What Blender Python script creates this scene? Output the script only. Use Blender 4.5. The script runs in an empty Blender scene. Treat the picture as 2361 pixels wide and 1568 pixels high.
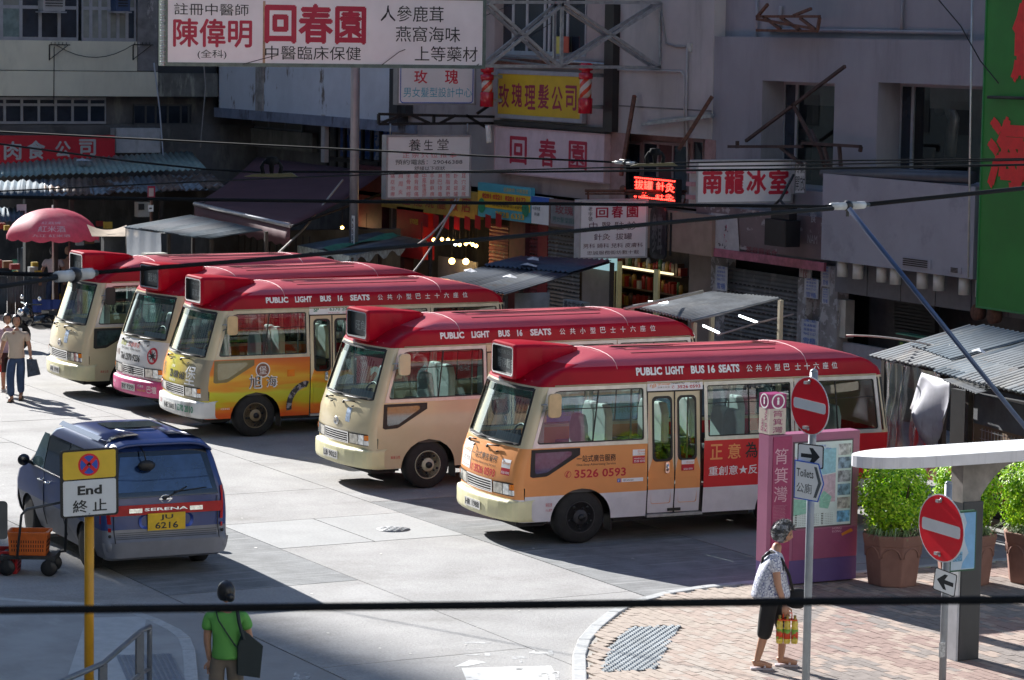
import bpy, bmesh, math, random
from mathutils import Vector as V, Matrix, noise as mnoise
random.seed(7)
S = bpy.context.scene
COL = S.collection
# ------------------------------------------------------------------ camera, sky, sun, exposure
F_PX, CAM_H, PITCH, ROLL, YAW = 6773.8, 7.007, 0.10428, 0.01597, math.radians(28.408)
CX, CY, WPX = 1180.5, 784.0, 2361.0          # pixel grid used when the photograph was measured
FH = V((-math.cos(YAW), math.sin(YAW), 0)); RH = V((math.sin(YAW), math.cos(YAW), 0)); UP = V((0, 0, 1))
FW = FH*math.cos(PITCH) - UP*math.sin(PITCH); U0 = UP*math.cos(PITCH) + FH*math.sin(PITCH)
RC = RH*math.cos(ROLL) + U0*math.sin(ROLL); UC = U0*math.cos(ROLL) - RH*math.sin(ROLL)
cam_d = bpy.data.cameras.new('camera'); cam = bpy.data.objects.new('camera', cam_d); COL.objects.link(cam)
cam.matrix_world = Matrix(((RC.x, UC.x, -FW.x, 0), (RC.y, UC.y, -FW.y, 0), (RC.z, UC.z, -FW.z, CAM_H), (0, 0, 0, 1)))
cam_d.sensor_width = 36; cam_d.lens = F_PX/WPX*36; cam_d.clip_start = .5; cam_d.clip_end = 3000
cam_d.dof.use_dof = True; cam_d.dof.focus_distance = 42; cam_d.dof.aperture_fstop = 8.0
S.camera = cam
SUN_EL, SUN_AZ = math.radians(29), math.radians(7.0)   # azimuth: light travels along +X turned to +Y
W = bpy.data.worlds.new('World'); S.world = W; W.use_nodes = True
nt = W.node_tree; nt.nodes.clear()
sky = nt.nodes.new('ShaderNodeTexSky'); sky.sky_type = 'NISHITA'; sky.sun_disc = False
sky.sun_elevation = SUN_EL
# sun sits towards (-cos az, -sin az): sky rotation is measured from +Y clockwise
sky.sun_rotation = math.atan2(-math.cos(SUN_AZ), -math.sin(SUN_AZ))
sky.air_density = 1.0; sky.dust_density = .3; sky.ozone_density = 3.0
bg = nt.nodes.new('ShaderNodeBackground'); bg.inputs[1].default_value = .09
ow = nt.nodes.new('ShaderNodeOutputWorld'); nt.links.new(sky.outputs[0], bg.inputs[0]); nt.links.new(bg.outputs[0], ow.inputs[0])
sl = bpy.data.lights.new('sun', 'SUN'); sl.energy = 5.0; sl.angle = math.radians(.55); sl.color = (1, .975, .94)
so = bpy.data.objects.new('sun', sl); COL.objects.link(so)
sd = V((math.cos(SUN_AZ)*math.cos(SUN_EL), math.sin(SUN_AZ)*math.cos(SUN_EL), -math.sin(SUN_EL)))
so.rotation_euler = sd.to_track_quat('-Z', 'Y').to_euler(); so.location = (-60, 10, 40)
S.view_settings.view_transform = 'Standard'; S.view_settings.look = 'None'; S.view_settings.gamma = 1
S.view_settings.exposure = 1.2
S.cycles.max_bounces = 8; S.cycles.transparent_max_bounces = 24; S.cycles.caustics_reflective = False; S.cycles.caustics_refractive = False

def ray(u, v): return FW*F_PX + RC*(u-CX) - UC*(v-CY)
def gnd(u, v, z=0.):
    d = ray(u, v); t = (z-CAM_H)/d.z; return V((0, 0, CAM_H)) + d*t
def onY(u, v, Y):
    d = ray(u, v); return V((0, 0, CAM_H)) + d*(Y/d.y)
def onX(u, v, X):
    d = ray(u, v); return V((0, 0, CAM_H)) + d*(X/d.x)

# ------------------------------------------------------------------ materials
MC = {}
def lin(c):
    return tuple(((x/255)/12.92 if x/255 <= .04045 else ((x/255+.055)/1.055)**2.4) for x in c)
def M(name, col, rough=.6, metal=0., var=.1, sc=5., bump=0., bs=40., dirt=None, dsc=(1.5, 1.5, .35), dlo=.52, dhi=.66, spec=.5, coat=0., emit=0., world=False, grain=0., col2=None, c2lo=.45, c2hi=.6, c2s=3.):
    if name in MC: return MC[name]
    m = bpy.data.materials.new(name); m.use_nodes = True; n = m.node_tree; b = n.nodes['Principled BSDF']; L = n.links.new
    b.inputs['Roughness'].default_value = rough; b.inputs['Metallic'].default_value = metal
    b.inputs['Specular IOR Level'].default_value = spec
    if coat: b.inputs['Coat Weight'].default_value = coat; b.inputs['Coat Roughness'].default_value = .08
    tc = n.nodes.new('ShaderNodeTexCoord')
    if world:
        g = n.nodes.new('ShaderNodeNewGeometry'); co = g.outputs['Position']
    else: co = tc.outputs['Object']
    def nz(scale, det=4, vec=None, ro=.6):
        t = n.nodes.new('ShaderNodeTexNoise'); t.inputs['Scale'].default_value = scale; t.inputs['Detail'].default_value = det; t.inputs['Roughness'].default_value = ro
        L(vec or co, t.inputs['Vector']); return t.outputs['Fac']
    def ramp(f, lo, hi):
        r = n.nodes.new('ShaderNodeMapRange'); r.interpolation_type = 'SMOOTHSTEP'; r.inputs[1].default_value = lo; r.inputs[2].default_value = hi
        L(f, r.inputs[0]); return r.outputs[0]
    def mix(f, a, c):
        x = n.nodes.new('ShaderNodeMix'); x.data_type = 'RGBA'
        if hasattr(f, 'node'): L(f, x.inputs[0])
        else: x.inputs[0].default_value = f
        for i, q in ((6, a), (7, c)):
            if hasattr(q, 'node'): L(q, x.inputs[i])
            else: x.inputs[i].default_value = (*q, 1)
        return x.outputs[2]
    c = col
    if var: c = mix(ramp(nz(sc), .3, .7), tuple(x*(1-var) for x in col), tuple(min(1, x*(1+var)) for x in col))
    if col2: c = mix(ramp(nz(c2s, 6), c2lo, c2hi), c, col2)
    if dirt:
        mp = n.nodes.new('ShaderNodeMapping'); L(co, mp.inputs[0]); mp.inputs['Scale'].default_value = dsc
        dd = ramp(nz(1.6, 7, mp.outputs[0], .68), dlo, dhi)
        c = mix(dd, c, dirt)
    if grain:
        x = n.nodes.new('ShaderNodeMix'); x.data_type = 'RGBA'; x.blend_type = 'MULTIPLY'; x.inputs[0].default_value = 1; g2_ = n.nodes.new('ShaderNodeMapRange'); g2_.inputs[1].default_value = .3; g2_.inputs[2].default_value = .7; g2_.inputs[3].default_value = 1-grain; g2_.inputs[4].default_value = 1+grain*.6; L(nz(26, 3), g2_.inputs[0]); L(c, x.inputs[6]); L(g2_.outputs[0], x.inputs[7]); c = x.outputs[2]
    if hasattr(c, 'node'): L(c, b.inputs['Base Color'])
    else: b.inputs['Base Color'].default_value = (*c, 1)
    if bump:
        bp = n.nodes.new('ShaderNodeBump'); bp.inputs['Strength'].default_value = min(1, bump*10); bp.inputs['Distance'].default_value = bump*.1
        L(nz(bs, 5), bp.inputs['Height']); L(bp.outputs[0], b.inputs['Normal'])
    if emit:
        b.inputs['Emission Strength'].default_value = emit; b.inputs['Emission Color'].default_value = (*col, 1)
    MC[name] = m; m['nz'] = 1
    return m
def translucent(m, k):
    n = m.node_tree; L = n.links.new; b = n.nodes['Principled BSDF']; o = [x for x in n.nodes if x.type == 'OUTPUT_MATERIAL'][0]; t = n.nodes.new('ShaderNodeBsdfTranslucent'); mx = n.nodes.new('ShaderNodeMixShader'); mx.inputs[0].default_value = k
    if b.inputs[0].links: L(b.inputs[0].links[0].from_socket, t.inputs[0])
    else: t.inputs[0].default_value = b.inputs[0].default_value
    L(b.outputs[0], mx.inputs[1]); L(t.outputs[0], mx.inputs[2]); L(mx.outputs[0], o.inputs[0]); return m
def glass(name, tint, ior=1.5, rough=.0, extra=.0):
    if name in MC: return MC[name]
    m = bpy.data.materials.new(name); m.use_nodes = True; n = m.node_tree; n.nodes.clear(); L = n.links.new
    o = n.nodes.new('ShaderNodeOutputMaterial'); mx = n.nodes.new('ShaderNodeMixShader'); t = n.nodes.new('ShaderNodeBsdfTransparent')
    g = n.nodes.new('ShaderNodeBsdfGlossy'); f = n.nodes.new('ShaderNodeFresnel'); f.inputs[0].default_value = ior
    t.inputs[0].default_value = (*tint, 1); g.inputs['Roughness'].default_value = rough; g.inputs[0].default_value = (.95, .97, 1, 1)
    ad = n.nodes.new('ShaderNodeMath'); ad.operation = 'ADD'; ad.use_clamp = True; ad.inputs[1].default_value = extra
    L(f.outputs[0], ad.inputs[0]); L(ad.outputs[0], mx.inputs[0]); L(t.outputs[0], mx.inputs[1]); L(g.outputs[0], mx.inputs[2]); L(mx.outputs[0], o.inputs[0])
    MC[name] = m; return m

# ------------------------------------------------------------------ objects
ORG = {}
def org_of(p):
    while p is not None:
        if p.name in ORG: return ORG[p.name]
        p = p.parent
    return V((0, 0, 0))
def tag(o, label, cat, group=None, kind=None):
    if label: o['label'] = label
    if cat: o['category'] = cat
    if group: o['group'] = group
    if kind: o['kind'] = kind
    return o
def thing(name, label, cat, loc=(0, 0, 0), rotz=0., group=None, local=False):
    """Empty at the base; local=False: children are given in world coordinates"""
    o = bpy.data.objects.new(name, None); COL.objects.link(o); o.empty_display_size = .2
    o.location = loc; o.rotation_euler = (0, 0, rotz)
    ORG[o.name] = V((0, 0, 0)) if local else V(loc)
    return tag(o, label, cat, group)
class FR:
    """flat frame: origin, right, up; n points at the viewer"""
    def __init__(s, o, u=(1, 0, 0), v=(0, 0, 1)):
        s.o = V(o); s.u = V(u).normalized(); s.v = V(v).normalized(); s.n = s.u.cross(s.v).normalized()
    def p(s, x, y, d=0.): return s.o + s.u*x + s.v*y + s.n*d
class MB:
    def __init__(s): s.v = []; s.f = []; s.m = []; s.s = []; s.mi = 0; s.sm = False
    def add(s, vs, fs):
        k = len(s.v); s.v += [tuple(x) for x in vs]
        for f in fs: s.f.append([k+i for i in f]); s.m.append(s.mi); s.s.append(s.sm)
        return s
    def obox(s, o, a, b, c):
        o, a, b, c = V(o), V(a), V(b), V(c)
        vs = [o, o+a, o+a+b, o+b, o+c, o+a+c, o+a+b+c, o+b+c]
        fs = [(0, 3, 2, 1), (4, 5, 6, 7), (0, 1, 5, 4), (1, 2, 6, 5), (2, 3, 7, 6), (3, 0, 4, 7)]
        if a.cross(b).dot(c) < 0: fs = [f[::-1] for f in fs]
        return s.add(vs, fs)
    def bb(s, x0, y0, z0, x1, y1, z1): return s.obox((x0, y0, z0), (x1-x0, 0, 0), (0, y1-y0, 0), (0, 0, z1-z0))
    def fbox(s, fr, x0, y0, x1, y1, d0, d1): return s.obox(fr.p(x0, y0, d0), fr.u*(x1-x0), fr.v*(y1-y0), fr.n*(d1-d0))
    def bar(s, p, q, w, h=None, up=(0, 0, 1)):
        p, q = V(p), V(q); h = h or w; d = (q-p)
        if d.length < 1e-6: return s
        dn = d.normalized(); a = dn.cross(V(up))
        if a.length < 1e-3: a = dn.cross(V((1, 0, 0)))
        a.normalize(); b = a.cross(dn)
        return s.obox(p-a*w/2-b*h/2, d, a*w, b*h)
    def tube(s, pts, r, n=8, cap=True):
        pts = [V(p) for p in pts]; rings = []; ref = None
        for i, p in enumerate(pts):
            t = (pts[min(i+1, len(pts)-1)]-pts[max(i-1, 0)]).normalized()
            if ref is None:
                ref = t.cross(V((0, 0, 1)));
                if ref.length < 1e-2: ref = t.cross(V((1, 0, 0)))
            a = (ref - t*ref.dot(t)).normalized(); ref = a; b = t.cross(a)
            rr = r[i] if isinstance(r, (list, tuple)) else r
            rings.append([p+(a*math.cos(k*2*math.pi/n)+b*math.sin(k*2*math.pi/n))*rr for k in range(n)])
        vs = [x for g in rings for x in g]; fs = []
        for i in range(len(pts)-1):
            for k in range(n): fs.append((i*n+k, i*n+(k+1) % n, (i+1)*n+(k+1) % n, (i+1)*n+k))
        if cap: fs.append(tuple(range(n))[::-1]); fs.append(tuple((len(pts)-1)*n+k for k in range(n)))
        o = s.sm; s.sm = True; s.add(vs, fs); s.sm = o
        if cap: s.s[-1] = False; s.s[-2] = False
        return s
    def lathe(s, prof, o=(0, 0, 0), ax=(0, 0, 1), n=16, a0=0., smooth=True):
        """prof: (radius, distance along axis)"""
        o, ax = V(o), V(ax).normalized(); a = ax.orthogonal().normalized(); b = ax.cross(a); vs = []; fs = []
        for r, h in prof:
            for k in range(n):
                t = a0+k*2*math.pi/n; vs.append(o+ax*h+(a*math.cos(t)+b*math.sin(t))*r)
        for i in range(len(prof)-1):
            for k in range(n): fs.append((i*n+k, i*n+(k+1) % n, (i+1)*n+(k+1) % n, (i+1)*n+k))
        if prof[0][0] > 1e-4: fs.append(tuple(range(n))[::-1])
        if prof[-1][0] > 1e-4: fs.append(tuple((len(prof)-1)*n+k for k in range(n)))
        q = s.sm; s.sm = smooth; s.add(vs, fs); s.sm = q; return s
    def prism(s, fr, pts, d0, d1):
        n = len(pts); vs = [fr.p(x, y, d0) for x, y in pts]+[fr.p(x, y, d1) for x, y in pts]
        fs = [tuple(range(n))[::-1], tuple(range(n, 2*n))]+[(i, (i+1) % n, n+(i+1) % n, n+i) for i in range(n)]
        return s.add(vs, fs)
    def quad(s, a, b, c, d): return s.add([a, b, c, d], [(0, 1, 2, 3)])
    def grid(s, fn, nu, nv, skip=None):
        vs = [fn(i/nu, j/nv) for j in range(nv+1) for i in range(nu+1)]
        fs = [(j*(nu+1)+i, j*(nu+1)+i+1, (j+1)*(nu+1)+i+1, (j+1)*(nu+1)+i) for j in range(nv) for i in range(nu) if not (skip and skip(i, j))]
        return s.add(vs, fs)
    def ring(s, fn, outer, inner, fn2=None):
        n = len(outer); vs = [fn(*p) for p in outer]+[(fn2 or fn)(*p) for p in inner]
        return s.add(vs, [(i, (i+1) % n, n+(i+1) % n, n+i) for i in range(n)])
    def ball(s, c, r, sx=1, sy=1, sz=1, n=10, m=7):
        c = V(c); vs = [c+V((0, 0, -r*sz))]; fs = []
        for j in range(1, m):
            t = -math.pi/2+math.pi*j/m
            for k in range(n): p = 2*math.pi*k/n; vs.append(c+V((math.cos(t)*math.cos(p)*r*sx, math.cos(t)*math.sin(p)*r*sy, math.sin(t)*r*sz)))
        vs.append(c+V((0, 0, r*sz)))
        for k in range(n): fs.append((0, 1+(k+1) % n, 1+k))
        for j in range(m-2):
            for k in range(n): fs.append((1+j*n+k, 1+j*n+(k+1) % n, 1+(j+1)*n+(k+1) % n, 1+(j+1)*n+k))
        for k in range(n): fs.append((1+(m-2)*n+k, 1+(m-2)*n+(k+1) % n, len(vs)-1))
        q = s.sm; s.sm = True; s.add(vs, fs); s.sm = q; return s
    def mesh(s, name, mats, org=V((0, 0, 0))):
        me = bpy.data.meshes.new(name); me.from_pydata([tuple(V(x)-org) for x in s.v], [], s.f)
        for m in (mats if isinstance(mats, (list, tuple)) else [mats]): me.materials.append(m)
        me.polygons.foreach_set('material_index', s.m); me.polygons.foreach_set('use_smooth', s.s); me.update()
        return me
    def build(s, name, mats, parent=None, org=None, label=None, bevel=0.):
        g = V(org) if org is not None else org_of(parent)
        o = bpy.data.objects.new(name, s.mesh(name, mats, g)); COL.objects.link(o)
        if parent is not None: o.parent = parent
        elif org is not None: o.location = org
        if label: o['label'] = label
        if bevel: bm = o.modifiers.new('bevel', 'BEVEL'); bm.width = bevel; bm.segments = 2; bm.limit_method = 'ANGLE'
        return o
def inst(src, parent, loc, rot=None, scale=None, label=None):
    o = src.copy(); COL.objects.link(o); o.parent = parent; o.location = loc
    if rot: o.rotation_euler = rot
    if scale: o.scale = scale
    if 'label' in o: del o['label']
    if label: o['label'] = label
    return o
def rrect(x0, y0, x1, y1, r, k=4):
    """rounded rectangle, ccw; r one number or (bl, br, tr, tl)"""
    rs = r if isinstance(r, (tuple, list)) else (r,)*4; P = []
    for (cx, cy, a), q in zip(((x0, y0, 180), (x1, y0, 270), (x1, y1, 0), (x0, y1, 90)), rs):
        ox = cx+q*(1 if cx == x0 else -1); oy = cy+q*(1 if cy == y0 else -1)
        for i in range(k+1):
            t = math.radians(a+90*i/k); P.append((ox+q*math.cos(t), oy+q*math.sin(t)))
    return P
def circ(cx, cy, r, n=20, a0=0, a1=360):
    return [(cx+r*math.cos(math.radians(a0+(a1-a0)*i/n)), cy+r*math.sin(math.radians(a0+(a1-a0)*i/n))) for i in range(n)]
ORD = ['leftmost', 'second from the left', 'third from the left', 'fourth from the left', 'fifth from the left', 'sixth from the left', 'seventh from the left', 'eighth from the left', 'ninth from the left', 'tenth from the left']
TX = {}
def textdata(s, bold=0., shear=0.):
    if any(ord(ch) > 0x2e80 for ch in s): bold = 0
    k = (s, bold, shear)
    if k in TX: return TX[k]
    c = bpy.data.curves.new('t', 'FONT'); c.body = s; c.size = 1; c.offset = bold; c.shear = shear; c.resolution_u = 2
    c.align_x = 'LEFT'; c.space_line = 1.0
    o = bpy.data.objects.new('t', c); COL.objects.link(o)
    me = bpy.data.meshes.new_from_object(o); vs = [v.co.copy() for v in me.vertices]; fs = [tuple(p.vertices) for p in me.polygons]
    bpy.data.objects.remove(o); bpy.data.curves.remove(c); bpy.data.meshes.remove(me)
    if not vs: vs = [V((0, 0, 0)), V((1, 1, 0))]
    x0 = min(v.x for v in vs); x1 = max(v.x for v in vs); y0 = min(v.y for v in vs); y1 = max(v.y for v in vs)
    TX[k] = ([(v.x-x0, v.y-y0) for v in vs], fs, x1-x0, max(y1-y0, 1e-3)); return TX[k]
def text(parent, s, fr, x, y, h, w=None, mat=None, bold=.012, d=.004, center=False, shear=0., mb=None, skew=0., name='lettering', fn=None):
    """lettering of height h (and width w) with its lower left corner at x, y of the frame"""
    cjk = any(ord(ch) > 0x2e80 for ch in s); heavy = cjk and bold > .012
    vs, fs, tw, th = textdata(s, 0 if heavy else bold, shear); sy = h/th; sx = (w/tw if w else sy)
    if center: x -= tw*sx/2
    m = mb or MB(); f = fn or (lambda a, b: fr.p(a, b, d)); lift = V((0, 0, 0))
    sh = [(0, 0)]
    if heavy: b = bold*.55*h/max(1, round(tw/1.3) and 1); sh = [(0, 0), (b, 0), (-b, 0), (0, b), (0, -b)]
    for i, (p, q) in enumerate(sh):
        g = (fr.n*(-.0009*i)) if (fn is None) else lift
        if fn is not None and i: continue
        m.add([f(x+a*sx+p, y+b_*sy+a*sx*skew+q)+g for a, b_ in vs], fs)
    if mb is None: return m.build(name, mat, parent)
# ------------------------------------------------------------------ shared materials
BLACK = M('black_rubber', (.012, .012, .013), .5, var=.2)
BLKM = M('black_metal', (.02, .02, .022), .45, var=.2, metal=.3)
STEEL = M('galvanised_steel', (.36, .38, .40), .42, metal=.75, var=.18, sc=9)
ALU = M('aluminium', (.55, .54, .52), .38, metal=.55, var=.1)
CHROME = M('chrome', (.8, .8, .8), .12, metal=1, var=0)
WHITE = M('white_paint', (.84, .84, .84), .45, var=.04)
WHITE2 = M('white_board', (.72, .72, .74), .35, var=.05, dirt=(.45, .43, .40), dlo=.58, dhi=.85)
RED = M('red_print', (.52, .015, .035), .4, var=.05)
BLK = M('black_print', (.015, .017, .02), .5, var=0)
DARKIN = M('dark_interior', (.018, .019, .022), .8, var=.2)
YEL = M('yellow_print', (.72, .47, .03), .4, var=.05)
BLUE = M('blue_print', (.03, .12, .5), .4, var=.05)
GREENP = M('green_print', (.02, .25, .14), .4, var=.05)
CYAN = M('cyan_print', (.08, .42, .55), .4, var=.05)
RUST = M('rusty_steel', (.13, .06, .04), .75, var=.3, metal=.2, sc=12)
def X3(*a): return V(a)

# ------------------------------------------------------------------ ground
CONC = M('concrete_road', (.345, .336, .325), .85, var=.08, sc=1.2, bump=.11, bs=42, world=True, dirt=(.235, .225, .212), grain=.16, dsc=(.33, .22, 1), dlo=.46, dhi=.74, col2=(.40, .392, .382), c2s=.6, c2lo=.55, c2hi=.8)
CONC2 = M('concrete_patch', (.345, .345, .338), .85, grain=.12, var=.06, sc=1.5, bump=.05, bs=110, world=True)
CONCD = M('concrete_stained', (.28, .272, .262), .85, var=.10, sc=1.4, bump=.06, bs=80, world=True, dirt=(.2, .19, .18), dsc=(.4, .8, 1), dlo=.5, dhi=.8)
def groove_mat():
    m = M('grooved_concrete', (.185, .19, .19), .9, var=.18, sc=2.5, world=True); n = m.node_tree; L = n.links.new; b = n.nodes['Principled BSDF']
    g = n.nodes.new('ShaderNodeNewGeometry'); mp = n.nodes.new('ShaderNodeMapping'); L(g.outputs['Position'], mp.inputs[0]); mp.inputs['Scale'].default_value = (14, .7, 1)
    t = n.nodes.new('ShaderNodeTexNoise'); t.inputs['Scale'].default_value = 1.3; t.inputs['Detail'].default_value = 5; L(mp.outputs[0], t.inputs['Vector'])
    t2 = n.nodes.new('ShaderNodeTexNoise'); t2.inputs['Scale'].default_value = 60; L(g.outputs['Position'], t2.inputs['Vector'])
    mr = n.nodes.new('ShaderNodeMapRange'); mr.inputs[1].default_value = .52; mr.inputs[2].default_value = .75; L(t.outputs[0], mr.inputs[0])
    old = b.inputs['Base Color'].links[0].from_socket
    mx = n.nodes.new('ShaderNodeMix'); mx.data_type = 'RGBA'; L(mr.outputs[0], mx.inputs[0]); L(old, mx.inputs[6]); mx.inputs[7].default_value = (.32, .32, .315, 1)
    m2 = n.nodes.new('ShaderNodeMix'); m2.data_type = 'RGBA'; m2.blend_type = 'OVERLAY'; m2.inputs[0].default_value = .6; L(mx.outputs[2], m2.inputs[6]); L(t2.outputs[0], m2.inputs[7])
    L(m2.outputs[2], b.inputs['Base Color'])
    bp = n.nodes.new('ShaderNodeBump'); bp.inputs['Strength'].default_value = .6; bp.inputs['Distance'].default_value = .01; L(t.outputs[0], bp.inputs['Height']); L(bp.outputs[0], b.inputs['Normal'])
    return m
GROOVE = groove_mat()
JOINT = M('joint_filler', (.05, .048, .045), .9, var=.3, world=True)
gb = MB(); gb.quad((-900, -700, -.13), (500, -700, -.13), (500, 900, -.13), (-900, 900, -.13))
tag(gb.build('ground', M('far_ground', (.2, .2, .2), .9, var=.1, world=True)), None, None, kind='structure')
road = MB(); road.bb(-200, -120, -.12, 60, 90, -.022); road = tag(road.build('road', JOINT), None, None, kind='structure')
YJ = [-60, -30, -10, -2, 3.5, 7.2, 10.5, 13.35, 15.97, 18.80, 21.6, 24.4, 27.2, 31, 40, 60, 89]
XJ0 = {12.0: -32.9, 14.5: -33.55, 17.4: -36.05, 20: -33.2}
J = .009
for i in range(len(YJ)-1):
    y0, y1 = YJ[i], YJ[i+1]; far = y0 < 3 or y1 > 28
    if far: xs = [-199, -120, -80, -50, -20, 59]
    else:
        ph = {10.5: -32.9, 13.35: -33.55, 15.97: -36.05, 18.80: -34.6, 21.6: -36.5, 24.4: -33}.get(y0, -34.0)
        xs = [-199]+[ph+4.55*k for k in range(-22, 9)]+[59]
    for a, b in zip(xs, xs[1:]):
        cx, cyy = (a+b)/2, (y0+y1)/2; mat = CONC; dz = random.uniform(-.002, .002)
        parts = [(a, b, y0, y1, CONC)]
        if y0 == 13.35 and abs(b+33.55) < .1: mat = GROOVE
        elif y0 == 18.80 and (abs(a+34.6) < .1 or abs(b+34.6) < .1 or abs(a+30.05) < .1): mat = GROOVE
        elif y0 == 15.97 and abs(b+36.05) < .1: mat = CONC2
        elif y0 == 15.97 and abs(a+36.05) < .1: mat = None
        elif y0 in (21.6, 24.4, 27.2): mat = CONCD
        elif y0 in (10.5, 7.2): mat = CONCD if random.random() < .6 else CONC
        pieces = [(a, b, y0, y1, mat)]
        if mat is None:
            pieces = [(a, b, y0, y1, CONC)]
        if y0 == 15.97 and abs(b+36.05) < .1: # the mended slab is cut once more
            pieces = [(a, -38.1, y0, y1, CONC), (-38.1, b, y0, 17.4, CONC2), (-38.1, b, 17.4, y1, CONC2)]
        for (p, q, r, t, mm) in pieces:
            s = MB(); s.bb(p+J, r+J, -.021, q-J, t-J, dz); s.build('slab', mm, road, bevel=0)
# manhole cover set in the road
mh = gnd(907, 1221); mb = MB(); mb.lathe([(.24, .001), (.24, .008)], (mh.x, mh.y, 0), n=20)
for i in range(-3, 4):
    for j in range(-3, 4):
        if i*i+j*j < 11 and (i+j) % 2 == 0: mb.bb(mh.x+i*.055-.022, mh.y+j*.055-.016, .008, mh.x+i*.055+.022, mh.y+j*.055+.016, .014)
tag(mb.build('manhole_cover', M('cast_iron', (.24, .25, .26), .6), org=(mh.x, mh.y, 0)), 'small round studded metal cover in the sunlit road', 'manhole cover')

# road paint: worn characters and arrow near the bottom edge
def worn(name, col, lo, hi):
    m = bpy.data.materials.new(name); m.use_nodes = True; n = m.node_tree; b = n.nodes['Principled BSDF']; L = n.links.new
    b.inputs['Base Color'].default_value = (*col, 1); b.inputs['Roughness'].default_value = .7
    g = n.nodes.new('ShaderNodeNewGeometry'); t = n.nodes.new('ShaderNodeTexNoise'); t.inputs['Scale'].default_value = 7; t.inputs['Detail'].default_value = 9; L(g.outputs['Position'], t.inputs[0])
    r = n.nodes.new('ShaderNodeMapRange'); r.inputs[1].default_value = lo; r.inputs[2].default_value = hi; L(t.outputs[0], r.inputs[0])
    o = [x for x in n.nodes if x.type == 'OUTPUT_MATERIAL'][0]; tr = n.nodes.new('ShaderNodeBsdfTransparent'); mx = n.nodes.new('ShaderNodeMixShader')
    L(r.outputs[0], mx.inputs[0]); L(tr.outputs[0], mx.inputs[1]); L(b.outputs[0], mx.inputs[2]); L(mx.outputs[0], o.inputs[0]); return m
PAINTW = worn('worn_road_paint', (.55, .55, .54), .36, .60); PAINT = worn('road_paint', (.62, .62, .60), .2, .40)
g0 = FR((gnd(1060, 1545).x, gnd(1060, 1545).y, 0), RH, FH)
rt = MB()
def gp(u, v, z=.004): return gnd(u, v, z)
arrow = [(1048, 1537), (1085, 1521), (1122, 1527), (1075, 1536)]
rt.add([gp(*p) for p in arrow], [(0, 1, 2, 3)][::1]); rt.add([gp(*p) for p in ((1064, 1540), (1270, 1535), (1290, 1568), (1240, 1600), (1080, 1600), (1075, 1568))], [(0, 1, 2, 3, 4, 5)])
rt.build('painted_arrow', PAINT, road)
rt = MB()
for (a, b, c, d) in ((1072, 1480, 1132, 1484), (1072, 1496, 1108, 1499), (1072, 1508, 1106, 1511), (1118, 1505, 1130, 1512), (1180, 1513, 1212, 1519), (1220, 1503, 1276, 1509), (1228, 1500, 1234, 1511), (1264, 1500, 1274, 1512), (1198, 1518, 1204, 1528), (1235, 1550, 1285, 1556), (1240, 1556, 1250, 1568), (1262, 1554, 1268, 1570), (1278, 1548, 1290, 1572), (1190, 1540, 1240, 1546)):
    rt.add([gp(a, d), gp(c, d), gp(c, b), gp(a, b)], [(0, 1, 2, 3)])
rt.build('painted_characters', PAINTW, road)
rr = FR(gnd(668, 1585, 0), RH, FH); text(road, 'R', rr, 0, 0, .75, .09*3, PAINTW, .02, d=.005, name='painted_letter')
# little white chips and leaves
lit = MB()
for k in range(60):
    p = gnd(random.uniform(0, 1500), random.uniform(960, 1560)); a = random.uniform(0, 6.3); r = random.uniform(.012, .035)
    lit.add([(p.x+r*math.cos(a+t), p.y+r*.7*math.sin(a+t), .006+.003*(t > 2)) for t in (0, 1.7, 3.3, 4.8)], [(0, 1, 2, 3)])
tag(lit.build('litter', M('litter_paper', (.6, .58, .54), .8)), 'scraps of litter and dry leaves on the road', 'litter', kind='stuff')

# ------------------------------------------------------------------ brick pavement on the right
KERB = M('granite_kerb', (.40, .405, .40), .8, var=.12, sc=14, bump=.03, bs=60, world=True)
KP = [(-22.0, 11.6), (-25.2, 14.4), (-27.33, 15.60), (-28.06, 16.01), (-28.75, 16.47), (-29.39, 17.0), (-30.02, 17.6), (-30.49, 18.18), (-30.84, 18.89), (-30.98, 19.5), (-31.02, 20.4), (-31.02, 21.4), (-31.02, 22.4), (-31.02, 23.6), (-31.02, 24.6)]
def dense(pts, step):
    out = [V((*pts[0], 0))]
    for a, b in zip(pts, pts[1:]):
        a, b = V((*a, 0)), V((*b, 0)); n = max(1, round((b-a).length/step))
        for i in range(n): out.append(a.lerp(b, (i+1)/n))
    return out
PH = .11
poly = [V((*p, 0)) for p in KP]+[V((-8, 24.6, 0)), V((-8, 4, 0)), V((-17, 8, 0))]
pv = MB(); pv.add([p+V((.0, 0, PH-.02)) for p in poly], [tuple(range(len(poly)))]); pave = tag(pv.build('pavement', M('sand_bed', (.36, .33, .29), .9, var=.15, world=True)), None, None, kind='structure')
if pave.data.polygons[0].normal.z < 0: pave.data.flip_normals()
ks = MB()
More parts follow.
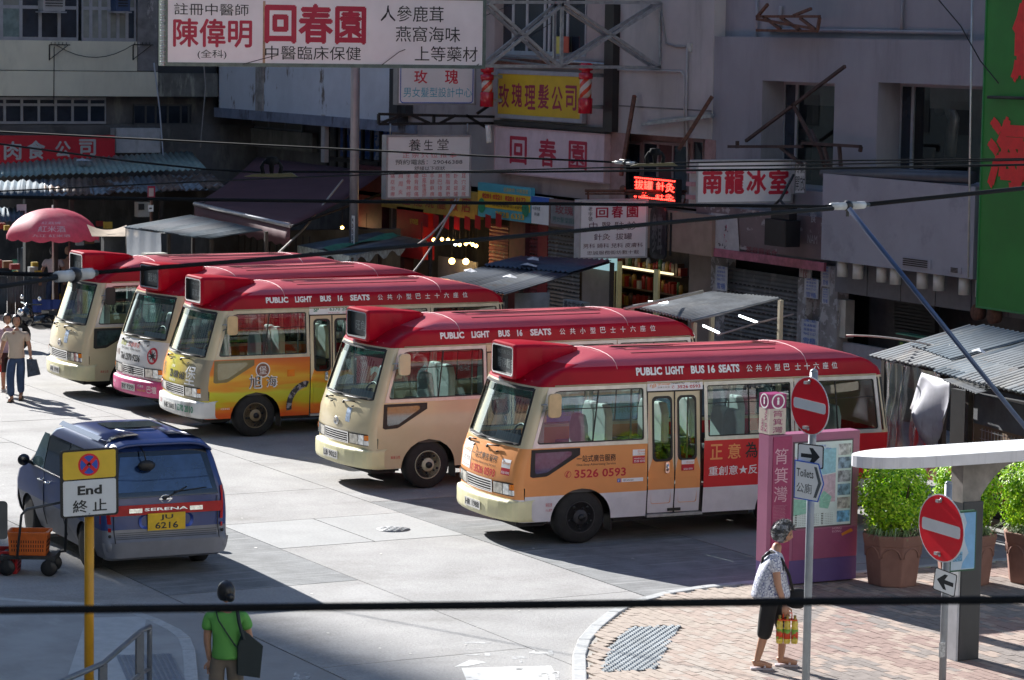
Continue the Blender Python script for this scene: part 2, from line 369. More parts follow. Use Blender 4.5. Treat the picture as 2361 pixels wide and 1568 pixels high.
def kerbline(pts, side, parent, hh=PH, w=.15, step=.9):
    P = dense(pts, step)
    nr = []
    for i, p in enumerate(P):
        t = (P[min(i+1, len(P)-1)]-P[max(0, i-1)]).normalized(); nr.append(V((-t.y, t.x, 0))*side)
    for i in range(len(P)-1):
        a, b = P[i].lerp(P[i+1], .006), P[i].lerp(P[i+1], .994); na, nb = nr[i], nr[i+1]; dz = random.uniform(-.004, .004)
        s = MB(); z0, z1 = -.1, hh+dz+.004
        base = [a, b, b-nb*w, a-na*w]
        s.add([p+UP*z0 for p in base]+[p+UP*z1 for p in base], [(4, 5, 6, 7), (0, 1, 5, 4), (1, 2, 6, 5), (2, 3, 7, 6), (3, 0, 4, 7)])
        o = s.build('kerb_stone', KERB, parent, bevel=.012)
        bm = bmesh.new(); bm.from_mesh(o.data); bmesh.ops.recalc_face_normals(bm, faces=bm.faces); bm.to_mesh(o.data); bm.free()
kerbline(KP, 1, pave)
def inside(p, pl):
    c = False; n = len(pl)
    for i in range(n):
        a, b = pl[i], pl[i-1]
        if (a[1] > p[1]) != (b[1] > p[1]) and p[0] < (b[0]-a[0])*(p[1]-a[1])/(b[1]-a[1])+a[0]: c = not c
    return c
def kdist(p):
    d = 9
    for a, b in zip(KP, KP[1:]):
        a, b = V(a), V(b); q = V(p[:2]); t = max(0, min(1, (q-a).dot(b-a)/(b-a).length_squared)); d = min(d, (q-a-(b-a)*t).length)
    return d
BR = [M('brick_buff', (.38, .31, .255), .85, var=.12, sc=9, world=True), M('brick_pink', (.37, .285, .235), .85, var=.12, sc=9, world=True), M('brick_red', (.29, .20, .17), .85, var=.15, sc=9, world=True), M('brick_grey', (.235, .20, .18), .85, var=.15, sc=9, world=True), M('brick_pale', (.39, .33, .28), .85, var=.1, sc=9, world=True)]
bricks = []
GR = [gnd(u, v, PH) for u, v in ((1387, 1548), (1510, 1543), (1540, 1490), (1568, 1441), (1450, 1446), (1405, 1495))]
GRP = [(p.x, p.y) for p in GR]
def proj(P):
    d = P-V((0, 0, CAM_H)); z = d.dot(FW); return CX+F_PX*d.dot(RC)/z, CY-F_PX*d.dot(UC)/z
x = -31.0
row = 0; yy = 14.0
while yy < 24.4:
    xx = -31.2+(row % 2)*.10+random.uniform(-.01, .01)
    while xx < -22:
        c = (xx+.1, yy+.05)
        if inside(c, poly) and kdist(c) > .2 and not inside(c, GRP):
            u, v = proj(V((c[0], c[1], PH)))
            if 1290 < u < 2400 and v < 1600:
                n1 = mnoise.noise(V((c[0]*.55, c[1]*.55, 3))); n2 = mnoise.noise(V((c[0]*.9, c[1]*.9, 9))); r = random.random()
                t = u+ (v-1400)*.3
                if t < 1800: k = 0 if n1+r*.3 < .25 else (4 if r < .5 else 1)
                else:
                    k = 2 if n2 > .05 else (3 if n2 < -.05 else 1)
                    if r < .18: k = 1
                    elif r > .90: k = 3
                bricks.append((v, xx, yy, k))
        xx += .206
    yy += .106; row += 1
bricks.sort(reverse=True)
bm0 = []
for k in range(5):
    s = MB(); s.bb(0, 0, -.03, .2, .1, 0); bm0.append(s.mesh('brick', BR[k]))
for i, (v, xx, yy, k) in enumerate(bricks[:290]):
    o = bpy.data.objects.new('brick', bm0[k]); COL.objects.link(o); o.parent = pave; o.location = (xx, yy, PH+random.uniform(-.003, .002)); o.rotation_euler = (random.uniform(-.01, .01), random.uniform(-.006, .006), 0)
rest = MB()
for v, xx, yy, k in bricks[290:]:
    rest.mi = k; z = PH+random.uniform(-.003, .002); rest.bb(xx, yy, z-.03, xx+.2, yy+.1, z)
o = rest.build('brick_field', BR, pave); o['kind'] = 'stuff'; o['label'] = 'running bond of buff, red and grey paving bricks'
# tactile tiles
tm = MB(); T2 = M('tactile_metal', (.33, .36, .38), .5, metal=.45, var=.15, world=True); yy = 15.0
tg = thing('tactile_paving', 'grey metal tactile strip with raised studs set in the pink brick corner', 'tactile paving', (-28.5, 17.2, PH))
base = MB(); base.add([V((p[0], p[1], PH-.004)) for p in GRP], [tuple(range(len(GRP)))]); o = base.build('base_plate', M('tactile_base', (.22, .25, .27), .6, var=.15, world=True), tg)
if o.data.polygons[0].normal.z < 0: o.data.flip_normals()
yy = 15.5; row = 0
while yy < 18.8:
    xx = -30.2+(row % 2)*.05
    while xx < -27:
        if inside((xx, yy), GRP): tm.add([(xx-.035, yy-.012, PH), (xx+.035, yy-.012, PH), (xx+.035, yy+.012, PH), (xx-.035, yy+.012, PH), (xx-.025, yy-.006, PH+.012), (xx+.025, yy-.006, PH+.012), (xx+.025, yy+.006, PH+.012), (xx-.025, yy+.006, PH+.012)], [(4, 5, 6, 7), (0, 1, 5, 4), (1, 2, 6, 5), (2, 3, 7, 6), (3, 0, 4, 7)])
        xx += .1
    yy += .055; row += 1
o = tm.build('stud', T2, tg); o['kind'] = 'stuff'

# ------------------------------------------------------------------ left pavement
KL = [(-22, 8.6), (-26.5, 10.9), (-29.0, 11.89), (-29.99, 12.27), (-30.6, 12.46), (-31.1, 12.53), (-31.7, 12.53), (-32.44, 12.44), (-32.93, 12.18), (-33.35, 11.67), (-33.74, 11.26), (-35.5, 9.4), (-37, 7.8), (-38, 6)]
pl2 = [V((*p, 0)) for p in KL]+[V((-38, -4, 0)), V((-18, -4, 0)), V((-18, 7, 0))]
PAV2 = M('concrete_pavement', (.30, .30, .295), .85, var=.15, sc=1.2, bump=.04, bs=80, world=True, dirt=(.38, .38, .37), dsc=(.6, 1.6, 1), dlo=.5, dhi=.75)
pv = MB(); pv.add([p+V((0, 0, PH)) for p in pl2], [tuple(range(len(pl2)))]); paveL = tag(pv.build('pavement', PAV2), None, None, kind='structure')
if paveL.data.polygons[0].normal.z < 0: paveL.data.flip_normals()
kerbline(KL, -1, paveL)
st = MB(); pts = [(215, 1420), (310, 1420), (320, 1600), (130, 1600)]
st.add([gnd(u, v, PH+.004) for u, v in ((200, 1424), (338, 1421), (300, 1640), (130, 1640))], [(0, 1, 2, 3)]); o = st.build('concrete_strip', M('pale_concrete', (.42, .43, .43), .85, var=.08, world=True, bump=.03), paveL)
if o.data.polygons[0].normal.z < 0: o.data.flip_normals()
tl = gnd(268, 1512, PH); tr = gnd(395, 1508, PH); T3 = M('tactile_slate', (.17, .2, .24), .45, var=.15, world=True)
tg2 = thing('tactile_paving', 'dark studded tactile plate behind the grey railing at lower left', 'tactile paving', tuple(tl))
ux = (tr-tl); L0 = ux.length; ux.normalize(); vx = V((ux.y, -ux.x, 0))
s = MB(); s.obox(tl+UP*.002, ux*L0, vx*1.6, UP*.006); o = s.build('base_plate', T3, tg2)
s = MB()
for i in range(int(L0/.055)):
    for j in range(26):
        p = tl+ux*(.03+i*.055)+vx*(.03+j*.06); s.obox(p+UP*.008, ux*.022, vx*.045, UP*.01)
o = s.build('stud', M('stud_slate', (.26, .3, .35), .35, metal=.3, world=True), tg2); o['kind'] = 'stuff'
# ------------------------------------------------------------------ minibuses
BRED = M('bus_red_paint', (.36, .002, .016), .32, var=.12, sc=1.5, spec=.18, dirt=(.30, .015, .035), dsc=(1, 1, 1), dlo=.55, dhi=.9)
BREDT = M('bus_sheen_roof', (.46, .07, .10), .38, var=.08, sc=1.2, coat=.3, dirt=(.42, .03, .06), dsc=(1, .4, 1), dlo=.4, dhi=.8)  # roof red lightened to pink, sky sheen painted into the colour
CREAM = M('bus_cream_paint', (.62, .53, .34), .28, var=.04, sc=2, coat=.4, dirt=(.42, .34, .22), dsc=(1.2, 1.2, .5), dlo=.6, dhi=.95)
CREAMB = M('bumper_cream_paint', (.68, .64, .38), .4, var=.05, coat=.2, dirt=(.48, .42, .25), dlo=.6, dhi=.9)
ORNG = M('bus_orange_wrap', (.76, .31, .10), .4, var=.04, sc=2)
RWRAP = M('bus_red_wrap', (.60, .012, .022), .35, var=.04)
BWHITE = M('bus_white_paint', (.66, .64, .66), .35, var=.05, dirt=(.36, .34, .33), dsc=(1.5, 1.5, 1.5), dlo=.6, dhi=.9)
GLS = glass('window_glass', (.56, .68, .65), extra=.03); WSG = glass('windscreen_glass', (.70, .84, .84), extra=.13); DOORG = glass('door_glass', (.62, .72, .68))
SEATC = M('seat_cover_white', (.78, .82, .84), .7, var=.08); SEATD = M('seat_dark', (.08, .09, .1), .7); INTR = M('bus_interior_cream', (.55, .52, .42), .7); FLOORM = M('bus_floor', (.10, .10, .10), .8)
TYRE = M('tyre_rubber', (.018, .018, .018), .8, var=.25, sc=8); AMBER = M('amber_lens', (.85, .22, .01), .15, var=.1); CLEAR = M('headlamp_lens', (.62, .60, .54), .08, var=.35, sc=14, metal=.35); CLEAR2 = M('lamp_reflector', (.7, .72, .72), .1, var=.3, sc=20, metal=.7)
def gradient_wrap():
    m = bpy.data.materials.new('sunset_wrap'); m.use_nodes = True; n = m.node_tree; b = n.nodes['Principled BSDF']; L = n.links.new
    b.inputs['Roughness'].default_value = .35
    tc = n.nodes.new('ShaderNodeTexCoord'); sp = n.nodes.new('ShaderNodeSeparateXYZ'); L(tc.outputs['Object'], sp.inputs[0])
    mp = n.nodes.new('ShaderNodeMapping'); mp.inputs['Scale'].default_value = (0, .5, 2.6); mp.inputs['Rotation'].default_value = (.12, 0, 0); L(tc.outputs['Object'], mp.inputs[0])
    t = n.nodes.new('ShaderNodeTexNoise'); t.inputs['Scale'].default_value = 1.6; t.inputs['Detail'].default_value = 2; L(mp.outputs[0], t.inputs[0])
    a = n.nodes.new('ShaderNodeMath'); a.operation = 'MULTIPLY_ADD'; a.inputs[1].default_value = .55; L(t.outputs[0], a.inputs[0]); L(sp.outputs['Z'], a.inputs[2])
    mr = n.nodes.new('ShaderNodeMapRange'); mr.inputs[1].default_value = .62; mr.inputs[2].default_value = 1.72; L(a.outputs[0], mr.inputs[0])
    r = n.nodes.new('ShaderNodeValToRGB'); L(mr.outputs[0], r.inputs[0]); e = r.color_ramp.elements
    e[0].position = 0; e[0].color = (.72, .10, .01, 1); e[1].position = 1; e[1].color = (.66, .13, .03, 1)
    for p, c in ((.10, (.80, .20, .015, 1)), (.22, (.62, .52, .02, 1)), (.42, (.60, .60, .04, 1)), (.52, (.78, .30, .02, 1)), (.62, (.82, .46, .04, 1)), (.75, (.78, .22, .02, 1))):
        k = e.new(p); k.color = c
    L(r.outputs[0], b.inputs['Base Color']); return m
SUNW = gradient_wrap()
def front_wrap():
    m = bpy.data.materials.new('yellow_front_wrap'); m.use_nodes = True; n = m.node_tree; b = n.nodes['Principled BSDF']; L = n.links.new
    b.inputs['Roughness'].default_value = .35
    tc = n.nodes.new('ShaderNodeTexCoord'); sp = n.nodes.new('ShaderNodeSeparateXYZ'); L(tc.outputs['Object'], sp.inputs[0])
    mr = n.nodes.new('ShaderNodeMapRange'); mr.inputs[1].default_value = -1; mr.inputs[2].default_value = 1; L(sp.outputs['X'], mr.inputs[0])
    r = n.nodes.new('ShaderNodeValToRGB'); L(mr.outputs[0], r.inputs[0]); e = r.color_ramp.elements
    e[0].position = 0; e[0].color = (.8, .14, .01, 1); e[1].position = 1; e[1].color = (.33, .28, .2, 1)
    for p, c in ((.16, (.72, .42, .02, 1)), (.4, (.50, .48, .04, 1)), (.62, (.55, .42, .08, 1)), (.8, (.36, .32, .22, 1))):
        k = e.new(p); k.color = c
    L(r.outputs[0], b.inputs['Base Color']); return m
YFW = front_wrap()
def interp(t, z):
    if z <= t[0][0]: return t[0][1]
    for (a, p), (b, q) in zip(t, t[1:]):
        if z <= b: return p+(q-p)*(z-a)/(b-a)
    return t[-1][1]
WZ = [(.34, .955), (.60, .985), (1.36, .985), (2.19, .905), (2.30, .885), (2.40, .86), (2.48, .80), (2.535, .70), (2.575, .52), (2.60, .30), (2.61, .12)]
Y0 = [(.34, .10), (.66, .04), (.90, .03), (1.15, .06), (1.36, .135), (2.17, .40), (2.21, .42), (2.30, .50), (2.40, .68), (2.48, .92), (2.535, 1.18), (2.575, 1.42), (2.60, 1.7), (2.61, 2.0)]
YR = [(.34, 6.08), (.8, 6.13), (1.36, 6.15), (2.19, 6.05), (2.30, 6.0), (2.40, 5.85), (2.48, 5.62), (2.535, 5.38), (2.575, 5.12), (2.60, 4.8), (2.61, 4.5)]
BUL = .14
def bus_ring(z, side=1):
    w, y0, yr = interp(WZ, z), interp(Y0, z), interp(YR, z); R = []
    for f in (0, .25, .5, .72, .87): R.append((w*f, y0+BUL*f*f))
    yb = y0+BUL*.757; rx = w*.13; ry = .13
    for a in (30, 60, 90):
        t = math.radians(a); R.append((w*.87+rx*math.sin(t), yb+ry*(1-math.cos(t))))
    yc = yb+ry
    for k in range(4): R.append((w, (yc+.02)+(2.15-yc-.02)*k/4))
    R += [(w, 2.15), (w, 3.04), (w, 4.5), (w, min(5.97, yr-.17))]
    for a in (0, 30, 60, 90):
        t = math.radians(a); R.append((w*.86+w*.14*math.cos(t), yr-.16+.10*math.sin(t)))
    R += [(w*.5, yr-.03), (0, yr)]
    return [(x*side, y, z) for x, y in R]
def sidept(y, z, side=1, d=0.):  # point on the straight flank
    return V((side*(interp(WZ, z)+d), y, z))
def yc_of(z): return interp(Y0, z)+BUL*.757+.13
def make_bus(liv, origin, h, label, plate, full=True):
    t = thing('minibus', label, 'minibus', (origin[0], origin[1], 0), -h, 'red topped minibuses parked side by side', local=True)
    ZL = [.34, .66, .82, .90, 1.15, 1.36, 1.40, 2.14, 2.19, 2.25, 2.30, 2.36, 2.40, 2.44, 2.48, 2.535, 2.575, 2.60, 2.61]
    fm, sm, lm, rm = liv['front'], liv['side'], liv['low'], liv['rear']
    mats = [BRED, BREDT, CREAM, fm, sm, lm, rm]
    mb = MB(); mb.sm = True
    for sd in (1, -1):
        R = [bus_ring(z, sd) for z in ZL]; nc = len(R[0])
        for j in range(len(ZL)-1):
            zm = (ZL[j]+ZL[j+1])/2
            for i in range(nc-1):
                if 1.40 < zm < 2.14 and (i < 4 or 8 <= i <= 11 or i in (12, 13, 14)) : continue
                if zm < .82 and 7 <= i < 15: continue
                if sd > 0 and i == 12 and zm < 2.08: continue
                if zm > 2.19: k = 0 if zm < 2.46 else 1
                elif zm > 1.36: k = 2
                elif i < 7: k = 3 if zm > .66 else 5
                elif i == 12: k = 4
                elif i > 12: k = 6 if zm > .69 else 5
                else: k = 4
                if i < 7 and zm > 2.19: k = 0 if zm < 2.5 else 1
                mb.mi = k; q = [R[j][i], R[j][i+1], R[j+1][i+1], R[j+1][i]]
                if sd < 0: q = q[::-1]
                mb.add(q, [(0, 1, 2, 3)])
    # roof centre strip is closed by the last ring meeting at x = .12
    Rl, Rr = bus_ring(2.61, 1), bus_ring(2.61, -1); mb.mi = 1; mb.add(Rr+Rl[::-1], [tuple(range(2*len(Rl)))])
    # flanks below .82 with wheel arches
    mb.sm = False
    for sd in (1, -1):
        fr = (lambda y, z, s=sd: sidept(y, z, s))
        def arch(a, b, c, r=.46, zc=.36):
            P = [(a, .34)]
            n = 10; h0 = math.asin(min(1, (.34-zc)/r)) if r else 0
            P += [(c-r*math.cos(math.pi*k/n), zc-.02+(r-.02)*math.sin(math.pi*k/n)) for k in range(n+1)]
            return P+[(b, .34)]
        cols = [(yc_of(.6), 2.15, 1.15, 5), (3.04, 5.97, 4.35, 5)] if sd > 0 else [(yc_of(.6), 3.0, 1.15, 5), (3.0, 5.97, 4.35, 5)]
        for a, b, c, k in cols:
            P = arch(a, b, c)
            zs = liv['split']; low = P
            # upper band between split and .82, lower band with the arch: cut the arch polygon along the top of the arch
            top = [(b, .82), (a, .82)]
            # left and right pieces keep colour bands honest
            n = len(P)
            half = n//2
            if zs > .36:
                def cutp(y0_, y1_, arc):   # region between outer edge y0_ and the arc
                    pass
            bands = [(.34, zs, lm), (zs, .82, sm if a < 3 else rm)]
            for (za, zb, mm) in bands:
                if zb-za < .01: continue
                mi = 5 if mm is lm else (4 if a < 3 else 6)
                r = .46
                def ax(z):
                    s_ = max(0, min(1, (z-.34)/.44)); return r*math.sqrt(max(0, 1-s_*s_))
                zz = [za+(zb-za)*q/6 for q in range(7)]
                zin = [z for z in zz if z < .78]
                if zb > .78 and zin and zin[-1] < .779: zin.append(.78)
                for s0, s1, sg in ((a, c, -1), (c, b, 1)):
                    edge = [(c+sg*ax(z), z) for z in zin]
                    if sg < 0: pl = [(s0, za)]+edge+([(c, zb)] if zb > .78 else [])+[(s0, zb)]
                    else: pl = ([(s1, za), (s1, zb)]+([(c, zb)] if zb > .78 else [])+edge[::-1])
                    q = [fr(y, z) for y, z in pl]
                    if sd < 0: q = q[::-1]
                    mb.mi = mi; mb.add(q, [tuple(range(len(q)))])
    body = mb.build('body', mats, t)
    bm = bmesh.new(); bm.from_mesh(body.data); bmesh.ops.remove_doubles(bm, verts=bm.verts, dist=.0008); bm.to_mesh(body.data); bm.free()
    # dark chassis, wheel wells, floor
    s = MB(); s.bb(-.90, .35, .30, .90, 1.0-.32, .72)
    for a, b in ((.2, .62), (1.68, 3.82), (4.88, 5.9)): s.bb(-.90, a, .28, .90, b, .72)
    s.bb(-.62, .3, .33, .62, 5.9, .72); s.build('chassis', M('chassis_black', (.012, .012, .012), .8), t)
    s = MB(); s.bb(-.93, .35, .72, .93, 5.95, .76); s.build('floor', FLOORM, t)
    # gutter, cant rail and waist seams
    s = MB()
    for sd in (1, -1):
        s.tube([V((sd*(interp(WZ, 2.2)+.008), y, 2.20)) for y in (.75, 2, 4, 5.85)], .012, 6)
    s.build('gutter', M('gutter_paint', (.55, .45, .28), .5), t)
    s = MB()
    for x in (-.5, -.3, -.1, .1, .3, .5):
        zt = interp([(0, 2.612), (.3, 2.60), (.52, 2.578)], abs(x)); s.bb(x-.014, 2.1, zt-.012, x+.014, 4.7-abs(x)*.6, zt+.004)
    s.build('roof_rib', M('roof_groove_red', (.16, .01, .02), .6), t)
    s = MB()
    for y in (1.72, 4.72):
        P = [(w_, z_) for z_, w_ in WZ if 2.3 < z_ < 2.605 and interp(Y0, z_) < y < interp(YR, z_)]; s.tube([V((w_, y, z_)) for w_, z_ in P]+[V((0, y, 2.611))]+[V((-w_, y, z_)) for w_, z_ in P[::-1]], .006, 4)
    s.build('roof_seam', M('seam_pale', (.55, .30, .32), .5), t)
    # side windows
    FRM = liv.get('frame', ALU)
    def window(y0f, y1f, z0, z1, rad, sd=1, dark_rear=False, mull=None, bars=True):
        def mp(u, v, d=0.):
            z = z0+(z1-z0)*v; a = y0f(z); b = y1f(z); return sidept(a+(b-a)*u, z, sd, d)
        Lh = abs(y1f(1.5)-y0f(1.5)); ex, ey = .05/Lh, .05/(z1-z0)
        n4 = 5; inn = rrect(ex, ey, 1-ex, 1-ey, .001, n4)
        # corners as radii in uv
        def rr(r4, x0, y0, x1, y1):
            P = []
            for (cx, cy, a), q in zip(((x0, y0, 180), (x1, y0, 270), (x1, y1, 0), (x0, y1, 90)), r4):
                qx, qy = q/Lh, q/(z1-z0); ox = cx+qx*(1 if cx == x0 else -1); oy = cy+qy*(1 if cy == y0 else -1)
                for i in range(5):
                    tt = math.radians(a+22.5*i); P.append((ox+qx*math.cos(tt), oy+qy*math.sin(tt)))
            return P
        out = rr([.004]*4, 0, 0, 1, 1); out2 = rr(rad, 0, 0, 1, 1) ; inn = rr(rad, ex, ey, 1-ex, 1-ey)
        f = MB(); f.mi = 0
        f.ring(lambda u, v: mp(u, v, .008), out, inn); f.ring(lambda u, v: mp(u, v, .008), inn, inn, lambda u, v: mp(u, v, -.03))
        f.ring(lambda u, v: mp(u, v, .0), out, out, lambda u, v: mp(u, v, .008))
        inn2 = rr([x*.9 for x in rad], ex*1.3, ey*1.35, 1-ex*1.3, 1-ey*1.35); f.mi = 1; f.ring(lambda u, v: mp(u, v, -.01), inn, inn2)
        w = f.build('window', [FRM, BLACK], t)
        g = MB(); P = inn; g.add([mp(u, v, -.018) for u, v in P], [tuple(range(len(P)))]); g.build('pane', GLS, w)
        if bars:
            s = MB()
            m = .5 if mull is None else mull
            s.obox(mp(m, ey, -.02)-V((0, .009, 0)), (0, .018, 0), mp(m, 1-ey, -.02)-mp(m, ey, -.02), V((sd*.012, 0, 0)))
            s.obox(mp(ex, .62, -.02), mp(1-ex, .62, -.02)-mp(ex, .62, -.02), (0, 0, .012), V((sd*.012, 0, 0)))
            s.build('glazing_bar', BLACK, w)
        return w
    ycf = lambda z: yc_of(z)+.012
    sides = (1, -1)
    for sd in sides:
        window(ycf, lambda z: 2.145, 1.365, 2.185, (.05, .03, .04, .16), sd, mull=.52)
        if sd < 0: window(lambda z: 2.16, lambda z: 3.03, 1.365, 2.185, (.03,)*4, sd)
        window(lambda z: 3.05, lambda z: 4.485, 1.365, 2.185, (.03,)*4, sd)
        window(lambda z: 4.50, lambda z: 5.93-.10*(z-1.36), 1.365, 2.185, (.03,)*4, sd)
        s = MB(); # black rubber quarter behind the last window
        z0, z1 = 1.42, 2.16
        P = [sidept(5.955-.10*(z0-1.36), z0, sd, .004), sidept(6.02, z0, sd, -.012), sidept(5.95, z1, sd, -.012), sidept(5.935-.10*(z1-1.36), z1, sd, .004)]
        s.add(P if sd > 0 else P[::-1], [(0, 1, 2, 3)]); s.build('rear_corner_patch', BLACK, t)
    # windscreen
    def wsf(u, v, d=0.):
        z = 1.385+(2.165-1.385)*v; w = interp(WZ, z)*(.90+.0*v); x = u*w; f = abs(u)*.90; y = interp(Y0, z)+BUL*f*f+(.02 if abs(u) > .98 else 0)
        return V((x, y-d, z+d*.3))
    f = MB(); out = []; inn = []
    N = 12
    for a, b, c, dd in (((-1, 0), (1, 0), None, 0), ((1, 0), (1, 1), None, 0), ((1, 1), (-1, 1), None, 0), ((-1, 1), (-1, 0), None, 0)):
        for k in range(N):
            q = k/N; u = a[0]+(b[0]-a[0])*q; v = a[1]+(b[1]-a[1])*q; out.append((u, v)); inn.append((u*.955, .05+.90*v))
    f.ring(lambda u, v: wsf(u, v, .012), out, inn); f.ring(lambda u, v: wsf(u, v, .012), inn, inn, lambda u, v: wsf(u, v, -.03)); f.ring(lambda u, v: wsf(u, v, -.02), out, out, lambda u, v: wsf(u, v, .012))
    ws = f.build('windscreen', BLACK, t)
    g = MB(); g.sm = True; g.grid(lambda u, v: wsf((u*2-1)*.965, .03+.94*v, -.004), 14, 5); g.build('pane', WSG, ws)
    g = MB(); g.grid(lambda u, v: wsf((u*2-1)*.95, .82+.12*v, .002), 14, 2); g.build('sun_strip', glass('green_tint', (.12, .42, .40)), ws)
    # red lip above the screen with rivets
    s = MB()
    for k in range(-4, 5):
        x = k*.16; z = 2.25; s.ball((x, interp(Y0, z)+BUL*(x/.9)**2-.004, z), .010, n=6, m=4)
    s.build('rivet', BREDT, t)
    # destination box
    rings = [(.36, .38, 2.25, 2.715, .07), (.40, .40, 2.235, 2.73, .07), (.56, .40, 2.26, 2.73, .07), (.80, .37, 2.37, 2.72, .06), (1.0, .31, 2.45, 2.70, .05), (1.2, .22, 2.50, 2.675, .03), (1.38, .14, 2.54, 2.66, .02), (1.50, .03, 2.57, 2.62, .01)]
    s = MB(); s.sm = True; RR = []
    for y, w, z0, z1, r in rings: RR.append([(x, y, z) for x, z in rrect(-w, z0, w, z1, r, 3)])
    n = len(RR[0])
    for a, b in zip(RR, RR[1:]): s.add(a+b, [(i, n+i, n+(i+1) % n, (i+1) % n) for i in range(n)])
    dx = s.build('destination_box', BRED, t)
    s = MB(); s.ring(lambda x, z: V((x, .36, z)), rrect(-.38, 2.25, .38, 2.715, .07, 3), rrect(-.35, 2.285, .35, 2.685, .05, 3)); s.mi = 1; s.ring(lambda x, z: V((x, .357, z)), rrect(-.356, 2.28, .356, 2.69, .05, 3), rrect(-.335, 2.30, .335, 2.67, .04, 3)); s.mi = 2
    s.ring(lambda x, z: V((x, .36, z)), rrect(-.335, 2.30, .335, 2.67, .04, 3), rrect(-.33, 2.305, .33, 2.665, .04, 3), lambda x, z: V((x, .43, z)))
    s.build('screen_frame', [BRED, CHROME, BLACK], dx)
    scr = MB(); scr.add([(x, .42, z) for x, z in rrect(-.33, 2.305, .33, 2.665, .04, 3)], [tuple(range(16))]); scr.build('screen', M('dark_screen', (.03, .04, .045), .35), dx)
    fr = FR((-.33, .417, 2.305), (1, 0, 0))
    DIM = M('dim_white_print', (.33, .37, .36), .5)
    for (tx, x, y, hh, ww) in liv['screen']: text(dx, tx, fr, x, y, hh, ww, DIM, .01, d=.0)
    # grille, lamps, bumper
    def fy(x, z, d=0.): return V((x, interp(Y0, z)+BUL*(abs(x)/.985)**2-d, z))
    s = MB(); nn = 10
    s.grid(lambda u, v: fy(-.42+.84*u, .70+.17*v, .006), nn, 1); gr = s.build('grille', BLACK, t)
    s = MB()
    for k in range(5): s.grid(lambda u, v: fy(-.40+.80*u, .715+.034*k+.012*v, .022), nn, 1)
    s.ring(lambda u, v: fy(u, v, .026), [(-.43, .695), (0, .695), (.43, .695), (.43, .875), (0, .875), (-.43, .875)], [(-.405, .708), (0, .708), (.405, .708), (.405, .862), (0, .862), (-.405, .862)]); s.build('grille_slat', CHROME, gr)
    for sd in (1, -1):
        def hy(u, v, d=0.):
            x = sd*(.45+.50*u); z = .70+(.17+.012*u)*v; return V((x, interp(Y0, z)+BUL*(min(abs(x), .857)/.985)**2+max(0, abs(x)-.857)**2*11-d, z))
        s = MB(); s.sm = True; s.grid(lambda u, v: hy(u, v, .014), 10, 2); hl = s.build('headlight', BLACK, t)
        s = MB(); s.sm = True; s.grid(lambda u, v: hy(.03+.44*u, .08+.84*v, .022), 8, 2); s.build('lens', CLEAR, hl)
        s = MB(); s.sm = True; s.grid(lambda u, v: hy(.50+.26*u, .08+.84*v, .022), 5, 2); s.build('lens', CLEAR2, hl)
        s = MB(); s.grid(lambda u, v: hy(.79+.17*u, .08+.38*v, .024), 3, 1); s.build('lens', CLEAR2, hl)
        s = MB(); s.grid(lambda u, v: hy(.79+.17*u, .50+.42*v, .024), 3, 1); s.build('indicator', AMBER, hl)
    xs = [-1.0, -.99, -.97, -.93, -.87, -.7, -.45, -.2, 0, .2, .45, .7, .87, .93, .97, .99, 1.0]; ys = [.40, .30, .20, .13, .085, .03, -.02, -.045, -.05]
    ys = ys+ys[-2::-1]; s = MB(); s.sm = True
    prof = [(.05, .35), (0, .37), (-.012, .42), (-.012, .60), (0, .635), (.06, .655), (.14, .655)]
    cs = [[V((x*(1-(dy if dy > 0 else 0)*.35), y+dy, z)) for dy, z in prof] for x, y in zip(xs, ys)]
    for a, b in zip(cs, cs[1:]): s.add(a+b, [(i, len(a)+i, len(a)+i+1, i+1) for i in range(len(a)-1)][::1])
    bp = s.build('bumper', liv.get('bumper', CREAMB), t)
    bm = bmesh.new(); bm.from_mesh(bp.data); bmesh.ops.recalc_face_normals(bm, faces=bm.faces); bm.to_mesh(bp.data); bm.free()
    s = MB(); s.fbox(FR((-.26, -.06, .43), (1, 0, 0)), 0, 0, .52, .125, 0, .006); pl = s.build('number_plate', M('plate_white', (.62, .61, .58), .5, var=.1, dirt=(.3, .28, .24), dlo=.5, dhi=.8), bp)
    text(pl, plate, FR((-.24, -.067, .45), (1, 0, 0)), 0, 0, .085, .47, BLK, .02, d=.001)
    for (tx, x, y, hh, ww, mm, bo) in liv.get('bumper_text', []): text(bp, tx, FR((0, 0, .0), (1, 0, 0)), x, y, hh, ww, mm, bo, fn=lambda a, b: V((a, interp([(-1, .25), (-.87, .085), (-.7, .03), (-.45, -.02), (0, -.05), (.45, -.02), (.7, .03), (.87, .085), (1, .25)], a)-.0165, b)))
    for (tx, x, y, hh, ww, mm, bo) in liv.get('front_text', []): text(body, tx, FR((0, 0, 0), (1, 0, 0)), x, y, hh, ww, mm, bo, fn=lambda a, b: fy(a, b, .004))
    for (x, y, ww, hh, mm) in liv.get('front_patch', []):
        s = MB(); s.grid(lambda u, v: fy(x+ww*u, y+hh*v, .003), 6, 3); s.build('sticker', mm, body)
    if liv.get('badge'):
        s = MB(); c = fy(0, 1.0, .012); 
        for rx, rz in ((.085, .06), (.055, .05)): s.tube([c+V((rx*math.cos(a*.5236), 0, rz*math.sin(a*.5236)+.0)) for a in range(13)], .007, 5, False)
        s.tube([c+V((rx*.32*math.cos(a*.5236), 0, .055*math.sin(a*.5236))) for a in range(13)], .006, 5, False); s.build('badge', CHROME, t)
    # wipers
    s = MB()
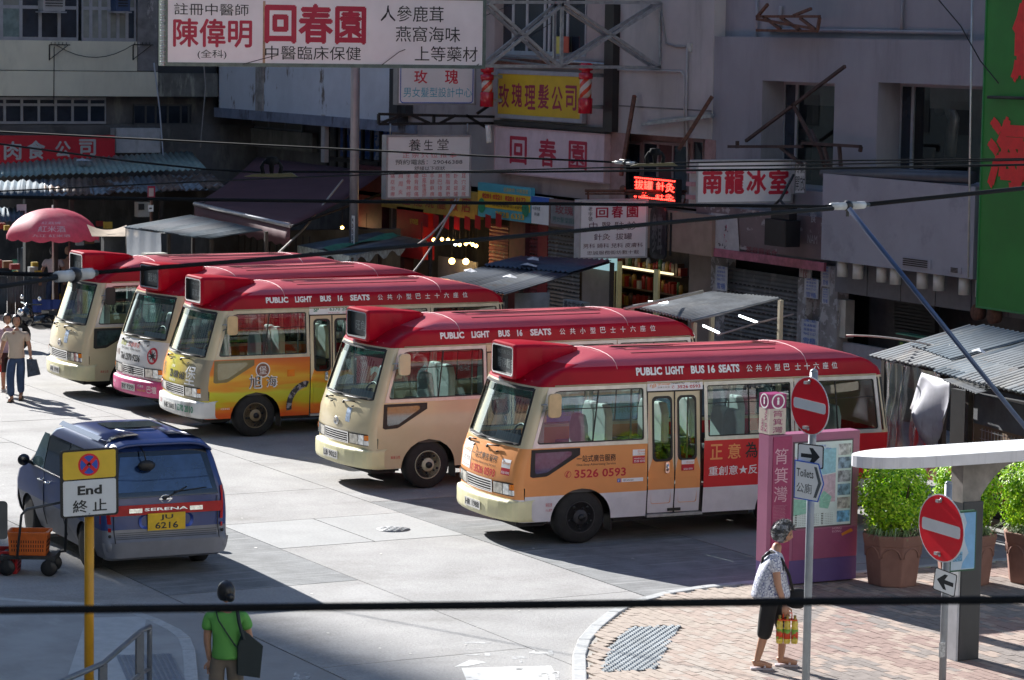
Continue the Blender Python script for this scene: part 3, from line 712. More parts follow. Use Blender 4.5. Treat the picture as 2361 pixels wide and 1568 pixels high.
    for x in (-.62, .12):
        p0 = fy(x, 1.30, .02); p1 = fy(x+.34, 1.345, .035); s.tube([p0, p0+V((.05, -.02, .03)), p1], .011, 5); s.ball(p0, .022, n=6, m=4)
        s.tube([fy(x-.02, 1.395, .02), fy(x+.3, 1.40, .03), fy(x+.6, 1.41, .02)], .008, 4); s.tube([fy(x+.32, 1.27, .01), fy(x+.34, 1.27, .05)], .012, 5)
    s.build('wiper', BLACK, t)
    # mirror on the near pillar
    s = MB(); p = V((interp(WZ, 1.95)+.0, yc_of(1.95)-.02, 1.95)); q = p+V((.20, .10, .02)); s.tube([p, p+V((.1, -.02, .02)), q], .010, 6); s.tube([p+V((0, 0, -.1)), q], .008, 5)
    mr = s.build('mirror_arm', STEEL, t)
    s = MB(); mcol = liv.get('mirror', CREAM); fr = FR(q+V((.01, -.10, -.17)), (0, 1, 0)); s.prism(fr, rrect(0, 0, .19, .33, .05, 3), -.02, .03); s.build('mirror', mcol, t, bevel=.01)
    # triangular quarter window in the flank below the first side window
    P = [(.375, 1.345), (1.11, 1.345), (1.11, 1.25), (.64, .985), (.60, .97), (.40, .96), (.36, .98)]
    for sd in (1, -1):
        s = MB(); fr = FR((.990*sd, 0, 0), (0, sd, 0)); s.prism(fr, [(sd*y, z) for y, z in P] if sd > 0 else [(sd*y, z) for y, z in P][::-1], -.02, .0); qw = s.build('quarter_window', liv.get('quarter', BLACK), t)
        s = MB(); P2 = rrect(0, 0, 1, 1, .1, 2); pg = [(.43, 1.30), (.43, 1.03), (.46, 1.01), (.62, 1.03), (.98, 1.25), (.98, 1.29), (.95, 1.305)]
        pgm = [(sd*y, z) for y, z in pg]; s.add([FR((.994*sd, 0, 0), (0, sd, 0)).p(a, b) for a, b in pgm], [tuple(range(len(pg)))]); s.build('pane', M('dark_reflective_glass', (.04, .065, .07), .06, var=.5, sc=5, coat=1), qw)
    # door
    d = thing('door', None, None, local=True); d.parent = t
    leafm = [liv.get('door_top', CREAM), sm, lm]
    zt, zb = 2.07, .37
    for k, (a, b) in enumerate(((2.185, 2.59), (2.61, 3.0))):
        mp = lambda y, z, dd=0.: sidept(y, z, 1, dd-.03)
        s = MB(); wz0, wz1 = 1.11, 1.99
        win = rrect(a+.075, wz0, b-.045 if k == 0 else b-.075, wz1, .07, 4) if k == 0 else rrect(a+.045, wz0, b-.075, wz1, .07, 4)
        out = rrect(a, .95, b, zt, .001, 4)
        s.mi = 0
        def band(y0, y1, z0, z1, mi): s.mi = mi; s.quad(mp(y0, z0), mp(y1, z0), mp(y1, z1), mp(y0, z1))
        s.mi = 0; s.ring(mp, out, win)
        ztop = 1.36
        band(a, b, liv['split'], .95, 1); band(a, b, zb, liv['split'], 2)
        # paint of the lower part of the ring follows the flank
        lf = s.build('door_leaf', leafm, d)
        for p_ in lf.data.polygons:
            if p_.center.z < 1.22 and p_.material_index == 0: p_.material_index = 1
        s = MB(); w2 = [(x+(.016 if x < (a+b)/2 else -.016), z+(.016 if z < 1.5 else -.016)) for x, z in win]
        w3 = [(x+(-.016 if x < (a+b)/2 else .016), z+(-.016 if z < 1.5 else .016)) for x, z in win]
        s.ring(lambda y, z: mp(y, z, .006), w3, w2); s.build('window_seal', BLACK, lf)
        s = MB(); s.add([mp(y, z, -.004) for y, z in win], [tuple(range(len(win)))]); s.build('pane', DOORG, lf)
        s = MB(); ins = rrect(a+.05, .50, b-.05, .86, .03, 3); i2 = rrect(a+.062, .512, b-.062, .848, .025, 3); s.ring(lambda y, z: mp(y, z, .002), ins, i2, lambda y, z: mp(y, z, -.012)); s.build('pressed_panel', leafm[1], lf)
    s = MB()
    for y0, y1 in ((2.15, 2.185), (2.59, 2.61), (3.0, 3.035)):
        s.obox(sidept(y0, zb, 1, -.032), (0, y1-y0, 0), sidept(y0, 2.08, 1, -.032)-sidept(y0, zb, 1, -.032), (.014, 0, 0))
    s.obox(sidept(2.15, 2.06, 1, -.032), (0, .885, 0), (0, 0, .03), (.012, 0, 0)); s.obox(sidept(2.5, .39, 1, -.02), (0, .2, 0), (0, 0, .04), (.02, 0, 0)); s.build('door_seal', BLACK, d)
    s = MB(); s.bb(.80, 2.16, .32, .99, 3.03, .36); s.build('step', STEEL, d)
    s = MB(); fr = FR((.972, 0, 0), (0, 1, 0)); s.prism(fr, rrect(2.44, .93, 2.50, 1.09, .02, 3), 0, .012); s.tube([(.99, 2.47, .96), (1.005, 2.47, 1.0), (.99, 2.47, 1.06)], .012, 6); s.build('handle', CHROME, d)
    # board above door
    s = MB(); s.obox(sidept(2.16, 2.085, 1, .004), (0, .87, 0), sidept(2.16, 2.215, 1, .004)-sidept(2.16, 2.085, 1, .004), (.004, 0, 0)); bd = s.build('advert_board', liv.get('board', WHITE), t)
    bo = sidept(2.16, 2.085, 1, .010); bu = (sidept(2.16, 2.215, 1, .01)-bo)
    fr = FR(bo, (0, 1, 0), bu)
    for (tx, x, y, hh, ww, mm, bo_) in liv.get('board_text', []): text(bd, tx, fr, x, y, hh, ww, mm, bo_, d=.002)
    # roof lettering
    p0 = sidept(0, 2.30, 1, .003); p1 = sidept(0, 2.40, 1, .003); fr = FR(p0, (0, 1, 0), p1-p0)
    for (tx, x, hh, ww) in liv['roof_text']: text(body, tx, fr, x, .0, hh, ww, WHITE, .022 if ord(tx[0]) > 255 else .045, d=.006, name='roof_lettering')
    fr = FR((.985, 0, 0), (0, 1, 0))
    for (tx, x, y, hh, ww, mm, bo_) in liv.get('side_text', []): text(body, tx, fr, x, y, hh, ww, mm, bo_, d=.004)
    for (pts, mm, dd) in liv.get('side_poly', []):
        s = MB(); s.add([fr.p(x, y, dd) for x, y in pts], [tuple(range(len(pts)))]); s.build('side_print', mm, body)
    # wheels
    for (x, y, both) in ((.86, 1.15, 0), (-.86, 1.15, 0), (.84, 4.35, 1), (-.84, 4.35, 1)):
        sg = 1 if x > 0 else -1; r = .375; tl = .12
        s = MB(); s.lathe([(.215, tl), (.25, tl), (.33, tl-.012), (r, tl-.04), (r, -tl+.04), (.33, -tl+.012), (.22, -tl), (.21, 0)], (x-sg*.03, y, r), (sg, 0, 0), 28)
        w = s.build('wheel', TYRE, t); rim = liv.get('rim', CREAMB); dish = .02 if not both else -.05
        s = MB(); s.lathe([(.222, tl+.0), (.215, tl+.012), (.20, tl-.01), (.185, tl-.05+dish), (.15, tl-.03+dish), (.105, tl-.02+dish), (.095, tl+.01+dish), (.0, tl+.012+dish)], (x-sg*.03, y, r), (sg, 0, 0), 28); rm_ = s.build('rim', rim, w)
        s = MB()
        for k in range(6): a = k*math.pi/3+.3; s.lathe([(.016, 0), (.016, .03), (.0, .032)], (x+sg*(tl-.05+dish), y+.128*math.cos(a), r+.128*math.sin(a)), (sg, 0, 0), 6)
        s.lathe([(.055, 0), (.05, .05), (0, .055)], (x+sg*(tl-.04+dish), y, r), (sg, 0, 0), 12); s.build('hub', liv.get('hub', BLKM), w)
        s = MB()
        for k in range(5): a = k*math.pi*.4+.9; c = V((x+sg*(tl-.068+dish), y+.170*math.cos(a), r+.170*math.sin(a))); s.lathe([(.022, 0), (.022, .02), (0, .02)], c, (sg, 0, 0), 8)
        s.build('rim_slot', BLACK, w)
    s = MB(); s.bb(.72, 1.62, .16, .94, 1.635, .40); s.bb(-.94, 1.62, .16, -.72, 1.635, .40); s.build('mud_flap', BLACK, t)
    # inside
    s = MB(); s.bb(-.86, .30, 1.02, .86, .68, 1.22); s.obox((-.84, .34, 1.22), (1.68, 0, 0), (0, .30, .02), (0, 0, .05)); s.build('dashboard', M('dashboard_grey', (.38, .39, .39), .6), t)
    s = MB(); s.tube([V((-.42+.21*math.cos(a*.3927), .80+.08*math.sin(a*.3927), 1.33+.18*math.sin(a*.3927))) for a in range(17)], .016, 6, False); s.tube([(-.42, .80, 1.33), (-.42, .66, 1.15)], .03, 6); s.build('steering_wheel', BLACK, t)
    if liv.get('dash_sign', 1):
        s = MB(); s.obox((-.35, .40, 1.285), (.75, .06, 0), (0, .06, .17), (0, .02, -.005)); s.build('dashboard_board', SEATC, t)
    # seats
    rows = [(1.25, (.55,)), (1.05, (-.45,)), (2.05, (-.30, -.70)), (2.95, (-.30, -.70)), (3.6, (.32, .72, -.68)), (4.4, (.32, .72, -.68)), (5.2, (.32, .72, -.68))]
    sm0 = None
    for y, xs_ in rows:
        for x in xs_:
            if sm0 is None:
                k = MB(); k.mi = 1; k.bb(-.19, -.45, .30, .19, 0, .44); k.bb(-.12, -.35, .0, .12, -.1, .30); k.mi = 0
                pr = [(-.20, .42), (-.20, .85), (-.12, 1.0), (.12, 1.0), (.20, .85), (.20, .42)]
                fr_ = FR((0, 0, 0), (1, 0, 0)); k.prism(FR((0, .02, 0), (1, 0, 0)), pr, -.08, .04)
                sm0 = k.mesh('seat', [liv.get('seat', SEATC), SEATD])
            o = bpy.data.objects.new('seat', sm0); COL.objects.link(o); o.parent = t; o.location = (x, y, .76)
            bv = o.modifiers.new('b', 'BEVEL'); bv.width = .03; bv.segments = 2
    s = MB()
    for x, y in ((.45, 2.15), (.45, 3.05), (-.1, 4.0)): s.tube([(x, y, .76), (x, y, 2.35)], .016, 6)
    s.build('grab_pole', STEEL, t)
    s = MB(); s.bb(-.78, 1.1, 2.43, .78, 5.5, 2.445); s.build('headlining', INTR, t)
    return t
TXT16 = '公共小型巴士十六座位'
def roof16(x0, x1):
    L = x1-x0; out = []; parts = [('PUBLIC', 0, .155), ('LIGHT', .21, .32), ('BUS', .355, .415), ('16', .45, .48), ('SEATS', .51, .60)]
    k = .41/ .56
    for s, a, b in (('PUBLIC', 0, .107), ('LIGHT', .140, .222), ('BUS', .262, .315), ('16', .348, .372), ('SEATS', .408, .505)): out.append((s, x0+a*L, .105, (b-a)*L))
    for i, ch in enumerate(TXT16): out.append((ch, x0+L*(.545+i*.0475), .095 if ch not in '十士' else .09, .095))
    return out
def roof16b(x0, x1):
    L = x1-x0; out = []
    for s, a, b in (('PUBLIC', 0, .145), ('LIGHT', .165, .270), ('BUS', .308, .385), ('16', .405, .445), ('SEATS', .465, .585)): out.append((s, x0+a*L*.87, .115, (b-a)*L*.87))
    for i, ch in enumerate(TXT16): out.append((ch, x0+L*(.545+i*.047+(.01 if i > 4 else 0)), .095, .09))
    return out
PHONE = '3526 0593'
OWH = M('orange_on_white', (.80, .33, .12), .4, var=0); DGREEN = M('dark_green_print', (.01, .22, .12), .4, var=0); MAUVE = M('grey_brown_print', (.30, .20, .16), .4, var=0)
L5 = dict(front=ORNG, side=ORNG, low=BWHITE, rear=RWRAP, split=.70, rim=M('dark_rim', (.035, .033, .035), .6, var=.3), hub=BLKM, mirror=M('mirror_tan', (.62, .45, .24), .5),
    screen=[('NOT IN SERVICE', .05, .25, .06, .57), ('暫停載客', .05, .06, .14, .57)],
    roof_text=roof16b(2.0, 5.2), board=WHITE,
    front_patch=[(-.84, .92, .46, .36, WHITE), (.60, 1.07, .20, .12, WHITE), (.60, .975, .20, .095, RED)],
    front_text=[('QConcept', -.78, 1.13, .09, .38, OWH, .02), ('正意工作室', -.78, 1.02, .07, .36, MAUVE, 0), ('www.Qconcept.com.hk', -.80, .94, .035, .38, MAUVE, 0),
        ('一站式廣告服務', -.34, 1.11, .10, .82, BLK, .015), ('One-Stop Advertising Service', -.34, 1.04, .045, .80, BLK, .0), (PHONE, -.20, .91, .11, .66, RED, .02), ('✆', -.35, .91, .11, .11, RED, .01), ('QConcept', .62, 1.11, .05, .16, OWH, .01), (PHONE, .61, .99, .035, .18, WHITE, .01)],
    board_text=[('QConcept', .16, .07, .038, .20, OWH, .02), ('正意工作室', .16, .035, .022, .19, MAUVE, 0), ('MINIBUS AD', .38, .085, .03, .20, BLK, 0), ('小巴廣告', .67, .082, .035, .15, BLK, 0), (PHONE, .47, .022, .045, .36, RED, .015), ('✆', .38, .022, .045, .045, RED, 0), ('ηβ', .04, .04, .06, .10, OWH, .02)],
    side_text=[('一站式廣告服務', 1.06, 1.145, .095, .60, BLK, .015), ('One-Stop Advertising Service', 1.06, 1.085, .04, .60, BLK, 0), (PHONE, 1.03, .925, .12, .79, RED, .02), ('✆', .88, .935, .10, .10, RED, .01),
        ('f', 1.705, .845, .035, None, WHITE, .02), ('QConcept', 1.78, .845, .035, .16, BLK, 0), ('QConcept', 1.995, 1.235, .04, .12, OWH, .01), ('正意工作室', 1.995, 1.21, .02, .12, MAUVE, 0), (PHONE, 1.94, 1.105, .035, .17, WHITE, .01), ('MINIBUS AD', 1.94, 1.15, .018, .17, WHITE, .0),
        ('正', 3.14, 1.09, .21, .19, OWH, .03), ('意', 3.42, 1.09, .21, .20, OWH, .03), ('為', 3.70, 1.09, .22, .19, BLK, .03), ('本', 4.0, 1.09, .22, .19, BLK, .03), ('重創意★反通脹', 3.12, .86, .13, 1.10, WHITE, .02),
        ('QConcept', 2.76, 1.055, .03, .12, OWH, .01), (PHONE, 2.72, .965, .025, .14, WHITE, .01), ('正', 5.15, .95, .3, .3, WHITE, .03), ('乘客注意', .60, .55, .05, .10, RED, 0), ('小心車門', .60, .48, .04, .10, RED, 0)],
    side_poly=[([(1.92, 1.20), (2.11, 1.20), (2.11, 1.285), (1.92, 1.285)], WHITE, .002), ([(1.92, 1.09), (2.11, 1.09), (2.11, 1.19), (1.92, 1.19)], RED, .002), ([(1.69, .838), (1.74, .838), (1.74, .89), (1.69, .89)], BLUE, .002), ([(1.755, .838), (2.09, .838), (2.09, .89), (1.755, .89)], WHITE, .002), ([(2.70, 1.04), (2.90, 1.04), (2.90, 1.10), (2.70, 1.10)], WHITE, -.022), ([(2.70, .95), (2.90, .95), (2.90, 1.035), (2.70, 1.035)], RED, -.022)])
L4 = dict(front=CREAM, side=CREAM, low=CREAM, rear=CREAM, split=.36, rim=M('cream_rim', (.50, .50, .36), .5, var=.15), mirror=CREAM, screen=[('旺角', .18, .08, .16, .34)], roof_text=roof16(1.37, 5.22), badge=True,
    front_patch=[(.28, 1.02, .13, .22, M('pale_blue_sticker', (.42, .52, .66), .4, var=.3, sc=30))], board=CREAM, side_text=[('乘客注意', .50, .50, .045, .16, RED, 0), ('豐田石油氣小巴', 3.5, 1.02, .2, 1.7, DGREEN, .01), ('TOYOTA', 3.5, .86, .08, .6, MAUVE, .01)], side_poly=[(rrect(3.2, .80, 5.75, 1.33, .1, 4), M('advert_cyan', (.10, .38, .48), .4, col2=(.05, .16, .42), c2lo=.5, c2hi=.56, c2s=1.2), .002)])
PINKB = M('pink_bumper_wrap', (.58, .07, .22), .4, var=.06)
L3 = dict(front=YFW, side=SUNW, low=SUNW, rear=RWRAP, split=.36, rim=M('tan_rim', (.22, .17, .10), .6, var=.3), bumper=M('bumper_white_wrap', (.66, .67, .66), .4, var=.05, dirt=(.4, .38, .35)), mirror=M('mirror_tan', (.62, .45, .24), .5), quarter=M('olive_tinted_patch', (.18, .15, .07), .3), door_top=CREAM, frame=M('cream_frame', (.62, .55, .40), .4),
    screen=[('筲箕灣', .14, .06, .13, .42), ('SHAU KEI WAN', .12, .26, .05, .46)], roof_text=roof16(1.36, 5.25), board=WHITE,
    board_text=[('6370 2010', .38, .055, .055, .44, DGREEN, .015), ('SP', .08, .045, .07, .10, DGREEN, .03), ('Minibus AD    小巴廣告', .36, .008, .028, .44, RED, 0), ('SP Concept', .20, .085, .02, .14, RED, 0)],
    front_text=[('23 600 663', -.28, .97, .14, .66, BLK, .045), ('訂購熱線', -.22, 1.14, .05, .16, WHITE, .0), ('快點速遞', -.28, .905, .05, .3, WHITE, 0), ('堡', .40, .90, .33, .34, WHITE, .05), ('旭海', -.80, .95, .25, .20, MAUVE, .03)],
    bumper_text=[('6370 2010', .30, .44, .12, .52, DGREEN, .03), ('正意', -.62, .50, .07, .18, RED, .0)],
    side_text=[('旭', 1.02, .84, .24, .24, WHITE, .07), ('海', 1.34, .86, .2, .2, WHITE, .07), ('旭', 1.02, .85, .22, .22, BLK, .03), ('海', 1.34, .87, .18, .18, BLK, .03), ('堡', 1.20, 1.09, .14, .14, WHITE, .03), ('大埔大榮華西門外', 0, 0, 0.001, .001, WHITE, 0), ('12345', .50, .50, .03, .16, WHITE, 0), ('23', 3.3, .78, .36, .45, WHITE, .05), ('663', 4.2, .78, .36, .7, WHITE, .05), ('地址：九龍灣', 5.0, 1.0, .12, .8, WHITE, 0)],
    side_poly=[(circ(1.27, 1.16, .135, 24), WHITE, .002), (circ(1.27, 1.16, .115, 24), M('brown_disc', (.25, .1, .06), .5), .003),
        ([(1.72, 1.03), (1.86, 1.03), (1.86, 1.15), (1.72, 1.15)], AMBER, .012),
        ([(2.14, .93)]+[(2.14-.43*math.sin(math.radians(a))*1.0, .50+.45*math.cos(math.radians(a))) for a in range(8, 108, 10)]+[(2.14-.33*math.sin(math.radians(a)), .50+.34*math.cos(math.radians(a))) for a in range(98, 0, -10)], M('ink_brush_print', (.03, .03, .035), .5, var=.5, col2=(.3, .28, .3), c2lo=.5, c2hi=.55, c2s=14), .004),
        ([(2.62, .97), (2.55, .92), (2.50, .80), (2.47, .62), (2.50, .50), (2.46, .40), (2.99, .38), (2.99, 1.0), (2.86, 1.03), (2.75, .99)], M('pale_wrap', (.55, .56, .58), .4), -.022)])
L2 = dict(front=M('white_wrap', (.66, .66, .66), .35, var=.04, col2=(.16, .42, .08), c2lo=.62, c2hi=.64, c2s=1.2), side=M('green_wrap', (.20, .42, .08), .4, var=.1), low=M('green_wrap', (.2, .42, .08)), rear=CREAM, split=.36, bumper=PINKB, screen=[('觀塘', .18, .08, .16, .34)], roof_text=roof16(1.37, 5.22),
    front_text=[('白蟻專家', -.30, 1.20, .09, .46, M('dark_red_print', (.4, .03, .02), .4), .02), ('滅蟲', -.72, 1.20, .09, .3, M('olive_print', (.4, .42, .05), .4), .02), ('Pest Control  Termite Expert', -.60, 1.13, .055, .82, BLK, .01), ('Tel: 2370 9236', -.60, .95, .13, .84, BLK, .04), ('中華', -.88, 1.0, .12, .2, MAUVE, .0)],
    bumper_text=[('小巴廣告', -.80, .50, .06, .2, WHITE, 0), ('小巴廣告', .28, .52, .05, .24, WHITE, 0), ('Minibus AD', .28, .45, .04, .3, YEL, 0), ('巴壇', .62, .44, .13, .24, WHITE, .02)])
L1 = dict(L4); L1 = dict(L4, rim=CREAMB, mirror=BLACK, screen=[('香港仔', .10, .1, .13, .46)], front_patch=[(.20, 1.02, .16, .24, M('pale_blue_sticker', (.42, .52, .66), .4))])
def bo(X, Y, h): return (X-math.cos(h), Y+math.sin(h))
BUS = {1: (-52.067, 18.856, .0095), 2: (-48.99, 19.275, -.104), 3: (-46.238, 18.869, .0168), 4: (-39.921, 19.026, .007), 5: (-34.793, 18.767, .0708)}
for k, liv, lab, pl in ((5, L5, 'minibus with orange front wrap and red rear panel, nearest the pink map board', 'HR 1988'), (4, L4, 'plain cream minibus with cream wheel rim, between the orange one and the sunset coloured one', 'LB 9023'), (3, L3, 'minibus wrapped in orange and yellow swirls with a white bumper', 'NE 2682'), (2, L2, 'minibus with white and green pest control wrap and pink bumper', 'BY 9299'), (1, L1, 'plain cream minibus at the far left end of the row beside the motorcycle', 'AR 1998')):
    X, Y, h = BUS[k]; b = make_bus(liv, bo(X, Y, h), h, lab, pl)
    if k == 2:
        s = MB(); s.sm = False; cc = (.62, 1.10)
        fy2 = lambda x, z: V((x, interp(Y0, z)+BUL*(abs(x)/.985)**2-.006, z))
        s.ring(fy2, circ(*cc, .15, 24), circ(*cc, .115, 24)); s.add([fy2(cc[0]-.10, cc[1]+.07), fy2(cc[0]-.07, cc[1]+.10), fy2(cc[0]+.10, cc[1]-.07), fy2(cc[0]+.07, cc[1]-.10)], [(0, 1, 2, 3)][::1]); s.build('prohibition_print', RED, b)
        s = MB()
        for a in range(0, 360, 45): s.add([fy2(cc[0]+.02*math.cos(math.radians(a+90)), cc[1]+.02*math.sin(math.radians(a+90))), fy2(cc[0]-.02*math.cos(math.radians(a+90)), cc[1]-.02*math.sin(math.radians(a+90))), fy2(cc[0]+.14*math.cos(math.radians(a+12)), cc[1]+.11*math.sin(math.radians(a+12)))], [(0, 1, 2)])
        s.build('insect_print', BLK, b)
# ------------------------------------------------------------------ buildings
YW = 31.5; XL = -75.6
WALLG = M('grey_painted_wall', (.30, .295, .32), .8, var=.08, sc=.6, world=True, dirt=(.20, .195, .21), dsc=(.6, .6, .12), dlo=.46, dhi=.8, bump=.01)
WALLC = M('bare_render_wall', (.44, .42, .41), .85, var=.1, sc=.8, world=True, dirt=(.26, .25, .24), dsc=(.8, .8, .15), dlo=.48, dhi=.75, bump=.02)
WALLW = M('peeling_white_wall', (.64, .66, .72), .8, var=.08, sc=1, world=True, dirt=(.19, .15, .13), dsc=(1.3, 1.3, .45), dlo=.57, dhi=.64, bump=.02)
WALLY = M('cream_render_wall', (.60, .58, .48), .85, var=.08, sc=.5, world=True, dirt=(.34, .34, .30), dsc=(.35, .35, .12), dlo=.52, dhi=.85, bump=.02)
WALLP = M('pinkish_wall', (.37, .31, .30), .8, var=.12, sc=1, world=True, dirt=(.2, .16, .16), dsc=(.8, .8, .4), dlo=.5, dhi=.8)
WALLD = M('dark_stained_concrete', (.10, .10, .105), .9, var=.3, sc=1.2, world=True, dirt=(.20, .20, .19), dsc=(.8, .8, .25), dlo=.5, dhi=.7, bump=.03)
MOSS = M('mouldy_concrete', (.13, .13, .12), .9, var=.35, sc=1.5, world=True, dirt=(.30, .30, .25), dsc=(1.6, 1.6, .4), dlo=.5, dhi=.62, bump=.04)
FRG = M('window_frame_grey', (.30, .31, .34), .5, var=.1); FRW = M('window_frame_pale', (.44, .44, .46), .45, var=.1)
PANE = M('dark_pane', (.022, .030, .045), .07, var=.4, sc=1.2, world=True, spec=.7); PANEC = M('curtained_pane', (.24, .25, .23), .25, var=.2, sc=2, world=True); TEALP = M('green_tinted_pane', (.16, .22, .22), .15, var=.2, world=True)
BLUEG = M('bluish_slab', (.22, .24, .31), .8, var=.15, world=True, sc=3, dirt=(.12, .12, .15), dsc=(2, 2, 1))
SHUT = M('shutter_metal', (.14, .145, .15), .5, metal=.4, var=.15, dirt=(.26, .25, .24), dsc=(2, 2, .6)); SHUTR = M('red_shutter', (.16, .03, .03), .6, var=.3, dirt=(.30, .28, .28), dsc=(3, 3, 1.2), dlo=.58, dhi=.7)
def wbox(mb, u0, v0, u1, v1, d0, d1):
    a = onY(u0, v0, YW-d1); b = onY(u1, v1, YW-d1); return mb.bb(a.x, YW-d1, b.z, b.x, YW-d0, a.z)
def lbox(mb, u0, v0, u1, v1, d0, d1):
    a = onX(u0, v0, XL+d1); b = onX(u1, v1, XL+d1); return mb.bb(XL+d0, a.y, b.z, XL+d1, b.y, a.z)
def holes(mb, fr, w, h, hs, depth):
    xs = sorted({0, w, *[q for t in hs for q in (t[0], t[2])]}); ys = sorted({0, h, *[q for t in hs for q in (t[1], t[3])]})
    for x0, x1 in zip(xs, xs[1:]):
        for y0, y1 in zip(ys, ys[1:]):
            cx, cy = (x0+x1)/2, (y0+y1)/2
            if any(t[0] < cx < t[2] and t[1] < cy < t[3] for t in hs): continue
            mb.quad(fr.p(x0, y0), fr.p(x1, y0), fr.p(x1, y1), fr.p(x0, y1))
    for x0, y0, x1, y1 in hs:
        for a, b in (((x0, y0), (x1, y0)), ((x1, y0), (x1, y1)), ((x1, y1), (x0, y1)), ((x0, y1), (x0, y0))):
            mb.quad(fr.p(*a), fr.p(*b), fr.p(*b, -depth), fr.p(*a, -depth))
    return mb
def window(parent, fr, x, y, w, h, cols, d, frame=FRG, panes=None, transom=None, bar=.07, name='window'):
    s = MB(); T = .05
    xs = [0]
    for c in cols: xs.append(xs[-1]+c)
    k = w/xs[-1]; xs = [q*k for q in xs]; ys = [0, h] if transom is None else [0, h*transom, h]
    s.fbox(fr, x, y, x+w, y+bar, d-T, d); s.fbox(fr, x, y+h-bar, x+w, y+h, d-T, d)
    for q in xs: s.fbox(fr, x+max(0, q-bar/2), y+bar, x+min(w, q+bar/2), y+h-bar, d-T+.002, d-.002)
    if transom: s.fbox(fr, x, y+h*transom-bar/2, x+w, y+h*transom+bar/2, d-T+.004, d-.004)
    o = s.build(name, frame, parent); i = 0
    for a, b in zip(ys, ys[1:]):
        cc = list(zip(xs, xs[1:]))
        if transom and a > 0: cc = cc if len(cc) < 4 else [(cc[j][0], cc[min(j+1, len(cc)-1)][1]) for j in range(0, len(cc), 2)]
        for p, q in cc:
            g = MB(); g.quad(fr.p(x+p+bar/2, y+a, d-T/2), fr.p(x+q-bar/2, y+a, d-T/2), fr.p(x+q-bar/2, y+b, d-T/2), fr.p(x+p+bar/2, y+b, d-T/2))
            pm = panes[i % len(panes)] if panes else PANE; g.build('pane', pm, o); i += 1
    return o
def shutter(parent, fr, x, y, w, h, d, mat=SHUT, holesy=None, name='roller_shutter'):
    s = MB(); n = max(2, round(h/.085)); dh = h/n
    for i in range(n):
        s.quad(fr.p(x, y+i*dh, d), fr.p(x+w, y+i*dh, d), fr.p(x+w, y+(i+.45)*dh, d+.022), fr.p(x, y+(i+.45)*dh, d+.022)); s.quad(fr.p(x, y+(i+.45)*dh, d+.022), fr.p(x+w, y+(i+.45)*dh, d+.022), fr.p(x+w, y+(i+1)*dh, d), fr.p(x, y+(i+1)*dh, d))
    o = s.build(name, mat, parent)
    if holesy:
        s = MB(); k = 0
        for i in range(int(n*holesy[0]), int(n*holesy[1]), 2):
            m = int(w/.16)
            for j in range(m): s.fbox(fr, x+.05+j*.16+(k % 2)*.05, y+(i+.3)*dh, x+.14+j*.16+(k % 2)*.05, y+(i+.62)*dh, d+.02, d+.026)
            k += 1
        s.build('shutter_slot', BLACK, o)
    return o
wf = FR((0, YW, 0), (1, 0, 0)); lf_ = FR((XL, 0, 0), (0, 1, 0))
# --- left building, seen square on across the side street
lb = thing('tenement_building', 'cream tenement closing the street at upper left with rows of grey framed windows', 'building', (XL, 26, 0))
s = MB(); s.bb(XL-12, 23.6, 0, XL-.6, 44, 48); s.build('wall', WALLD, lb)
Y0L = onX(-60, 100, XL).y; 
zt1, zb1 = onX(0, 163, XL).z, onX(0, 221, XL).z; zw0 = onX(0, 92, XL).z
s = MB(); yR = onX(362, 200, XL).y; yE = onX(498, 200, XL).y
s.bb(XL-.6, 24.5, zt1+.02, XL+.0, onX(316, 120, XL).y, zw0); s.bb(XL-.6, 24.5, zb1, XL+.06, yR, zt1); s.build('spandrel_wall', WALLY, lb)
s = MB(); s.bb(XL-.6, yR, zb1, XL+.05, yE+.4, zt1-.03); s.build('stained_wall_panel', MOSS, lb)
s = MB(); a = onX(316, 120, XL).y; s.bb(XL-.6, a, zt1+.03, XL+.05, yR, 12); s.build('pilaster', M('flaking_pilaster', (.17, .165, .17), .9, var=.3, sc=3, world=True, dirt=(.36, .34, .33), dsc=(2, 2, 1), dlo=.56, dhi=.62), lb)
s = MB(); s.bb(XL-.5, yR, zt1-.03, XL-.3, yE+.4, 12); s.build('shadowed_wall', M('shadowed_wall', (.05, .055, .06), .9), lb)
# upper windows
wy0, wy1 = onX(-40, 50, XL).y, onX(182, 50, XL).y; wm = onX(190, 50, XL).y; we = onX(315, 50, XL).y
CUR = [PANE, PANE, TEALP, PANE, PANEC, PANEC]
window(lb, lf_, wy0, zw0, wy1-wy0, 2.1, [1]*5, -.05, FRG, [PANE, TEALP, PANE, PANE, PANE, PANEC, PANE], .42, .09)
window(lb, lf_, wm, zw0, we-wm, 2.1, [1]*6, -.05, FRG, [PANEC, PANEC, PANEC, PANEC, PANEC, PANE], .42, .09)
for (u0, v0, u1, v1, mm) in ((98, -12, 152, 25, ALU), (460-10-2, -12, 500, 28, BLUE)):
    pass
for (u0, u1) in ((100, 150), (268, 300)):
    ac = thing('air_conditioner', 'window air conditioner box in the top row, '+('left of the pair' if u0 == 100 else 'blue fronted, beside the flaking pilaster'), 'air conditioner', tuple(onX(u0, 27, XL+.1)))
    s = MB(); lbox(s, u0, -20, u1, 26, -.4, .35); s.build('casing', M('ac_casing', (.36, .36, .37), .5) if u0 == 100 else M('ac_blue', (.03, .06, .14), .5), ac)
    s = MB(); 
    for k in range(6): lbox(s, u0+5, -18+k*6, u1-5, -15+k*6, .35, .37)
    s.build('grille', BLKM, ac)
    s = MB(); lbox(s, u0-6, 26, u1+4, 30, -.02, .4); s.build('bracket', FRG, ac)
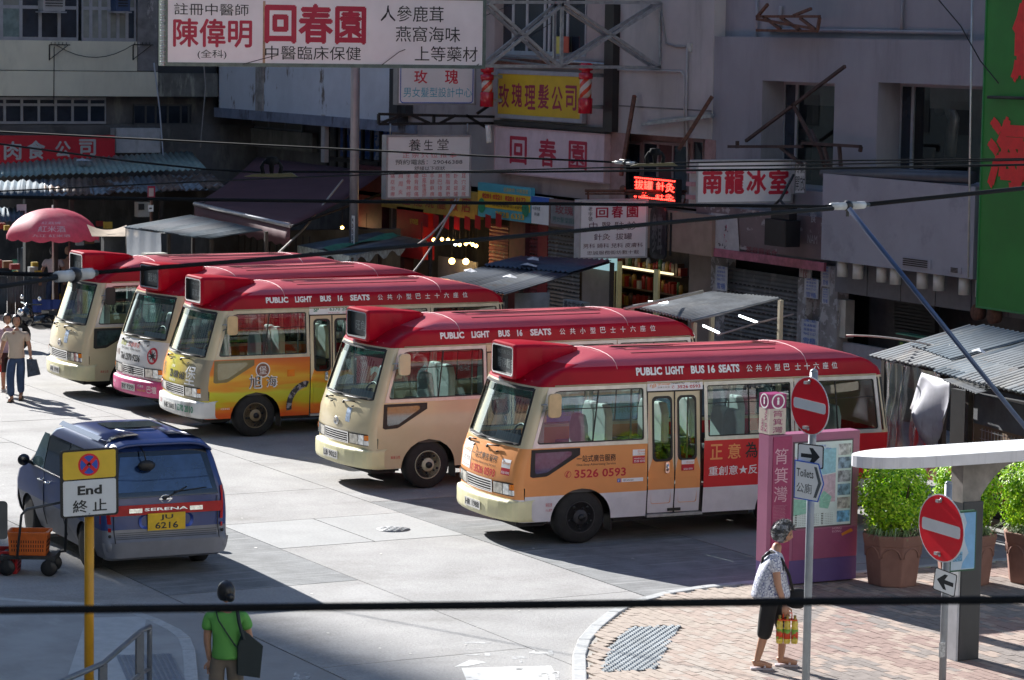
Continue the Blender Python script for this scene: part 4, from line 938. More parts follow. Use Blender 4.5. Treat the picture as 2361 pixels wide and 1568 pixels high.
# lower windows, recessed under the cantilever
za, zb = onX(0, 286, XL-.4).z, onX(0, 224, XL-.4).z
fl = FR((XL-.55, 0, 0), (0, 1, 0))
y1 = onX(243, 260, XL-.5).y; window(lb, fl, onX(-30, 260, XL-.5).y, za, y1-onX(-30, 260, XL-.5).y, zb-za, [1]*7, .1, FRG, [PANE], .72, .07)
y0, y1 = onX(307, 260, XL-.5).y, onX(441, 260, XL-.5).y; window(lb, fl, y0, za-.03, y1-y0, zb-za-.15, [1.2, 1, 1.2, 1.3, .8, .3], .1, M('window_frame_dark', (.05, .055, .06), .5), [PANE], None, .05)
s = MB(); s.bb(XL-.5, 24.5, 0, XL-.42, y1+6, za-.02); s.build('shopfront_wall', WALLD, lb)
s = MB(); lbox(s, 268, 296, 370, 352, -.4, .05); s.build('white_panel', M('dirty_white_panel', (.42, .43, .46), .7, world=True, var=.1, dirt=(.25, .25, .26)), lb)
def bracket(u, v, n):
    b = thing('line_bracket', n, 'bracket', tuple(onX(u, v, XL)))
    s = MB(); p = onX(u, v, XL+.02); s.bar(p, p+V((0, 0, -.42)), .03); s.bar(p, p+V((.1, .55, 0)), .03); s.bar(p-V((0, 0, .4)), p+V((.1, .5, 0)), .02)
    for k in range(5): s.bar(p+V((.02*k, .1*k+.05, 0)), p+V((.02*k, .1*k+.05, .07)), .015)
    s.build('bracket_arm', BLKM, b)
bracket(114, 103, 'small dark bracket with cable pegs on the cream wall'); bracket(307, 103, 'small dark bracket on the wall edge beside the flaking pilaster')
def cable(pts, r, label, mat=BLKM, cat='cable', sag=0., nseg=8, n=5):
    P = []
    for i in range(len(pts)-1):
        a, b = V(pts[i]), V(pts[i+1])
        for k in range(nseg): t = k/nseg; P.append(a.lerp(b, t)-V((0, 0, sag*4*t*(1-t))))
    P.append(V(pts[-1])); s = MB(); s.tube(P, r, n); return tag(s.build('cable', mat, org=tuple(P[0])), label, cat)
cable([onX(125, 108, XL+.08), onX(124, 240, XL+.1)], .012, 'thin cable drooping down the cream wall from the left bracket')
cable([onX(130, 104, XL+.1), onX(310, 101, XL+.1)], .010, 'thin cable slung between the two wall brackets', sag=.35)
cable([onX(355, 145, XL+.5), onX(368, 250, XL+.6), onX(378, 380, XL+1)], .022, 'pale cable running down from the big white sign to the stalls', M('pale_cable', (.4, .42, .48), .6))
cable([onX(470, 150, XL+.3), onX(474, 200, XL+.3), onX(462, 340, XL+.4)], .018, 'grey cable hanging down the mouldy concrete corner', M('grey_cable', (.25, .24, .24), .6))
# --- the row of shops, seen obliquely: one building after the other
def column(name, label, u0, u1, z0, z1, mat, d=0., depth=12, cat='building'):
    x0, x1 = onY(u0, 200, YW).x, onY(u1, 200, YW).x; t = thing(name, label, cat, (x0, YW, 0)); t['x0'] = 0; del t['x0']
    return t, x0, x1
b1, xa, xb = column('shop_house', 'old shop house with a peeling white balcony front left of the lamp post', 500, 985, 0, 20, WALLW)
s = MB(); s.bb(xa-1.5, YW+1.4, 0, xb, YW+13, 20); s.build('wall', WALLD, b1)
zb_ = onY(500, 248, YW).z; s = MB(); s.bb(xa-.02, YW, zb_, onY(905, 280, YW).x, YW+.18, 9); s.bb(xa-.02, YW, zb_, xa+.16, YW+1.4, 9); s.build('balcony_front', WALLW, b1)
s = MB(); s.bb(xa-.05, YW-.06, zb_-.26, xb-.5, YW+1.4, zb_); s.build('balcony_slab', BLUEG, b1)
s = MB(); s.bb(onY(592, 200, YW-.01).x, YW-.05, zb_, onY(608, 200, YW-.01).x, YW, 9); s.build('balcony_pilaster', M('brown_stained_pilaster', (.33, .30, .28), .9, world=True, var=.3, sc=4), b1)
fb = FR((0, YW+1.35, 0), (1, 0, 0)); xx0 = onY(512, 280, YW+1.35).x; xx1 = onY(700, 280, YW+1.35).x
window(b1, fb, xx0, onY(560, 292, YW+1.35).z, xx1-xx0, .75, [1]*5, .05, FRG, [M('dusty_pane', (.13, .13, .12), .3, world=True)], None, .05)
s = MB(); s.bb(xa-1, YW+1.2, onY(560, 335, YW+1.2).z, onY(720, 300, YW+1.2).x, YW+1.35, onY(560, 293, YW+1.2).z); s.build('grey_parapet', M('grey_parapet', (.19, .19, .18), .9, world=True, var=.25, sc=2, dirt=(.1, .1, .1)), b1)
# barred blue opening
x0, x1 = onY(757, 300, YW+.6).x, onY(880, 300, YW+.6).x; z0, z1 = onY(800, 365, YW+.6).z, onY(800, 283, YW+.6).z
s = MB(); s.add([(x0+(x1-x0)*i/10, YW+.95+.06*math.sin(i*1.9), z1 if j else z0) for j in (0, 1) for i in range(11)], [(i, i+1, 12+i, 11+i) for i in range(10)]); s.build('blue_tarpaulin', M('blue_tarpaulin', (.02, .10, .42), .3, var=.5, sc=2.5, world=True, col2=(.35, .42, .6), c2lo=.54, c2hi=.6, c2s=2), b1)
s = MB()
for k in range(7): x = x0+(x1-x0)*k/6; s.bb(x-.05, YW+.55, z0-.5, x+.05, YW+.62, z1+.3)
s.bb(x0, YW+.5, z0-.1, x1, YW+.6, z0); s.build('window_bar', BLKM, b1)
s = MB(); s.bb(onY(742, 300, YW).x, YW-.02, onY(752, 375, YW).z, onY(750, 300, YW).x, YW+.1, z1+.2); s.build('drain_pipe', M('pale_pipe', (.42, .38, .36), .6), b1)

b2, xa2, xb2 = column('shop_house', 'narrow pinkish shop house behind the barber shop signs', 905, 1410, 0, 20, WALLP)
s = MB()
holes(s, FR((xa2, YW, 0), (1, 0, 0)), xb2-xa2, 12, [(onY(1140, 100, YW).x-xa2, onY(1250, 128, YW).z, onY(1352, 100, YW).x-xa2, onY(1250, -60, YW).z), (.1, 0.02, xb2-xa2-.3, onY(1180, 440, YW).z)], .35)
s.build('wall', WALLP, b2)
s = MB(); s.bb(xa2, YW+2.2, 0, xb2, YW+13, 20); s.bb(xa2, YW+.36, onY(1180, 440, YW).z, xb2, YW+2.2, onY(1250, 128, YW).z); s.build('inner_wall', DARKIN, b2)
x0, x1 = onY(1142, 100, YW+.2).x, onY(1350, 100, YW+.2).x; zz = onY(1250, 128, YW+.2).z
window(b2, FR((0, YW+.2, 0), (1, 0, 0)), x0, zz, x1-x0, 2.4, [1, .8, 1, .25, 1, 1], 0, FRW, [PANE], None, .09)
s = MB(); wbox(s, 1278, 84, 1291, 124, -.1, -.08); s.build('notice_paper', M('yellow_notice', (.55, .50, .12), .6), b2); s = MB(); wbox(s, 1294, 84, 1310, 122, -.1, -.08); s.build('notice_paper', M('red_notice', (.5, .10, .06), .6), b2)
s = MB(); wbox(s, 1395, 10, 1410, 305, 0, .18); wbox(s, 1138, 277, 1396, 306, 0, .16); s.build('black_cladding', M('black_cladding', (.02, .018, .018), .4), b2)
s = MB(); wbox(s, 1138, 134, 1396, 158, 0, .06); s.build('red_brown_band', M('red_brown_band', (.25, .12, .09), .8, world=True, var=.3), b2)
s = MB(); s.tube([onY(1140, 128, YW-.12), onY(1395, 148, YW-.12)], .03, 6); s.tube([onY(1140, 136, YW-.14), onY(1250, 150, YW-.14), onY(1395, 158, YW-.14)], .03, 6); s.build('conduit', STEEL, b2)
s = MB(); wbox(s, 898, 158, 915, 290, 0, .3); wbox(s, 910, 225, 935, 265, 0, .2); s.build('black_downpipe', M('black_drain', (.03, .03, .035), .6), b2)
b3, xa3, xb3 = column('concrete_building', 'plain bare concrete building front behind the steel sign truss', 1410, 1645, 0, 20, WALLC)
zc = onY(1645, 322, YW).z
s = MB(); s.bb(xa3+.01, YW-.02, zc, xb3, YW+.3, 20); s.build('wall', WALLC, b3)
zj = onY(1645, 258, YW).z; s = MB(); s.bb(xa3+.01, YW-.03, zj, xb3-.01, YW-.02, zj+.03); s.build('joint_strip', M('joint_dark', (.15, .15, .15), .8), b3)
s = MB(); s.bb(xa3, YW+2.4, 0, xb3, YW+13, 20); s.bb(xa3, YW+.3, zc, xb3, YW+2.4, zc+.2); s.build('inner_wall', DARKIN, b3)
s = MB(); wbox(s, 1408, 305, 1440, 470, 0, .02); wbox(s, 1625, 322, 1646, 470, 0, .02); s.bb(xa3, YW+.5, onY(1500, 470, YW+.5).z, xb3, YW+.6, zc); s.build('pink_pilaster', M('pink_pilaster', (.33, .21, .20), .8, world=True, var=.15), b3)
for u0, u1 in ((1450, 1480), (1485, 1590), (1600, 1625)):
    x0, x1 = onY(u0, 400, YW+.5).x, onY(u1, 400, YW+.5).x; window(b3, FR((0, YW+.5, 0), (1, 0, 0)), x0, onY(u0, 455, YW+.5).z, x1-x0, 1.2, [1]*(1 if u1-u0 < 60 else 3), .05, M('pinkish_frame', (.3, .22, .23), .6), [PANE, M('red_curtain', (.09, .03, .035), .8)], None, .06)
for pts, lab in (([(1525, 30), (1530, 70), (1535, 100), (1560, 108), (1580, 108)], 'thin cable curling to a junction box on the concrete wall'), ):
    cable([onY(u, v, YW-.05) for u, v in pts], .02, lab, M('grey_cable', (.25, .24, .24), .6), nseg=3)
s = MB(); a = onY(1584, 105, YW-.05); s.bb(a.x, a.y, a.z-.12, a.x+.16, YW, a.z+.05); s.build('junction_box', ALU, b3)
s = MB(); s.tube([onY(1584, 110, YW-.06), onY(1582, 250, YW-.06), onY(1585, 400, YW-.06)], .02, 6); s.tube([onY(1395, 160, YW-.06), onY(1570, 165, YW-.06), onY(1577, 175, YW-.06), onY(1578, 320, YW-.06)], .02, 6); s.build('conduit', WALLC, b3)
for (p, q, lab) in (((1463, 220), (1432, 405), 'rusty strut leaning on the concrete wall, the left one'), ((1642, 222), (1565, 345), 'rusty strut leaning on the concrete wall, the right one'), ((1482, 287), (1643, 267), 'grey pipe lying almost level across the concrete wall')):
    s = MB(); s.bar(onY(*p, YW-.12), onY(*q, YW-.6 if p[0] != 1482 else YW-.1), .07); tag(s.build('strut', RUST if p[0] != 1482 else STEEL, org=tuple(onY(*p, YW-.1))), lab, 'strut')
b4, xa4, xb4 = column('commercial_building', 'grey painted building with two large recessed window openings at upper right', 1645, 2700, 0, 20, WALLG)
zl = onY(1650, 85, YW).z; zs = onY(1900, 400, YW).z-.35
H1 = (onY(1758, 190, YW).x-xa4, zs, onY(1925, 190, YW).x-xa4, onY(1760, 186, YW).z); H2 = (onY(2025, 190, YW).x-xa4, zs, onY(2300, 250, YW).x-xa4, onY(2025, 190, YW).z)
s = MB(); holes(s, FR((xa4, YW, 0), (1, 0, 0)), xb4-xa4, zl, [H1, H2, (.1, 0, xb4-xa4-.1, 2.75)], .5); s.build('wall', WALLG, b4)
s = MB(); s.bb(xa4, YW+.25, zl-.3, xb4, YW+.5, 20); s.bb(xa4, YW+.0, zl-.0, xb4, YW+.25, zl+.01); s.build('upper_wall', WALLG, b4)
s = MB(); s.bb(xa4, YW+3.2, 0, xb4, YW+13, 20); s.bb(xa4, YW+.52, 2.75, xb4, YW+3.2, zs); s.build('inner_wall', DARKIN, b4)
for H in (H1, H2):
    w, h = H[2]-H[0], H[3]-H[1]; f4 = FR((xa4, YW+.5, 0), (1, 0, 0))
    window(b4, f4, H[0], H[1], w, h, [.22, 1] if H is H1 else [.12, 1], 0, M('pale_grey_frame', (.33, .34, .36), .6), [PANE, glass('shop_glass', (.75, .8, .8))], None, .07)
    s = MB(); s.fbox(f4, H[0]+w*.2, H[3]-.45, H[2], H[3], -.4, -.15); s.fbox(f4, H[0]+w*.22, H[1], H[0]+w*.45, H[3]-.4, -1.2, -1.0); s.build('interior_partition', M('interior_panel', (.17, .19, .19), .7), b4)
s = MB(); s.tube([onY(2165, 255, YW+1.3), onY(2185, 245, YW+1.3), onY(2200, 275, YW+1.3), onY(2196, 300, YW+1.3), onY(2190, 360, YW+1.3)][::1], .11, 10); s.build('duct', M('flexible_duct', (.20, .2, .21), .5, metal=.5), b4)
s = MB(); s.tube([onY(1800, 14, YW+.2), onY(1795, 68, YW+.2)], .04, 6); s.tube([onY(1770, 68, YW+.2), onY(2235, 76, YW+.2)], .04, 6); s.tube([onY(1375+370, 0, YW+.2), onY(1745, 90, YW+.2)], .03, 6); s.tube([onY(2040+40, -5, YW+.2), onY(2078, 75, YW+.2)], .03, 6); s.build('conduit', WALLG, b4)
# old sign brackets on that wall
br = thing('sign_bracket', 'rusty steel bracket of a missing sign jutting from the grey wall near the top edge', 'bracket', tuple(onY(1790, 30, YW)))
s = MB()
for p, q in (((1770, 10), (1745, 40)), ((1745, 38), (1890, 38)), ((1745, 44), (1875, 66)), ((1870, 20), (1830, 36)), ((1890, 40), (1885, 70)), ((1760, 38), (1800, 68)), ((1800, 40), (1845, 70)), ((1845, 42), (1880, 68)), ((1745, 70), (1885, 72))):
    s.bar(onY(*p, YW-.3), onY(*q, YW-.3), .05)
s.build('bracket_arm', RUST, br)
br = thing('sign_bracket', 'dark rusty strut and bracket frame slanting across the first window opening', 'bracket', tuple(onY(1800, 240, YW)))
s = MB()
for p, q in (((1948, 153), (1720, 325)), ((1828, 240), (1880, 336)), ((1680, 338), (1850, 338)), ((1850, 330), (1985, 338)), ((1935, 338), (1940, 400)), ((1985, 338), (1983, 350)), ((1900, 340), (1918, 400)), ((1800, 340), (1850, 380)), ((1700, 325), (1700, 342))):
    s.bar(onY(*p, YW-.35), onY(*q, YW-.35), .055)
s.tube([onY(1870, 300, YW-.3), onY(1890, 345, YW-.3), onY(1905, 395, YW-.3)], .04, 6); s.build('bracket_arm', M('dark_rust', (.06, .035, .03), .8, var=.3), br)
# grey fascia box and its vents, dark soffit panels, pot lights, shopfronts
fx = 1.0
fs = thing('fascia_panel', 'blank grey sign fascia jutting out above the dark shopfronts', 'sign panel', tuple(onY(1900, 620, YW-fx)))
FASC = M('grey_fascia', (.30, .31, .36), .45, var=.08, sc=1, world=True, dirt=(.24, .25, .29), dsc=(.7, .7, .7), metal=.1)
s = MB(); wbox(s, 1898, 400, 2242, 644, 0, fx); s.build('panel', FASC, fs)
for u0, v0, u1, v1 in ((2080, 592, 2145, 622), (2190, 615, 2215, 632)):
    s = MB(); wbox(s, u0, v0, u1, v1, fx, fx+.02); vt = s.build('vent', FASC, fs); a = onY(u0, v0, YW-fx); b = onY(u1, v1, YW-fx); n = 4
    for k in range(n):
        z = b.z+(a.z-b.z)*(k+.7)/(n+.6); s = MB(); s.bb(a.x+.06, YW-fx-.03, z, b.x-.06, YW-fx-.021, z+(a.z-b.z)*.12); s.build('vent_slat', BLKM, vt)
s = MB(); s.tube([onY(1898, 400, YW-.9), onY(2245, 412, YW-.9)], .09, 8); s.tube([onY(1930, 392, YW-.6), onY(2245, 404, YW-.6)], .07, 8); s.build('pipe', M('dark_pipe', (.08, .085, .10), .5, metal=.3), fs)
x0 = onY(1925, 640, YW-.6).x; x1 = onY(2700, 800, YW-.6).x; zt_ = onY(1925, 605, YW-.6).z; zb_ = onY(1925, 672, YW-.6).z
sp_ = thing('soffit_panel', 'row of dark grey cladding panels above the shopfronts under the grey fascia', 'cladding', (x0, YW-.6, 0))
n = 9
for k in range(n):
    a = x0+(x1-x0)*k/n; s = MB(); s.bb(a+.012, YW-.6, zb_, a+(x1-x0)/n-.012, YW-.5, zt_+.1); s.build('panel', M('dark_grey_panel', (.13, .13, .145), .5, var=.1, world=True), sp_)
s = MB(); s.bb(x0, YW-.5, zb_+.01, x1, YW, zt_+.1); s.build('backing', DARKIN, sp_)
PS = [(1943, 605), (1979, 610), (2034, 617), (2065, 622), (2127, 631), (2165, 636), (2224, 645), (2263, 650), (2326, 660), (2358, 664)]
POTM = M('lamp_pot_white', (.55, .54, .50), .5, var=.05)
pot = None
for i, (u, v) in enumerate(PS):
    p = onY(u, v, YW-.85)
    lab = 'white downlight cylinder under the fascia, '+ORD[i]
    t = thing('downlight', lab, 'lamp', tuple(p), group='white cylinder downlights under the fascia', local=True)
    s = MB(); s.lathe([(.085, -.26), (.10, -.26), (.10, .03)], (0, 0, 0), n=14) if pot is None else None
    if pot is None: pot = s.build('shade', POTM, t)
    else: inst(pot, t, (0, 0, 0))
g_ = thing('shopfront', 'dark closed restaurant front with louvres and red entrance under the pot lights', 'shop', (x0, YW, 0))
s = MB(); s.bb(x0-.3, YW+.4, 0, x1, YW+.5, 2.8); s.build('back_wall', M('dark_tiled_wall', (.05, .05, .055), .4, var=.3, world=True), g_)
for k, (u0, v0, u1, v1, mm, d0, d1) in enumerate(((1925, 785, 2030, 1000, M('white_door_panel', (.36, .35, .38), .6, var=.1, world=True), 0, .1), (1930, 690, 1948, 780, ALU, 0, .2), (2065, 770, 2155, 782, M('neon_green_strip', (.10, .3, .2), .5), 0, .3), (2072, 785, 2125, 820, M('green_menu', (.02, .07, .04), .5), -.1, .05), (2072, 805, 2130, 900, M('dark_red_front', (.12, .012, .012), .5), -.1, .03), (2128, 790, 2142, 900, ALU, -.1, .1), (2142, 790, 2165, 900, M('dark_red_front', (.12, .012, .012), .5), -.1, .04), (2190, 780, 2192, 900, ALU, 0, .12), (2235, 782, 2237, 900, ALU, 0, .12), (2190, 778, 2237, 781, ALU, 0, .12))):
    s = MB(); wbox(s, u0, v0, u1, v1, d0, d1); s.build('front_panel', mm, g_)
text(g_, '早市', FR(onY(2074, 806, YW-.11), (1, 0, 0)), 0, 0, .14, .26, M('yellow_green_print', (.35, .5, .05), .4), .01)
text(g_, '酒家海鮮', FR(onY(2030-90, 830, YW-.12), (1, 0, 0)), 0, 0, .16, .6, CYAN, .01)
s = MB(); 
for k in range(9): wbox(s, 2062, 700+k*8, 2155, 704+k*8, .0, .1)
s.build('louvre', BLKM, g_)
for i, (u, v) in enumerate(((2255, 720), (2292, 728))):
    t = thing('spotlight', 'round rust coloured lamp on the dark cladding, the %s of the two' % ('left', 'right')[i], 'lamp', tuple(onY(u, v, YW-.7)), local=True)
    s = MB(); s.lathe([(.03, -.1), (.13, -.08), (.14, .06), (.10, .08)], (0, 0, 0), (0, -1, 0), 14); s.build('lamp_head', RUST, t)
# middle shops
g2 = thing('shopfront', 'medicine shop with lit shelves of jars behind glass under the white hanging sign', 'shop', tuple(onY(1402, 760, YW)))
x0, x1 = onY(1340, 700, YW).x, onY(1600, 700, YW).x
s = MB(); s.bb(x0, YW+1.2, 0, x1, YW+1.3, 3); s.bb(x0, YW, 0, x0+.1, YW+1.2, 3); s.build('back_wall', M('shop_back_wall', (.10, .07, .05), .8, var=.3, world=True), g2)
JAR = [M('jar_red', (.3, .03, .02), .3), M('jar_amber', (.35, .2, .04), .3), M('jar_green', (.08, .16, .06), .3), M('jar_white', (.45, .42, .36), .3), M('jar_brown', (.12, .06, .03), .3)]
sh = MB(); jm = [MB() for _ in JAR]
a0, a1 = onY(1432, 650, YW+.9).x, onY(1585, 650, YW+.9).x
for r in range(5):
    z = .35+r*.40; sh.bb(a0, YW+.75, z, a1, YW+1.15, z+.03); x = a0+.05
    while x < a1-.1:
        w = random.uniform(.07, .12); h = random.uniform(.18, .30); k = random.randrange(5); m = jm[k]
        if r in (2, 3) and random.random() < .5: m = jm[0]
        (m.lathe([(w/2, 0), (w/2, h*.8), (w*.3, h)], (x+w/2, YW+.85, z+.03), n=8) if random.random() < .6 else m.bb(x, YW+.78, z+.03, x+w, YW+.95, z+h)); x += w+random.uniform(.02, .05)
sh.build('shelf', M('shelf_brown', (.12, .07, .04), .6), g2)
for m, mm in zip(jm, JAR):
    o = m.build('jar', mm, g2); o['kind'] = 'stuff'
s = MB(); s.bb(onY(1512, 640, YW+.5).x, YW+.45, 0, onY(1522, 640, YW+.5).x, YW+.5, 2.1); s.bb(onY(1410, 640, YW+.2).x, YW+.1, 0, onY(1418, 640, YW+.2).x, YW+.2, 2.2); s.bb(onY(1430, 640, YW+.2).x, YW+.1, 0, onY(1434, 640, YW+.2).x, YW+.2, 2.2); s.build('door_frame', M('glow_door_frame', (.62, .55, .30), .4, emit=.02), g2)  # frame is no lamp, a faint shop glow is put into its material
s = MB(); s.bb(a0, YW+.5, 2.02, a1, YW+.56, 2.06); s.build('tube_lamp', M('warm_tube', (1, .85, .5), .5, emit=.7), g2)
s = MB(); wbox(s, 1344, 560, 1402, 905, 0, .03); wbox(s, 1590, 560, 1645, 905, 0, .03); s.build('tiled_pilaster', M('beige_tile', (.27, .22, .19), .5, var=.12, sc=3, world=True), g2)
s = MB(); wbox(s, 1495, 480, 1640, 592, .1, .55); s.build('sign_panel', M('tan_signboard', (.36, .25, .19), .5, var=.1, world=True), g2)
s = MB(); c = onY(1518, 538, YW-.6); s.prism(FR(c-V((.30, 0, .52)), (1, 0, 0)), rrect(0, 0, .62, 1.05, .15, 4), -.02, .02); o = s.build('carved_plaque', M('dark_carving', (.03, .03, .035), .3, var=.6, sc=7, world=True, bump=.08, bs=9), g2)
text(g2, '參茸', FR((c.x-.2, YW-.63, c.z-.4), (1, 0, 0)), 0, 0, .8, .4, M('carving_grey', (.16, .16, .17), .35), .02)
s = MB(); wbox(s, 1545, 490, 1547, 590, .55, .56); s.build('sign_seam', BLKM, g2)
g3 = thing('shopfront', 'shuttered shop with a half peeled brown sign band and taped notices on its pillars', 'shop', tuple(onY(1700, 880, YW)))
x0, x1 = onY(1640, 700, YW).x, onY(1928, 700, YW).x
s = MB(); s.bb(x0, YW+.3, 0, x1, YW+.4, 3.2); s.build('back_wall', DARKIN, g3)
for u0, u1, mm in ((1672, 1840, SHUT), ):
    a, b = onY(u0, 700, YW-.1).x, onY(u1, 700, YW-.1).x; shutter(g3, FR((0, YW-.1, 0), (1, 0, 0)), a, 0, b-a, 2.45, 0, mm, (.45, .95))
s = MB(); wbox(s, 1640, 592, 1672, 905, -.1, .08); wbox(s, 1840, 640, 1852, 905, 0, .22); wbox(s, 1852, 640, 1890, 905, -.2, .05); wbox(s, 1893, 610, 1925, 905, 0, .25); s.build('shop_pillar', M('pillar_grimy', (.26, .25, .25), .7, var=.25, sc=3, world=True, dirt=(.45, .45, .47), dsc=(3, 3, 3), dlo=.52, dhi=.56), g3)
NOT = M('notice_white', (.52, .54, .58), .7, var=.1)
for (u0, v0, u1, v1) in ((1650, 612, 1675, 672), (1855, 640, 1885, 690), (1895, 612, 1912, 662), (1896, 664, 1910, 702), (1848, 735, 1885, 800)):
    s = MB(); wbox(s, u0, v0, u1, v1, .25, .27); nt_ = s.build('notice', NOT, g3); p = onY(u0, v1, YW-.275); q = onY(u1, v0, YW-.275); w, h = q.x-p.x, q.z-p.z
    fr = FR((p.x, YW-.272, p.z), (1, 0, 0))
    for j, tx in enumerate(('9642 7157', '搬屋電話', '搬運服務', '通渠')): text(nt_, tx, fr, w*.1, h*(.42+.14*j), h*.09, w*.8, BLUE, 0, d=.003)
    text(nt_, '雪櫃', fr, w*.1, h*.12, h*.22, w*.8, BLUE, .01, d=.003)
s = MB(); wbox(s, 1606, 470, 1900, 600, .1, .45); s11 = s.build('sign_band', M('worn_brown_sign', (.17, .12, .125), .35, var=.15, sc=1.5, world=True, dirt=(.42, .38, .38), dsc=(1, 1, 1.8), dlo=.54, dhi=.60), g3)
s = MB(); wbox(s, 1602, 585, 1900, 606, .45, .5); s.build('pink_edge', M('pink_edge_strip', (.4, .12, .17), .35, world=True, var=.3), g3)
s = MB(); s.add([onY(u, v, YW-.47) for u, v in ((1605, 548), (1640, 490), (1700, 497), (1705, 585), (1660, 590), (1605, 582))][::1], [(0, 1, 2, 3, 4, 5)]); s.build('torn_poster', M('torn_poster', (.50, .48, .48), .6, var=.1, col2=(.45, .02, .08), c2lo=.6, c2hi=.62, c2s=2.4, world=True, dirt=(.08, .07, .07), dsc=(2, 2, 2.5), dlo=.6, dhi=.63), s11)
MUTED = M('faded_red_print', (.24, .05, .07), .6)
text(s11, '南龍冰室', FR(onY(1775, 580-40, YW-.455), (1, 0, 0)), 0, 0, .35, .9, MUTED, .01); text(s11, 'NAM', FR(onY(1862, 560, YW-.46), (1, 0, 0)), 0, 0, .16, .32, M('dull_steel_print', (.4, .38, .38), .4), 0); text(s11, '茶餐廳美食', FR(onY(1720, 586, YW-.46), (1, 0, 0)), 0, 0, .16, 1.1, MUTED, .01); text(s11, '餐', FR(onY(1868, 513, YW-.46), (1, 0, 0)), 0, 0, .3, .2, M('dull_steel_print', (.4, .38, .38), .4), .01)
s = MB(); wbox(s, 1843, 615, 1868, 642, .3, .34); nb = s.build('house_number', M('number_board', (.42, .38, .36), .6), g3); text(nb, '15', FR(onY(1852, 640, YW-.35), (1, 0, 0)), 0, 0, .1, .12, MUTED, .01); text(nb, '金華街', FR(onY(1845, 628, YW-.35), (1, 0, 0)), 0, 0, .08, .26, MUTED, 0)
# left shops under the yellow sign
g4 = thing('shopfront', 'open restaurant front with hanging bulbs and red drink banners under a yellow sign', 'shop', tuple(onY(1000, 760, YW)))
x0, x1 = onY(700, 600, YW).x, onY(1230, 600, YW).x
s = MB(); s.bb(x0, YW+2.0, 0, x1, YW+2.1, 4); s.bb(x0, YW-.2, 2.95, x1, YW+2, 3.05); s.build('back_wall', M('restaurant_wall', (.045, .04, .035), .8, var=.4, world=True), g4)
s = MB(); wbox(s, 915, 440, 930, 800, 0, .25); wbox(s, 1175, 495, 1205, 905, 0, .15); wbox(s, 820, 380, 880, 530, 0, .2); s.build('shop_pillar', M('dark_red_pillar', (.09, .015, .02), .6, world=True, var=.3), g4)
s = MB(); wbox(s, 1010, 590, 1095, 800, -.3, -.25); mb_ = s.build('menu_board', M('menu_board', (.30, .31, .33), .5), g4)
for j in range(5): text(mb_, '燒鵝飯叉燒', FR(onY(1018+j*18, 790, YW+.24), (0, 0, -1), (1, 0, 0)), -.9, 0, .12, .9, BLK, 0)
s = MB(); a = onY(880, 455, YW-.3); b = onY(1102, 507, YW-.3); s.bb(a.x, YW-.3, b.z, b.x, YW-.15, b.z+.62); ys = s.build('sign_band', M('yellow_signboard', (.38, .26, .05), .5, var=.15, world=True), g4)
for j, ch in enumerate('金龍燒臘飯店'): text(ys, ch, FR((b.x-3.9+j*.62, YW-.31, b.z+.13), (1, 0, 0)), 0, 0, .36, .44, M('deep_red_print', (.30, .02, .03), .5), .012)
CK = M('drink_red', (.42, .012, .02), .35, var=.1, world=True)
s = MB(); wbox(s, 915, 475, 975, 600, -.0, .3); bn = s.build('drink_banner', CK, g4); text(bn, '好市燒臘', FR(onY(945, 516, YW-.31), (1, 0, 0)), 0, 0, .14, .45, YEL, .0)
s = MB(); wbox(s, 1145-10-120, 715-30, 1090-20, 900, -.1, .05)
s = MB(); wbox(s, 940, 640, 1012, 860, .1, .6); fd = s.build('drink_fridge', CK, g4); text(fd, 'Coca-Cola', FR(onY(1004, 670+60, YW-.62), (0, 0, 1), (-1, 0, 0)), 0, 0, .22, .75, WHITE, .02); text(fd, 'Coca-Cola', FR(onY(975, 720, YW-.62), (0, 0, 1), (-1, 0, 0)), 0, 0, .18, .6, WHITE, .02)
for j in range(8):
    u = 975+j*24; s = MB(); p = onY(u, 482+(j-3.5)**2*.0+abs(j-3.5)*-2+16, YW-.5); h = .30; s.add([p, p+V((.28, 0, -.03)), p+V((.28, 0, -.03-h)), p+V((0, 0, -h))], [(3, 2, 1, 0)]); o = tag(s.build('drink_flag', CK, org=tuple(p)), 'small red drink flag in its string, '+ORD[j], 'flag', 'red drink flags under the yellow sign'); text(o, 'Coca-Cola', FR(p+V((.02, -.008, -.2)), (1, 0, -.1)), 0, 0, .08, .22, WHITE, .01)
BULB = M('bulb_glow', (1, .60, .16), .5, emit=7, var=0); BULBW = M('bulb_glow_white', (.8, .95, 1), .5, emit=4, var=0)
bl0 = None
BU = [(993+35-2, 673-392+392-0, 0)]
bulbs = [(1000, 553), (1019, 552), (1033, 553), (1045, 557), (1050, 563), (1060, 564), (1074, 562), (1082, 558), (1090, 564), (1098, 567), (1042, 602), (1074, 603), (186, 463), (972, 560), (789, 525), (845, 538)]
